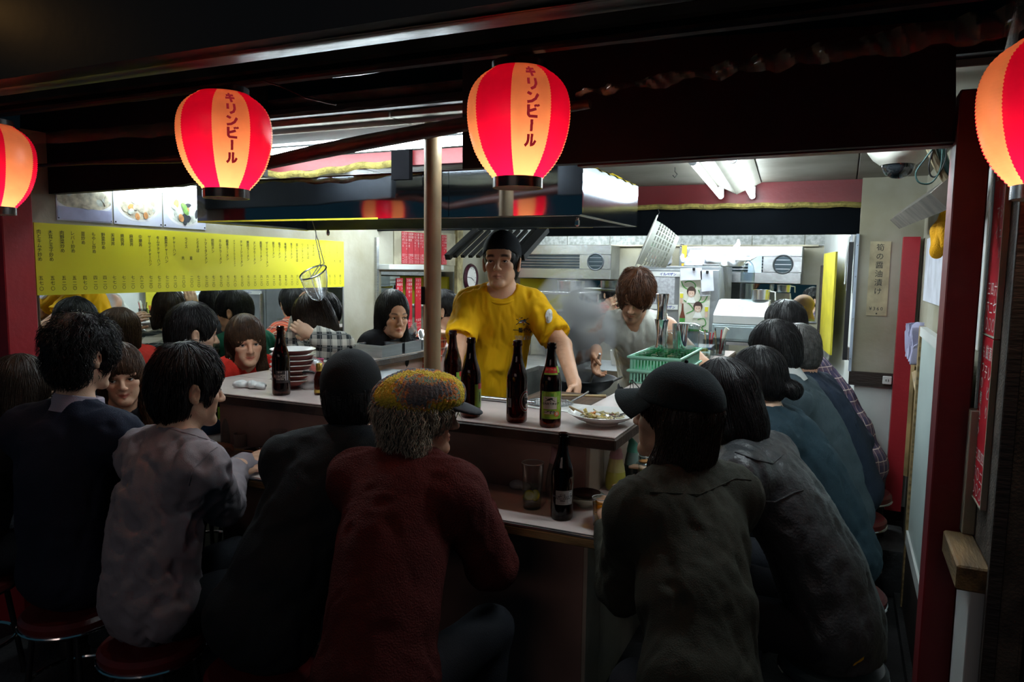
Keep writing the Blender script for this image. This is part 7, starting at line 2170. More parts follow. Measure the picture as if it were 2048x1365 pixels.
vent_unit(-2.72, -1.80, 5.93, 1.485, 1.775, 'long stainless ventilation unit behind the yellow-shirted cook')
vent_unit(-1.22, -0.30, 5.90, 1.480, 1.765, 'long stainless ventilation unit above the till with a pale notice', True)
bm = bmesh.new(); box2(bm, (-1.74, 6.238, 1.80), (-1.50, 6.249, 1.93)); o_ = tag(obj('wall_notice', bm, PAPER, None, False), 'yellowed paper notice on the back wall beside the colander', 'notice')
me = column_mesh([('お酒は二十歳になってから', 0.016, x, 0.045, 0.0) for x in ()] or [('お', 0.018, -0.08, 0.04, 0.02)]); D.meshes.remove(me)
me = texts_mesh([('お酒は二十歳になってから', 0.016, 0, 0.04, 0.0003), ('20歳未満の方には販売しません', 0.011, 0, 0.012, 0.0002)]); o2 = link('lettering', me, GINK, o_); o2.matrix_local = frame((-1.62, 6.2370, 1.86), (1, 0, 0), (0, 0, 1), (0, -1, 0))
bm = bmesh.new()
for i in range(8): box2(bm, (-3.1 + i*0.40, 6.235, 1.78), (-3.1 + i*0.40 + 0.393, 6.248, 2.02))
o_ = obj('trim_9', bm, mat('speckled_tile_board', (0.30, 0.31, 0.30), rough=0.5, var=0.35, scale=40, col2=(0.16, 0.17, 0.16)), None, False); o_['kind'] = 'structure'
bm = bmesh.new(); box2(bm, (-3.1, 6.20, 1.772), (-0.2, 6.249, 1.785)); o_ = obj('trim_10', bm, mat('yellowed_board', (0.55, 0.50, 0.36)), None, False); o_['kind'] = 'structure'

# wall clock on the left wall
t = empty('wall_clock', (UL, 5.95, 1.475), 0, 'round wall clock with a dark plum rim, left of the cook\'s head', 'clock')
bm = bmesh.new(); add_lathe(bm, [(0.10, 0), (0.128, 0.0), (0.132, 0.012), (0.120, 0.03), (0.106, 0.032), (0.103, 0.018)], 48, frame((0, 0, 0), (0, 1, 0), (0, 0, 1), (1, 0, 0))); obj('clock_rim', bm, mat('plum_plastic', (0.05, 0.012, 0.022), rough=0.25, spec=0.7), t)
bm = bmesh.new(); add_lathe(bm, [(0, 0.0145), (0.106, 0.0145), (0.106, 0.012), (0, 0.012)], 48, frame((0, 0, 0), (0, 1, 0), (0, 0, 1), (1, 0, 0))); obj('clock_face', bm, PAPER, t)
for h_ in range(12):
    a = h_*PI/6; bm = bmesh.new(); add_box(bm, (0.0152, 0.09*math.sin(a), 0.09*math.cos(a)), (0.001, 0.004, 0.014), Matrix.Rotation(-a, 4, 'X')); obj('hour_mark', bm, BLACK, t, False)
for a, L, w_ in ((2.05, 0.055, 0.006), (4.8, 0.08, 0.004)):
    bm = bmesh.new(); add_box(bm, (0.017, 0.5*L*math.sin(a), 0.5*L*math.cos(a)), (0.001, w_, L), Matrix.Rotation(-a, 4, 'X')); obj('clock_hand', bm, BLACK, t, False)

# fridge with its strips, poster and papers
FR = mat('grey_fridge_steel', (0.26, 0.28, 0.30), rough=0.4, metal=0.5, var=0.1)
t = empty('fridge', (-1.06, 5.50, 0), 0, 'tall grey steel fridge behind the person in the white vest', 'fridge'); fo = np.array(t.location)


def fb(nm, a, b, m, par=None, bv=0.003):
    bm = bmesh.new(); box2(bm, np.array(a) - fo, np.array(b) - fo, bv); return obj(nm, bm, m, par or t, False)


fb('body', (-1.36, 5.225, 0.02), (-0.79, 5.80, 1.60), FR)
d_ = fb('door', (-1.355, 5.20, 0.86), (-0.795, 5.223, 1.575), FR); fb('handle', (-1.345, 5.165, 1.0), (-1.33, 5.199, 1.3), STEEL, d_)
d_ = fb('door', (-1.355, 5.20, 0.05), (-0.795, 5.223, 0.85), FR); fb('handle', (-1.345, 5.165, 0.5), (-1.33, 5.199, 0.8), STEEL, d_)
fb('strip_label', (-1.32, 5.196, 1.525), (-1.066, 5.1995, 1.560), WHITEP, None, 0.0); fb('strip_label', (-1.33, 5.196, 1.290), (-1.072, 5.1995, 1.325), WHITEP, None, 0.0)
fb('posted_sheet', (-1.31, 5.1975, 1.33), (-1.10, 5.1995, 1.52), mat('grey_sheet', (0.42, 0.43, 0.46), rough=0.7, var=0.15, scale=50), None, 0.0)
for z in (1.548, 1.313):
    me = texts_mesh([('イルペザン', 0.024, 0, 0, 0.0008)]); o2 = link('lettering', me, mat('blue_print', (0.05, 0.07, 0.30), rough=0.6), t); o2.matrix_local = frame((-1.15 - fo[0], 5.1955 - fo[1], z + 0.004), (1, 0, 0), (0, 0, 1), (0, -1, 0))
ps = empty('beer_poster', (-0.965, 5.198, 1.142), 0, 'beer poster with two smiling people, a bottle and green ribbons on the fridge door', 'poster')
bm = bmesh.new(); box2(bm, (-0.10, -0.002, 0), (0.115, 0.0, 0.385)); obj('poster_sheet', bm, mat('cream_poster', (0.62, 0.62, 0.52), rough=0.6), ps, False)
PM = frame((0, -0.0026, 0), (1, 0, 0), (0, 0, 1), (0, -1, 0)); _lay = [0]


def flat(nm, pts, m):
    _lay[0] += 1
    o = link(nm, poly_mesh([pts]), m, ps); o.matrix_local = PM @ Matrix.Translation((0, 0, 0.0002*_lay[0])); return o


GREENR = mat('ribbon_green', (0.06, 0.28, 0.05), rough=0.6); FACE = mat('printed_skin', (0.66, 0.46, 0.36), rough=0.6); HPR = mat('printed_hair', (0.05, 0.025, 0.018), rough=0.6)
for (pts, w_) in (([(-0.09, 0.36), (-0.07, 0.30), (0.0, 0.29), (0.02, 0.33), (-0.03, 0.36), (-0.07, 0.34)], 0.007), ([(0.03, 0.30), (0.06, 0.24), (0.03, 0.20), (0.08, 0.21), (0.10, 0.26)], 0.007), ([(-0.07, 0.22), (-0.02, 0.19), (0.01, 0.15), (-0.05, 0.12)], 0.006), ([(0.03, 0.08), (0.08, 0.10), (0.10, 0.05), (0.06, 0.03), (0.08, 0.01)], 0.007)):
    bm = bmesh.new()
    P_ = np.array(pts); tt_ = np.linspace(0, len(P_) - 1, 40); Q_ = np.stack([np.interp(tt_, range(len(P_)), P_[:, k]) for k in (0, 1)], 1)
    Q_ = np.stack([np.convolve(np.pad(Q_[:, k], 4, mode='edge'), np.ones(9)/9, 'valid') for k in (0, 1)], 1); T_ = np.gradient(Q_, axis=0); T_ /= np.linalg.norm(T_, axis=1, keepdims=True) + 1e-9; N_ = np.stack([-T_[:, 1], T_[:, 0]], 1)*w_/2
    L_ = [bm.verts.new((*q, 0)) for q in Q_ + N_]; R_ = [bm.verts.new((*q, 0)) for q in Q_ - N_]
    for i in range(39): bm.faces.new((L_[i], L_[i+1], R_[i+1], R_[i]))
    _lay[0] += 1; o = obj('printed_ribbon', bm, GREENR, ps, False); o.matrix_local = PM @ Matrix.Translation((0, 0, 0.0002*_lay[0]))
circ = lambda x, y, a, b, s=0, e=2*PI, n=20: [(x + a*math.cos(q), y + b*math.sin(q)) for q in np.linspace(s, e, n, endpoint=(e - s < 6.2))]
for (x, y) in ((-0.015, 0.275), (0.035, 0.170)):
    flat('printed_collar', [(x - 0.034, y - 0.075), (x + 0.034, y - 0.075), (x + 0.014, y - 0.028), (x - 0.014, y - 0.028)], WINK)
    flat('printed_hair', circ(x, y + 0.006, 0.032, 0.036), HPR); flat('printed_face', circ(x, y - 0.008, 0.0225, 0.028), FACE); flat('printed_fringe', circ(x, y + 0.010, 0.025, 0.018, 0, PI), HPR)
    for q in (-1, 1): flat('printed_eye', circ(x + q*0.009, y - 0.006, 0.0035, 0.0022), HPR)
    flat('printed_mouth', circ(x, y - 0.022, 0.008, 0.004, PI, 2*PI), WINK)
for (x, y) in ((-0.082, 0.245), (0.095, 0.155)):
    flat('printed_arm', circ(x, y - 0.030, 0.010, 0.026), FACE); flat('printed_beer', [(x - 0.010, y - 0.012), (x + 0.010, y - 0.012), (x + 0.012, y + 0.02), (x - 0.012, y + 0.02)], mat('beer_yellow', (0.72, 0.62, 0.04), rough=0.6)); flat('printed_foam', [(x - 0.012, y + 0.02), (x + 0.012, y + 0.02), (x + 0.012, y + 0.028), (x - 0.012, y + 0.028)], WINK)
flat('printed_bottle', [(-0.090, 0.005), (-0.052, 0.005), (-0.052, 0.10), (-0.064, 0.145), (-0.066, 0.195), (-0.077, 0.195), (-0.079, 0.145), (-0.090, 0.10)], mat('printed_amber', (0.14, 0.035, 0.015), rough=0.6)); flat('printed_label', [(-0.090, 0.035), (-0.052, 0.035), (-0.052, 0.09), (-0.090, 0.09)], GREENR)
flat('printed_panel', [(-0.09, -0.0), (0.11, 0.0), (0.11, 0.012), (-0.09, 0.018)], GREENR)
o2 = link('lettering', texts_mesh([('とれたてホップ', 0.018, 0.02, 0.045, 0.0006)]), INK, ps); o2.matrix_local = PM @ Matrix.Translation((0, 0, 0.011))
for (x, y, w_, h_, r_, lab) in ((-0.985, 1.545, 0.15, 0.085, -0.05, 'white note clipped along the top edge of the fridge'), (-0.872, 1.500, 0.085, 0.145, -0.10, 'white note hanging over the beer poster corner'), (-0.885, 1.418, 0.07, 0.05, -0.12, 'grey note under the white one on the fridge')):
    bm = bmesh.new(); add_box(bm, (0, 0, 0), (w_, 0.0015, h_), Matrix.Rotation(r_, 4, 'Y')); tag(obj('note', bm, mat('bluish_paper', (0.60, 0.62, 0.70), rough=0.7) if 'grey' not in lab else mat('grey_sheet', (0.42, 0.43, 0.46)), None, False, (x, 5.183 + 0.006*(h_ < 0.06), y)), lab, 'paper')
    if 'grey' not in lab:
        bm = bmesh.new(); add_box(bm, (0, 0, 0), (0.018, 0.012, 0.022), r_, 0.003); tag(obj('clip', bm, BLACK, None, False, (x + (0.02 if w_ > 0.1 else 0), 5.176, y + h_*0.42)), 'small black clip on the ' + lab.split(' on ')[0].replace('white note ', 'note '), 'clip')

# things on the fridge
GREYFOIL = mat('crumpled_grey_bag', (0.34, 0.36, 0.40), rough=0.3, var=0.3, scale=25)
crumple('foil_bundle', 'crumpled grey foil bag on the fridge behind the colander', 'bag', (-1.24, 5.35, 1.602), 0.10, 0.08, 0.13, GREYFOIL, 5)
crumple('plastic_bundle', 'crumpled clear and dark plastic bundle on the fridge right of the colander', 'bag', (-1.04, 5.32, 1.602), 0.06, 0.06, 0.10, mat('pale_bag', (0.42, 0.46, 0.52), rough=0.3), 9)
bm = bmesh.new(); add_box(bm, (0, 0, 0.06), (0.055, 0.04, 0.12), 0.3, 0.002); o_ = obj('spice_packet', bm, mat('red_green_packet', (0.55, 0.05, 0.05), rough=0.4, col2=(0.2, 0.45, 0.3), scale=14), None, False, (-1.28, 5.30, 1.650)); tag(o_, 'small red and green packet standing on the foil bag', 'packet')
bm = bmesh.new(); add_box(bm, (0, 0, 0.075), (0.035, 0.11, 0.15), 0.2, 0.003); o_ = obj('orange_book', bm, mat('orange_cover', (0.72, 0.34, 0.02), rough=0.5), None, False, (-1.085, 5.42, 1.602)); tag(o_, 'orange ring file standing on the fridge right of the colander', 'file')
for i in range(4):
    bm = bmesh.new(); add_torus(bm, 0.010, 0.0014, frame((-0.018, -0.03 + 0.02*i, 0.15), (1, 0, 0), (0, 0, 1), (0, 1, 0)), 12, 5); obj('file_ring', bm, BLACK, o_)
t = empty('white_pot', (-0.955, 5.33, 1.602), 0, 'white enamel pot on the fridge beside the plastic bag', 'pot')
bm = bmesh.new(); add_lathe(bm, [(0, 0), (0.055, 0), (0.062, 0.006), (0.072, 0.12), (0.075, 0.122), (0.071, 0.122), (0.058, 0.008), (0, 0.008)], 32); obj('pot_body', bm, mat('blue_white_enamel', (0.66, 0.70, 0.80), rough=0.3), t)
bm = bmesh.new(); add_tube(bm, [(0.07, 0, 0.10), (0.105, 0, 0.095), (0.105, 0, 0.05), (0.066, 0, 0.045)], 0.006, 8); obj('pot_handle', bm, BLACK, t)
bm = bmesh.new(); add_box(bm, (0, 0, 0.008), (0.12, 0.08, 0.016), 0.1, 0.002); o_ = obj('metal_case', bm, STEEL_D, None, False, (-0.86, 5.27, 1.602)); tag(o_, 'flat steel case on the front edge of the fridge', 'case')
BAG = mat('white_polythene', (0.80, 0.82, 0.86), rough=0.35, var=0.06)
t_ = crumple('plastic_bag', 'white plastic carrier bag with knotted handles over the till', 'bag', (-0.78, 5.36, 1.602), 0.16, 0.10, 0.13, BAG, 14)
bm = bmesh.new(); add_tube(bm, [(0.05, -0.02, 0.11), (0.09, -0.03, 0.16), (0.085, -0.03, 0.19)], [0.022, 0.016, 0.006], 10); obj('bag_handle', bm, BAG, t_)
bm = bmesh.new(); add_tube(bm, [(0.08, -0.05, 0.06), (0.17, -0.06, 0.05), (0.21, -0.06, 0.07), (0.18, -0.05, 0.085)], [0.03, 0.016, 0.010, 0.006], 10); obj('bag_handle', bm, BAG, t_)

# shelf, till, bottle
bm = bmesh.new(); box2(bm, (-0.785, 4.93, 1.085), (-0.30, 5.40, 1.105)); box2(bm, (-0.785, 4.95, 0), (-0.765, 5.38, 1.085)); box2(bm, (-0.32, 4.95, 0), (-0.30, 5.38, 1.085)); box2(bm, (-0.765, 4.96, 0.70), (-0.32, 5.38, 0.715))
tag(obj('till_stand', bm, STEEL_D, None, False), 'steel stand under the till', 'stand')
TILL = mat('till_white', (0.66, 0.70, 0.70), rough=0.4, var=0.04); TILLG = mat('till_grey', (0.30, 0.38, 0.40), rough=0.4)
t = empty('cash_register', (-0.62, 5.13, 1.1055), 0, 'pale cash register with a grey drawer under the plastic bottle', 'till'); o = np.array(t.location)
bm = bmesh.new(); box2(bm, (-0.17, -0.18, 0), (0.17, 0.18, 0.115), 0.006); dr = obj('drawer', bm, TILLG, t, False)
bm = bmesh.new(); box2(bm, (-0.155, -0.186, 0.015), (0.155, -0.1805, 0.10), 0.003); obj('drawer_front', bm, TILLG, dr, False)
bm = bmesh.new(); add_tube(bm, [(0.10, -0.188, 0.03), (0.10, -0.184, 0.03)], 0.007, 12); obj('lock', bm, CHROME, dr)
bm = bmesh.new(); add_prism(bm, [(-0.17, 0.118), (0.16, 0.118), (0.16, 0.27), (0.05, 0.265), (-0.15, 0.185), (-0.17, 0.17)], 0.33, frame((-0.165, 0, 0), (0, 1, 0), (0, 0, 1), (1, 0, 0))); obj('till_body', bm, TILL, t, False)
kb = []
for i in range(6):
    for j in range(4):
        bm = bmesh.new(); add_box(bm, (-0.13 + i*0.028, -0.12 + j*0.030, 0.195 + j*0.0120), (0.021, 0.021, 0.010), Matrix.Rotation(0.37, 4, 'X'), 0.002); obj('key', bm, mat('till_key', (0.52, 0.55, 0.56), rough=0.5), t, False)
bm = bmesh.new(); add_lathe(bm, [(0, 0), (0.05, 0), (0.058, 0.004), (0.064, 0.07), (0.062, 0.07), (0.055, 0.006), (0, 0.006)], 32); o_ = obj('steel_pot', bm, STEEL, None, True, (-0.515, 5.20, 1.3775)); tag(o_, 'small steel pot standing on the right of the till', 'pot')
bm = bmesh.new(); add_tube(bm, [(0.06, -0.01, 0.06), (0.095, -0.02, 0.055), (0.098, -0.02, 0.0)], 0.005, 8); obj('pot_handle', bm, WHITEP, o_)
PETP = [(0, 0), (0.036, 0.0), (0.044, 0.01), (0.044, 0.11), (0.041, 0.118), (0.044, 0.126), (0.044, 0.20), (0.030, 0.255), (0.0145, 0.275), (0.0145, 0.29), (0.0, 0.29)]
t = empty('plastic_bottle', (-0.60, 5.16, 1.3765), 0, 'clear plastic bottle standing on the till under the bag', 'bottle')
bm = bmesh.new(); add_lathe(bm, [(r*1.05, z*0.95) for r, z in PETP], 28); obj('bottle_wall', bm, PLASTIC, t)
bm = bmesh.new(); add_lathe(bm, [(0.016, 0.270), (0.017, 0.288), (0, 0.289)], 20); obj('bottle_cap', bm, WHITEC, t)
bm = bmesh.new(); add_lathe(bm, [(0.0466, 0.13), (0.0466, 0.185)], 28); obj('bottle_label', bm, glass('pale_label_film', (0.70, 0.78, 0.86), 0.3), t)

# colander hanging from the beam
t = empty('colander', dep(1308, 484, 4.0), 0, 'white plastic colander hanging tilted from a hook above the fridge', 'colander'); o = np.array(t.location)
ax = nrm(np.cross(nrm(dep(1312, 440, 4.0) - dep(1274, 528, 4.0)), _f)); tp = nrm(dep(1312, 440, 4.0) - dep(1274, 528, 4.0))
if ax @ _r < 0: ax = -ax
ax = nrm(ax + 0.10*(-_f)); tp = nrm(tp - ax*(tp @ ax)); sd_ = np.cross(ax, tp)
MC = frame(dep(1292, 484, 4.0) - o, tp, sd_, ax)          # local x up the rim, z out of the rim towards the bowl bottom
bm = bmesh.new()
R1, H1 = 0.128, 0.155
COLP = mat('white_plastic', (0.74, 0.76, 0.70), rough=0.45, var=0.04)
nr, ns_ = 20, 96
prof = [(R1*(1 - 0.30*(k_/nr)**1.6), H1*k_/nr) for k_ in range(nr + 1)]
rings = [[bm.verts.new((r*math.cos(2*PI*i/ns_), r*math.sin(2*PI*i/ns_), z)) for i in range(ns_)] for r, z in prof]
for k_ in range(nr):
    for i in range(ns_):
        if 3 <= k_ <= 16 and k_ % 2 == 0 and i % 4 != 0: continue       # slots through the wall
        bm.faces.new((rings[k_][i], rings[k_][(i+1) % ns_], rings[k_+1][(i+1) % ns_], rings[k_+1][i]))
bm.faces.new(rings[-1])
geom = bmesh.ops.solidify(bm, geom=bm.faces[:], thickness=0.003)
bmesh.ops.transform(bm, matrix=MC, verts=bm.verts); obj('basin', bm, COLP, t, False)
bm = bmesh.new(); add_torus(bm, R1 + 0.006, 0.005, MC); obj('rim', bm, COLP, t)
for s in (-1, 1):
    bm = bmesh.new(); add_tube(bm, [(s*(R1 + 0.004), 0.03, 0), (s*(R1 + 0.026), 0.018, 0), (s*(R1 + 0.026), -0.018, 0), (s*(R1 + 0.004), -0.03, 0)], 0.004, 8); bmesh.ops.transform(bm, matrix=MC, verts=bm.verts); obj('rim_handle', bm, COLP, t)
bm = bmesh.new(); hq = np.array(MC @ Vector((R1 + 0.024, 0, 0))); hk = dep(1316, 418, 4.05) - o; add_tube(bm, [hq, hq*0.5 + hk*0.5 + np.array((0.01, 0, 0)), hk], 0.002, 6); obj('hook', bm, BLACK, t)
bm = bmesh.new(); wq = at(1350, 335, 'z', 2.078); add_tube(bm, [wq, wq + np.array((0, 0, -0.02)), wq + np.array((0.012, 0, -0.035)), wq + np.array((0, 0, -0.05)), wq + np.array((-0.010, 0, -0.038))], 0.0025, 6); tag(obj('ceiling_hook', bm, BLACK), 'small black screw hook in the ceiling left of the twin tubes', 'hook')

# wire strainer hanging under the left of the hood
c0, c1 = dep(626, 545, 3.17), dep(640, 600, 3.17)
t = empty('strainer', c0, 0, 'deep wire noodle strainer hanging by its handle under the hood', 'strainer'); o = np.array(t.location)
axd = nrm(c1 - c0 - 0.02*_f); tpx = nrm(_r - axd*(_r @ axd)); tpy = np.cross(axd, tpx)
tilt_ = -0.45
rx_ = nrm(tpx*math.cos(tilt_) + axd*math.sin(tilt_))
Rm = 0.061
MS = frame(np.zeros(3), tpx, tpy, axd)
bm = bmesh.new(); MR = frame(np.array((0, 0, 0.0)), nrm(_r*1.0 + _u*0.32), nrm(_f*0.9 - _u*0.42 + _r*0.1), (0, 0, 1))
ring = []
ra = nrm(_r*0.95 + _u*0.33); rb = nrm(np.cross(nrm(_u*0.85 - _f*0.50 - _r*0.2), ra))
add_tube(bm, [Rm*(ra*math.cos(a) + rb*math.sin(a)) for a in np.linspace(0, 2*PI, 33)[:-1]], 0.0035, 8, closed=True); obj('rim', bm, STEEL, t)
rn = np.cross(ra, rb); rn = rn if rn @ np.array((0, 0, -1.0)) > 0 else -rn
bottom = c1 - c0


def sp_(a, s):
    """point on the strainer basket: s 0 at the rim, 1 at the bottom"""
    k_ = (1 - s**2.6)**0.5*(1 - 0.18*s)
    return Rm*k_*(ra*math.cos(a) + rb*math.sin(a)) + bottom*1.02*s


bm = bmesh.new()
for i in range(40): add_tube(bm, [sp_(2*PI*i/40, s) for s in np.linspace(0, 0.99, 9)], 0.0005, 3, caps=False)
for s in np.linspace(0.04, 0.97, 26): add_tube(bm, [sp_(a, s) for a in np.linspace(0, 2*PI, 25)[:-1]], 0.0005, 3, closed=True)
obj('wire_mesh', bm, STEEL, t)
bm = bmesh.new(); add_lathe(bm, [(0, 0)], 3) if False else None
for i in range(4): add_tube(bm, [sp_(2*PI*i/4 + 0.4, s) for s in np.linspace(0, 0.98, 9)], 0.0014, 6)
obj('basket_rib', bm, STEEL_D, t)
bm = bmesh.new(); hb = dep(632, 470, 3.17) - o
for q in (-1, 1): add_tube(bm, [Rm*(-ra*0.0 + ra*0.12*q - rb*0.99)*1.0 + np.array((0, 0, 0.0)), dep(645 + 3*q, 526, 3.17) - o, dep(634 + 2*q, 480, 3.17) - o, hb], 0.0022, 6)
add_tube(bm, [hb, hb + np.array((0, 0, 0.012)), np.array((hb[0] + o[0], 2.525, 1.770)) - o], 0.002, 6)
obj('wire_handle', bm, STEEL_D, t)

# wok range with wok, ladle, steam
t = empty('gas_range', (-1.24, 3.50, 0), 0, 'steel gas range with a cast burner under the wok', 'range'); o = np.array(t.location)
bm = bmesh.new(); box2(bm, (-0.20, -0.30, 0.02), (0.155, 0.28, 0.86), 0.004); obj('body', bm, STEEL_D, t, False)
bm = bmesh.new(); add_torus(bm, 0.12, 0.012, Matrix.Translation((0, 0, 0.90))); obj('burner_ring', bm, BLACK, t)
for a in range(4):
    c, s = math.cos(a*PI/2 + 0.6), math.sin(a*PI/2 + 0.6)
    bm = bmesh.new(); add_tube(bm, [(0.12*c, 0.12*s, 0.90), (0.13*c, 0.13*s, 0.862)], 0.010, 8); obj('burner_foot', bm, BLACK, t)
for i in range(3):
    bm = bmesh.new(); add_tube(bm, [(-0.12 + 0.12*i, -0.30, 0.74), (-0.12 + 0.12*i, -0.325, 0.74)], 0.018, 16); obj('knob', bm, BLACK, t)
t = empty('wok', (-1.215, 3.52, 0.913), 0, 'black iron wok steaming in front of the person in the white vest', 'wok')
bm = bmesh.new(); add_lathe(bm, [(0, 0.0), (0.06, 0.003), (0.11, 0.022), (0.155, 0.058), (0.185, 0.098), (0.189, 0.099), (0.187, 0.103), (0.183, 0.101), (0.152, 0.062), (0.108, 0.028), (0.06, 0.009), (0, 0.006)], 48); obj('wok_pan', bm, mat('black_iron', (0.018, 0.019, 0.02), rough=0.35, metal=0.7, var=0.2), t)
bm = bmesh.new(); add_tube(bm, [(0.186, 0.03, 0.099), (0.215, 0.02, 0.115), (0.215, -0.02, 0.115), (0.186, -0.03, 0.099)], 0.006, 8); obj('wok_handle', bm, STEEL_D, t)
g = np.random.default_rng(9); bm = bmesh.new()
for i in range(60):
    a, r = g.random()*6.28, math.sqrt(g.random())*0.10; c = np.array((r*math.cos(a), r*math.sin(a), 0.020 + r*0.25 + 0.012*g.random())); d = nrm(g.normal(size=3)*np.array((1, 1, 0.3))); add_tube(bm, [c - d*0.018, c + d*0.018], 0.005, 5)
tag(obj('stir_fry', bm, YF, None, True, (-1.215, 3.52, 0.913)), 'vegetables frying in the black wok', 'food', None, 'stuff')
hw_ = p2['arms'][1][2] + nrm(p2['arms'][1][3])*0.075
t = empty('ladle', hw_, 0, 'steel ladle held over the wok by the person in the white vest', 'ladle'); o = np.array(t.location)
tipp = np.array((-1.16, 3.50, 0.975)) - o; hdl = -nrm(tipp)*0.10
bm = bmesh.new(); add_tube(bm, [hdl, tipp*0.5, tipp], 0.006, 8); obj('ladle_handle', bm, STEEL_D, t)
bm = bmesh.new(); add_lathe(bm, [(0, -0.022), (0.025, -0.016), (0.042, 0.0), (0.044, 0.001), (0.04, 0.0), (0.023, -0.012), (0, -0.018)], 24, Matrix.Translation(V3(tipp))); obj('ladle_bowl', bm, STEEL, t)

STEAM = D.materials.new('steam'); STEAM.use_nodes = True
n = STEAM.node_tree.nodes; l = STEAM.node_tree.links; n.clear()
tc = n.new('ShaderNodeTexCoord'); sp = n.new('ShaderNodeSeparateXYZ'); l.new(tc.outputs['Object'], sp.inputs[0])
ns = n.new('ShaderNodeTexNoise'); ns.inputs['Scale'].default_value = 7.0; ns.inputs['Detail'].default_value = 4; ns.inputs['Distortion'].default_value = 0.9; l.new(tc.outputs['Object'], ns.inputs['Vector'])
ln = n.new('ShaderNodeVectorMath'); ln.operation = 'MULTIPLY'; ln.inputs[1].default_value = (1/0.24, 1/0.19, 1/0.31); l.new(tc.outputs['Object'], ln.inputs[0])
lg = n.new('ShaderNodeVectorMath'); lg.operation = 'LENGTH'; l.new(ln.outputs[0], lg.inputs[0])
fd = n.new('ShaderNodeMapRange'); fd.inputs[1].default_value = 1.0; fd.inputs[2].default_value = 0.1; fd.inputs[3].default_value = 0.0; fd.inputs[4].default_value = 1.0; l.new(lg.outputs['Value'], fd.inputs[0])
th = n.new('ShaderNodeMapRange'); th.inputs[1].default_value = 0.42; th.inputs[2].default_value = 0.68; l.new(ns.outputs['Fac'], th.inputs[0])
mu = n.new('ShaderNodeMath'); mu.operation = 'MULTIPLY'; l.new(fd.outputs[0], mu.inputs[0]); l.new(th.outputs[0], mu.inputs[1])
m2 = n.new('ShaderNodeMath'); m2.operation = 'MULTIPLY'; m2.inputs[1].default_value = 95.0; l.new(mu.outputs[0], m2.inputs[0])
vs = n.new('ShaderNodeVolumeScatter'); vs.inputs['Color'].default_value = (0.95, 0.97, 1, 1); l.new(m2.outputs[0], vs.inputs['Density'])
oo = n.new('ShaderNodeOutputMaterial'); l.new(vs.outputs[0], oo.inputs['Volume'])
bm = bmesh.new(); bmesh.ops.create_icosphere(bm, subdivisions=2, radius=1.0); bmesh.ops.scale(bm, vec=(0.25, 0.20, 0.32), verts=bm.verts)
st = obj('steam', bm, STEAM, None, True, (-1.26, 3.50, 1.26)); st.rotation_euler = (0, math.radians(-8), 0)
tag(st, 'cloud of white steam rising from the black wok', 'steam', None, 'stuff')

# white tubs, pan shelf behind the cook
for i, (x, y, z, s) in enumerate(((-1.30, 4.75, 0.90, 1.0), (-1.42, 4.95, 0.90, 1.1))):
    bm = bmesh.new(); add_lathe(bm, [(0, 0), (0.05*s, 0), (0.06*s, 0.09*s), (0.063*s, 0.092*s), (0.058*s, 0.092*s), (0.048*s, 0.005), (0, 0.005)], 28); tag(obj('white_tub', bm, WHITEC, None, True, (x, y, z)), ('nearer' if i == 0 else 'farther') + ' white tub on the rear bench left of the vest', 'tub')
bm = bmesh.new(); box2(bm, (-1.90, 4.62, 0.86), (-1.20, 5.15, 0.90), 0.003)
for a, b in ((-1.88, 4.65), (-1.23, 4.65), (-1.88, 5.12), (-1.23, 5.12)): add_tube(bm, [(a, b, 0), (a, b, 0.86)], 0.015, 10)
tag(obj('rear_bench', bm, STEEL_D, None, False), 'steel bench at the back of the kitchen', 'bench')
bm = bmesh.new(); box2(bm, (-2.35, 5.45, 1.365), (-1.85, 5.85, 1.385), 0.002)
for a, b in ((-2.33, 5.47), (-1.87, 5.47), (-2.33, 5.83), (-1.87, 5.83)): add_tube(bm, [(a, b, 0), (a, b, 1.365)], 0.010, 8)
tag(obj('pan_shelf', bm, STEEL, None, False), 'steel shelf under the ventilation unit behind the cook', 'shelf')
bm = bmesh.new(); add_lathe(bm, [(0, 0), (0.10, 0), (0.11, 0.006), (0.115, 0.085), (0.12, 0.088), (0.112, 0.088), (0.105, 0.008), (0, 0.008)], 32); o_ = obj('steel_pan', bm, STEEL, None, True, (-2.05, 5.65, 1.3855)); tag(o_, 'steel pan standing on the shelf behind the cook', 'pan')
bm = bmesh.new(); box2(bm, (-2.75, 6.20, 1.20), (-2.20, 6.23, 1.475)); tag(obj('yellow_sheet', bm, MY, None, False), 'yellow sheet on the back wall seen past the cook\'s shoulder', 'sheet')  # sheet added to imitate the yellow menu board mirrored on the back wall

# ------------------------------------------------------------------ right ledge
MINT = mat('mint_plastic', (0.24, 0.52, 0.38), rough=0.4, var=0.08)


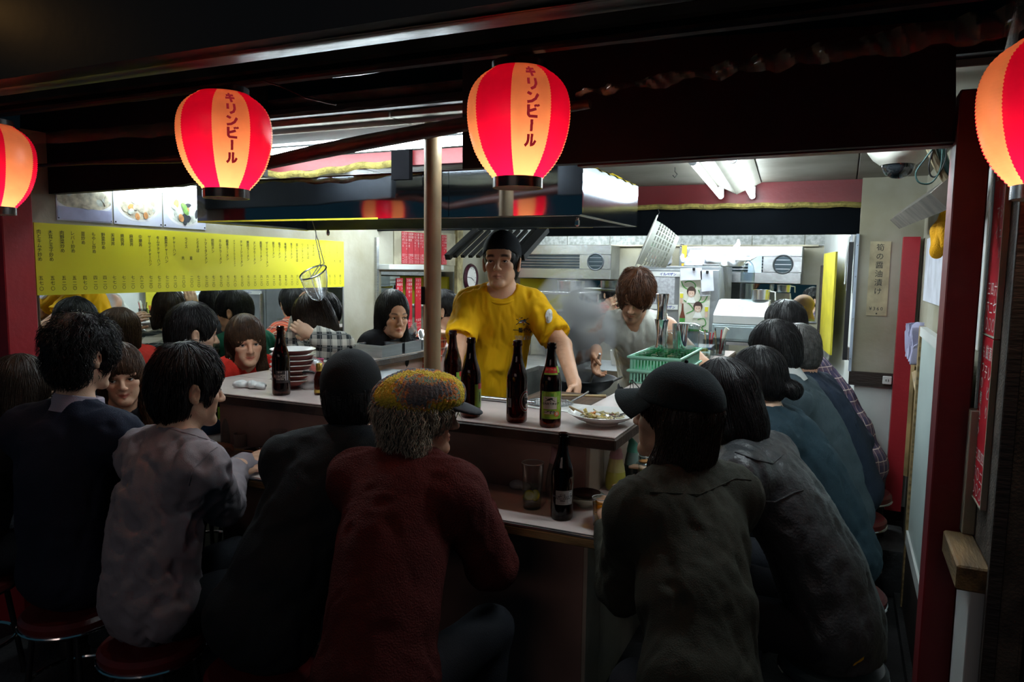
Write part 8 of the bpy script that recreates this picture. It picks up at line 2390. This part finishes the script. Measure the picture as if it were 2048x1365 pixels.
def basket(c, lx, ly, h, rot, label, fill=False):
    t = empty('plastic_basket', c, rot, label, 'basket', 'mint green plastic baskets')
    bm = bmesh.new(); nx, ny = int(lx/0.014), int(ly/0.014)
    for s in (-1, 1):
        for i in range(nx): add_box(bm, (-lx/2 + (i + 0.5)*lx/nx, s*ly/2, h*0.45), (lx/nx*0.5, 0.003, h*0.70))
        for i in range(ny): add_box(bm, (s*lx/2, -ly/2 + (i + 0.5)*ly/ny, h*0.45), (0.003, ly/ny*0.5, h*0.70))
    obj('side_slats', bm, MINT, t, False)['kind'] = 'stuff'
    bm = bmesh.new()
    for z, g in ((0.0, 0.0), (h*0.80, 0.0)):
        hh = 0.006 if z == 0 else h*0.2
        box2(bm, (-lx/2 - 0.002, -ly/2 - 0.002, z), (lx/2 + 0.002, -ly/2 + 0.002, z + hh)); box2(bm, (-lx/2 - 0.002, ly/2 - 0.002, z), (lx/2 + 0.002, ly/2 + 0.002, z + hh))
        box2(bm, (-lx/2 - 0.002, -ly/2, z), (-lx/2 + 0.002, ly/2, z + hh)); box2(bm, (lx/2 - 0.002, -ly/2, z), (lx/2 + 0.002, ly/2, z + hh))
    obj('frame', bm, MINT, t, False)
    bm = bmesh.new(); box2(bm, (-lx/2, -ly/2, 0), (lx/2, ly/2, 0.003)); obj('base', bm, MINT, t, False)
    bm = bmesh.new(); add_tube(bm, [(-lx/2 - 0.008, -ly/2 - 0.008, h), (lx/2 + 0.008, -ly/2 - 0.008, h), (lx/2 + 0.008, ly/2 + 0.008, h), (-lx/2 - 0.008, ly/2 + 0.008, h)], 0.006, 8, closed=True); obj('rim', bm, MINT, t)
    return t


BX, BY = -0.745, 3.40
basket((BX, BY, LZ + 0.0005), 0.215, 0.50, 0.055, 0.0, 'mint green plastic basket, lower of the two on the right ledge')
basket((BX, BY, LZ + 0.058), 0.215, 0.50, 0.060, 0.0, 'mint green plastic basket, upper of the two, full of upturned glasses')
first = None
for i in range(3):
    for j in range(7):
        loc = (BX - 0.072 + i*0.072, BY - 0.215 + j*0.071, LZ + 0.0625)
        if first is None:
            first = lathe_thing('upturned_glass', 'small glass upside down in the upper mint basket', 'glass', loc, [(0.026, 0), (0.028, 0), (0.024, 0.064), (0.022, 0.068), (0, 0.068), (0, 0.062), (0.0225, 0.060), (0.026, 0)], glass('greenish_glass', (0.75, 0.92, 0.84), 0.04), 16, 'upturned glasses in the mint basket')
        else:
            q = first.copy(); COL.objects.link(q); q.location = loc
ZB = LZ + 0.133
def steel_tumbler(loc, k, label, flip=False):
    prof = [(0, 0.003), (0.030, 0), (0.031, 0.004), (0.0245, 0.05), (0.0255, 0.09), (0.036, 0.15), (0.037, 0.152), (0.034, 0.15), (0.0235, 0.09), (0.0225, 0.05), (0.028, 0.008), (0, 0.008)]
    prof = [(r*k, z*k) for r, z in prof]
    return lathe_thing('steel_tumbler', label, 'tumbler', loc, prof, CHROME, 32, 'polished steel tumblers')


bm = bmesh.new(); add_box(bm, (0, 0, 0.002), (0.20, 0.20, 0.004), 0, 0.001); tag(obj('tray_liner', bm, glass('greenish_sheet', (0.80, 0.92, 0.86), 0.1), None, False, (BX, BY + 0.13, LZ + 0.1318)), 'clear green sheet laid over the upturned glasses', 'sheet')
sx_, sy_ = at(1346, 735, 'z', ZB + 0.003)[:2]
ZT = LZ + 0.1362
steel_tumbler((-0.775, 3.40, ZT), 0.90, 'tall polished steel tumbler, lower of the stacked pair on the mint basket')
steel_tumbler((-0.775, 3.40, ZT + 0.118), 0.92, 'tall polished steel tumbler, upper of the stacked pair on the mint basket')
tt_, p = tumbler_set(0, 0, 'ribbed clear glass upside down in front of the steel tumblers', 1, 0, None, None, ZT, 0.1, 0.028, 0.034) if False else (None, None)
lathe_thing('upturned_tumbler', 'clear glass tumbler upside down in front of the steel tumblers', 'glass', (-0.728, 3.395, ZT), [(0.034, 0), (0.036, 0.001), (0.030, 0.085), (0.028, 0.088), (0, 0.088), (0, 0.080), (0.0275, 0.078), (0.0335, 0)], CLEAR, 32)
lathe_thing('steel_tumbler', 'short polished steel tumbler right of the stacked pair', 'tumbler', (-0.700, 3.47, ZT), [(0, 0.003), (0.030, 0), (0.032, 0.004), (0.038, 0.115), (0.036, 0.115), (0.029, 0.008), (0, 0.008)], CHROME, 32, 'polished steel tumblers')
t = empty('water_pitcher', (-0.73, 3.80, LZ), 0, 'clear plastic water pitcher behind the steel tumblers', 'pitcher')
bm = bmesh.new(); add_lathe(bm, [(0, 0.002), (0.055, 0.0), (0.058, 0.004), (0.064, 0.20), (0.066, 0.215), (0.064, 0.215), (0.062, 0.20), (0.055, 0.010), (0, 0.010)], 36); obj('pitcher_wall', bm, PLASTIC, t)
bm = bmesh.new(); add_lathe(bm, [(0.068, 0.212), (0.068, 0.225), (0.05, 0.235), (0, 0.237)], 32); obj('pitcher_lid', bm, PLASTIC, t)
bm = bmesh.new(); add_prism(bm, [(-0.03, 0.215), (0.03, 0.215), (0.0, 0.12)], 0.008, frame((0, -0.070, 0), (1, 0, 0), (0, 0, 1), (0, -1, 0))); obj('spout', bm, PLASTIC, t, False)
bm = bmesh.new(); add_tube(bm, [(0.062, 0, 0.19), (0.105, 0, 0.18), (0.105, 0, 0.07), (0.060, 0, 0.05)], 0.008, 8); obj('pitcher_handle', bm, PLASTIC, t)
# food plate, tub with food and utensil pots
lathe_thing('dinner_plate', 'plate with red smears, on the right ledge past the mint basket', 'plate', (-0.69, 3.90 + 0.03, LZ), [(0, 0.004), (0.055, 0.0), (0.06, 0.003), (0.098, 0.02), (0.10, 0.022), (0.096, 0.0225), (0.058, 0.008), (0, 0.008)], mat('smeared_plate', (0.66, 0.62, 0.58), rough=0.3, scale=16, col2=(0.45, 0.14, 0.12)), 40)
t = empty('food_tub', (-0.745, 4.26, LZ), 0.05, 'clear plastic tub of food on the right ledge beyond the plate', 'tub')
bm = bmesh.new()
for a, b in (((-0.075, -0.10, 0), (0.075, 0.10, 0.003)), ((-0.075, -0.10, 0.003), (0.075, -0.097, 0.07)), ((-0.075, 0.097, 0.003), (0.075, 0.10, 0.07)), ((-0.075, -0.097, 0.003), (-0.072, 0.097, 0.07)), ((0.072, -0.097, 0.003), (0.075, 0.097, 0.07))): box2(bm, a, b)
obj('tub_wall', bm, PLASTIC, t, False)
bm = bmesh.new(); add_box(bm, (0, 0, 0.022), (0.142, 0.19, 0.036), 0, 0.01); obj('tub_food', bm, mat('mixed_pickles', (0.60, 0.56, 0.46), rough=0.5, scale=30, col2=(0.30, 0.22, 0.06)), t)
bm = bmesh.new(); add_tube(bm, [(-0.05, -0.05, 0.045), (0.04, 0.02, 0.048)], 0.012, 10); obj('yellow_pickle', bm, YF, t)
bm = bmesh.new()
for i, (a, b) in enumerate((((-0.07, -0.10, 0.071), (0.075, 0.1, 0.074)),)): box2(bm, a, b)
obj('tub_lid', bm, glass('pale_lid', (0.75, 0.85, 0.92), 0.25), t, False)
for i, (x, y, r_, h_, lab) in enumerate(((-0.665, 4.46, 0.040, 0.105, 'clear pot of brushes and pens before the till'), (-0.735, 4.50, 0.034, 0.09, 'clear pot with a blue band left of the brush pot'))):
    t = empty('utensil_pot', (x, y, LZ), 0, lab, 'pot')
    bm = bmesh.new(); add_lathe(bm, [(0, 0.0), (r_*0.85, 0), (r_*0.9, 0.004), (r_, h_), (r_ - 0.003, h_), (r_*0.85, 0.006), (0, 0.006)], 28); obj('pot_wall', bm, glass('milky_plastic', (0.62, 0.66, 0.66), 0.25), t)
    g = np.random.default_rng(i + 2)
    for k_ in range(5):
        a = k_*1.3; m_ = (RINK, STEEL, BLACK, mat('pale_wood', (0.55, 0.4, 0.2)), RINK)[k_]
        bm = bmesh.new(); add_tube(bm, [(r_*0.3*math.cos(a), r_*0.3*math.sin(a), 0.008), (r_*0.85*math.cos(a), r_*0.85*math.sin(a), h_ + 0.04 + 0.02*g.random())], 0.004, 6); obj(('pen', 'fork_handle', 'pen', 'chopstick', 'pen')[k_], bm, m_, t)
    if i == 0:
        bm = bmesh.new(); add_tube(bm, [(0.0, 0, 0.01), (0.022, 0, 0.10), (0.035, 0, 0.15), (0.046, 0, 0.165)], [0.006, 0.008, 0.012, 0.014], 10); obj('brush', bm, mat('pale_bristle', (0.62, 0.66, 0.55), rough=0.7), t)
    else:
        bm = bmesh.new(); add_lathe(bm, [(r_*0.955, 0.03), (r_*0.99, 0.06)], 28); obj('blue_band', bm, mat('blue_band', (0.04, 0.10, 0.24), rough=0.5), t)

# ------------------------------------------------------------------ right side of the shop
# dome camera
t = empty('dome_camera', at(1798, 312, 'y', 2.42), 0, 'white dome security camera at the top right corner', 'camera'); o = np.array(t.location)
bm = bmesh.new(); add_lathe(bm, [(0, 0.018), (0.082, 0.018), (0.084, 0.012), (0.068, -0.010), (0.055, -0.020), (0.048, -0.026), (0.044, -0.026), (0.0, -0.020)], 40); obj('camera_base', bm, mat('camera_white', (0.80, 0.80, 0.70), rough=0.4), t)
bm = bmesh.new(); add_lathe(bm, [(0.044, -0.025), (0.043, -0.036), (0.034, -0.053), (0.018, -0.063), (0, -0.066)], 32); obj('camera_dome', bm, mat('smoked_dome', (0.012, 0.014, 0.016), rough=0.04, spec=0.9), t)
bm = bmesh.new(); add_tube(bm, [(0, 0, 0.0185), (0, 0, CEIL - o[2])], 0.012, 10); obj('camera_stem', bm, WHITEP, t)
CAB = [mat('green_cable', (0.015, 0.06, 0.055), rough=0.5), BLACK, mat('tan_cable', (0.22, 0.18, 0.11), rough=0.6)]
for i, (pts, r_, m_, lab) in enumerate(((((1870, 292), (1850, 318), (1832, 345), (1838, 365), (1862, 366), (1880, 340), (1885, 300)), 0.0022, CAB[0], 'thin green cable looping below the dome camera'), (((1868, 290), (1858, 330), (1862, 352), (1876, 350), (1890, 322), (1893, 295)), 0.0022, CAB[1], 'thin black cable looping beside the dome camera'), (((1858, 292), (1868, 318), (1882, 345), (1900, 372)), 0.010, CAB[2], 'thick tan cable bundle beside the dome camera'), (((1880, 292), (1888, 318), (1900, 350), (1906, 380)), 0.011, CAB[0], 'thick dark green cable bundle by the red post'))):
    bm = bmesh.new(); add_tube(bm, smooth_pts([at(a, b, 'y', 2.30 + 0.01*i) for a, b in pts]), r_, 8); tag(obj('cable', bm, m_), lab, 'cable')
bm = bmesh.new(); q0, q1 = at(1800, 440, 'y', 4.2), at(1900, 385, 'y', 2.3); add_tube(bm, [q0, q1], 0.045, 4); o_ = obj('trim_11', bm, mat('pale_timber', (0.16, 0.14, 0.115), rough=0.7, var=0.25), None, False); o_['kind'] = 'structure'
# yellow towel
S = Field(np.array((-0.06, -0.17, -0.14)), np.array((0.05, 0.17, 0.10)), 0.006)
for (a, b, r1, r2) in (((0, -0.10, 0.06), (0, 0.10, 0.0), 0.022, 0.03), ((0, -0.06, 0.0), (-0.005, 0.08, -0.08), 0.03, 0.024), ((0, 0.06, -0.02), (0, 0.12, -0.07), 0.03, 0.016), ((0, -0.10, 0.03), (0, -0.09, -0.06), 0.024, 0.016)): S.cap(a, b, r1, r2, 0.03)
V, Q = S.mesh(); N_ = vnormals(V, Q); V = V + N_*(0.008*wrinkle(V, 45, 3))[:, None]
tw = link('towel', raw_mesh('towel', V, Q), cloth('yellow_towel', (0.80, 0.38, 0.01), bump=0.6, bscale=200), None, at(1884, 462, 'x', 0.335)); tag(tw, 'orange-yellow towel hanging beside the red front post', 'towel')
crumple('rag_bundle', 'bundled lilac rags on the wooden brace by the inner red post', 'cloth', (0.345, 4.02, 1.145), 0.04, 0.26, 0.20, cloth('lilac_rag', (0.42, 0.42, 0.60), bump=0.2), 21)
t = empty('wooden_brace', (0.335, 3.9, 1.1), 0, 'tan wooden brace under the lilac rags', 'brace'); o = np.array(t.location)
for a, b in (((0.345, 3.70, 1.135), (0.345, 4.28, 1.125)), ((0.34, 4.10, 0.55), (0.34, 4.10, 1.12)), ((0.345, 3.74, 0.98), (0.345, 4.20, 1.11))):
    bm = bmesh.new(); add_tube(bm, [np.array(a) - o, np.array(b) - o], 0.016, 4); obj('timber', bm, mat('tan_timber', (0.36, 0.24, 0.10), rough=0.6, var=0.25, scale=8), t, False)
FROST = mat('frosted_glass', (0.50, 0.60, 0.58), rough=0.35, var=0.06, scale=2, spec=0.6)
t = empty('sliding_door', (0.325, 3.2, 0.06), 0, 'sliding door leaf with a frosted pane beside the red front post', 'door'); o = np.array(t.location)
for nm, a, b, m in (('pane', (0.321, 2.42, 0.42), (0.327, 3.62, 1.30), FROST), ('stile', (0.312, 3.62, 0.06), (0.336, 3.67, 1.34), TIMBER), ('stile', (0.312, 2.37, 0.06), (0.336, 2.42, 1.34), TIMBER), ('rail', (0.312, 2.42, 1.30), (0.336, 3.62, 1.34), WHITEP), ('rail', (0.312, 2.42, 0.36), (0.336, 3.62, 0.42), WHITEP), ('kick_panel', (0.318, 2.42, 0.06), (0.330, 3.62, 0.36), DARKWOOD)):
    bm = bmesh.new(); box2(bm, np.array(a) - o, np.array(b) - o); obj(nm, bm, m, t, False)
bm = bmesh.new(); box2(bm, (0.345, 2.35, 1.36), (0.364, 2.72, 1.86)); tag(obj('pinned_chart', bm, WHITEP, None, False), 'white chart board behind the yellow towel', 'board')
bm = bmesh.new(); box2(bm, (0.356, 3.40, 1.44), (0.364, 4.10, 1.74)); o_ = tag(obj('pinned_notice', bm, mat('bluish_paper', (0.60, 0.62, 0.70)), None, False), 'pale blue notice on the right wall left of the yellow towel', 'notice')
bm = bmesh.new(); add_box(bm, (0, 0, 0), (0.05, 0.05, 0.02)); bm.free()

# paper price slip on the return wall
pw = empty('price_slip', (0.166, 4.395, 1.34), 0, 'yellowed paper slip with a brush-written dish and price, left of the inner red post', 'menu')
bm = bmesh.new(); box2(bm, (-0.050, 0.0, 0), (0.050, 0.003, 0.40)); obj('slip_sheet', bm, mat('yellowed_slip', (0.46, 0.40, 0.25), rough=0.8, var=0.2, scale=9), pw, False)
cols = [(s_, 0.040 if k_ < 7 else 0.03, 0, 0.385 - k_*0.047, 0) for k_, s_ in enumerate('筍の醤油漬け')]
columns_on([(s_, sz, x, y, 0.04) for s_, sz, x, y, _ in cols] + [('¥', 0.026, -0.030, 0.050, 0.02), ('3', 0.026, -0.012, 0.050, 0.02), ('6', 0.026, 0.006, 0.050, 0.02), ('0', 0.026, 0.024, 0.050, 0.02)], pw, frame((0, -0.0008, 0), (1, 0, 0), (0, 0, 1), (0, -1, 0)), mat('faded_ink', (0.055, 0.055, 0.05), rough=0.8))
bm = bmesh.new(); bmesh.ops.create_uvsphere(bm, u_segments=8, v_segments=6, radius=0.004, matrix=Matrix.Translation((0, -0.002, 0.012))); obj('pin', bm, BLACK, pw)
t = empty('wall_socket', (0.238, 4.374, 0.995), 0, 'cream wall socket on the dark rail below the price slip', 'socket')
bm = bmesh.new(); box2(bm, (-0.022, -0.014, -0.022), (0.022, 0.0, 0.022), 0.003); obj('socket_plate', bm, WHITEP, t, False)
for q in (-1, 1):
    bm = bmesh.new(); add_box(bm, (q*0.006, -0.0145, 0), (0.003, 0.002, 0.012)); obj('socket_slot', bm, BLACK, t, False)
bm = bmesh.new(); box2(bm, (0.045, 4.378, 1.03), (0.060, 4.398, 1.78)); o_ = obj('trim_12', bm, mat('pale_blue_angle', (0.42, 0.50, 0.60), rough=0.4), None, False); o_['kind'] = 'structure'
for z in (1.10, 1.32, 1.55, 1.72):
    bm = bmesh.new(); bmesh.ops.create_uvsphere(bm, u_segments=8, v_segments=6, radius=0.004, matrix=Matrix.Translation((0.0525, 4.3775, z))); obj('screw', bm, STEEL_D, o_)
# clutter on the rear right wall
bm = bmesh.new(); box2(bm, (0.012, 4.47, 1.08), (0.036, 4.50, 1.74)); o_ = obj('trim_13', bm, BLACK, None, False); o_['kind'] = 'structure'  # black strip stands in for the shade of a wall gap
bm = bmesh.new(); add_quadslab(bm, [(-0.128, 5.55, 1.05), (-0.048, 4.98, 1.05), (-0.048, 4.98, 1.70), (-0.128, 5.55, 1.70)], 0.012); o_ = tag(obj('yellow_board', bm, mat('yellow_board', (0.55, 0.48, 0.03), rough=0.5, var=0.1), None, False), 'yellow board with a small hook on the rear right wall', 'board')
bm = bmesh.new(); add_quadslab(bm, [(-0.150, 5.95, 1.10), (-0.133, 5.60, 1.10), (-0.133, 5.60, 1.62), (-0.150, 5.95, 1.62)], 0.02); o_ = tag(obj('framed_picture', bm, DARKWOOD, None, False), 'dark framed picture on the rear right wall past the yellow board', 'picture')
for i, (v, z0, z1, dx) in enumerate(((4.72, 1.40, 1.80, 0.0), (4.80, 1.46, 1.80, 0.005), (4.90, 1.50, 1.79, 0.0))):
    u = 0.10 - (v - 4.46)*0.145 - 0.02
    bm = bmesh.new(); wavy_sheet(bm, (u, v, z0), (u - 0.008, v + 0.07, z0 + 0.01), (u, v, z1), (u - 0.008, v + 0.07, z1), 6, 14, lambda s, t_: (-0.006*math.sin(s*6 + t_*3) - 0.012*(1 - t_), 0, 0))
    bmesh.ops.solidify(bm, geom=bm.faces[:], thickness=0.002); tag(obj('hanging_cloth', bm, whitec if i != 1 else mat('bluish_paper', (0.6, 0.62, 0.7))), ('nearest', 'middle', 'farthest')[i] + ' white cloth of three hung on the rear right wall', 'cloth', 'white cloths on the rear right wall')
bm = bmesh.new(); add_quadslab(bm, [(0.036, 4.66, 1.07), (0.076, 4.52, 1.07), (0.076, 4.52, 1.14), (0.036, 4.66, 1.14)], 0.02); tag(obj('small_shelf', bm, DARKWOOD, None, False), 'small dark wooden ledge on the rear right wall above the purple check', 'shelf')
# stone step in the aisle
bm = bmesh.new(); add_box(bm, (0, 0, 0.12), (0.16, 0.42, 0.24), 0, 0.02, 2); V_ = None
for v in bm.verts: v.co += Vector((0.004*math.sin(40*v.co.y), 0.004*math.sin(33*v.co.x + 9*v.co.z), 0))
o_ = obj('stone_step', bm, mat('black_stone', (0.035, 0.037, 0.04), rough=0.6, var=0.3, scale=12, bump=0.5, bscale=60), None, True, (0.265, 4.05, 0)); tag(o_, 'rough dark stone step at the end of the aisle', 'step')
bm = bmesh.new(); box2(bm, (0.296, 2.14, 0), (0.364, 3.80, 0.05)); o_ = obj('trim_14', bm, ASPHALT, None, False); o_['kind'] = 'structure'

# red menu boards on the outside wall at the right
for i, (z0, z1, cols_) in enumerate(((1.435, 1.875, [('チャーシュー', '六七〇'), ('シューマイ', '四二〇'), ('皮蛋', '三六〇')]), (1.05, 1.428, [('蒸しどり', '四二〇'), ('餃子', '四〇〇'), ('もつの煮込み', '三六〇')]))):
    t = empty('menu_sign', (0.3145, 1.945, z0), 0, ('upper' if i == 0 else 'lower') + ' red menu sign with white lettering on the outside wall at the right', 'sign', 'red menu signs on the outside wall')
    bm = bmesh.new(); box2(bm, (-0.010, -0.072, 0), (0.0, 0.068, z1 - z0)); obj('sign_plate', bm, REDP, t, False)
    bm = bmesh.new(); box2(bm, (-0.012, -0.078, 0), (0.0, -0.0725, z1 - z0)); box2(bm, (-0.012, -0.078, -0.004), (0.0, 0.07, -0.0005)); obj('sign_edge', bm, CREAM, t, False)
    c_ = []
    for k_, (nm, pr) in enumerate(cols_):
        x = 0.045 - k_*0.040
        c_.append((nm, 0.034, x, (z1 - z0) - 0.02, min(0.044, (z1 - z0 - 0.16)/len(nm)))); c_.append((pr, 0.034, x, 0.118, 0.038))
    columns_on(c_, t, frame((-0.0106, 0, 0), (0, -1, 0), (0, 0, 1), (-1, 0, 0)), WINK)
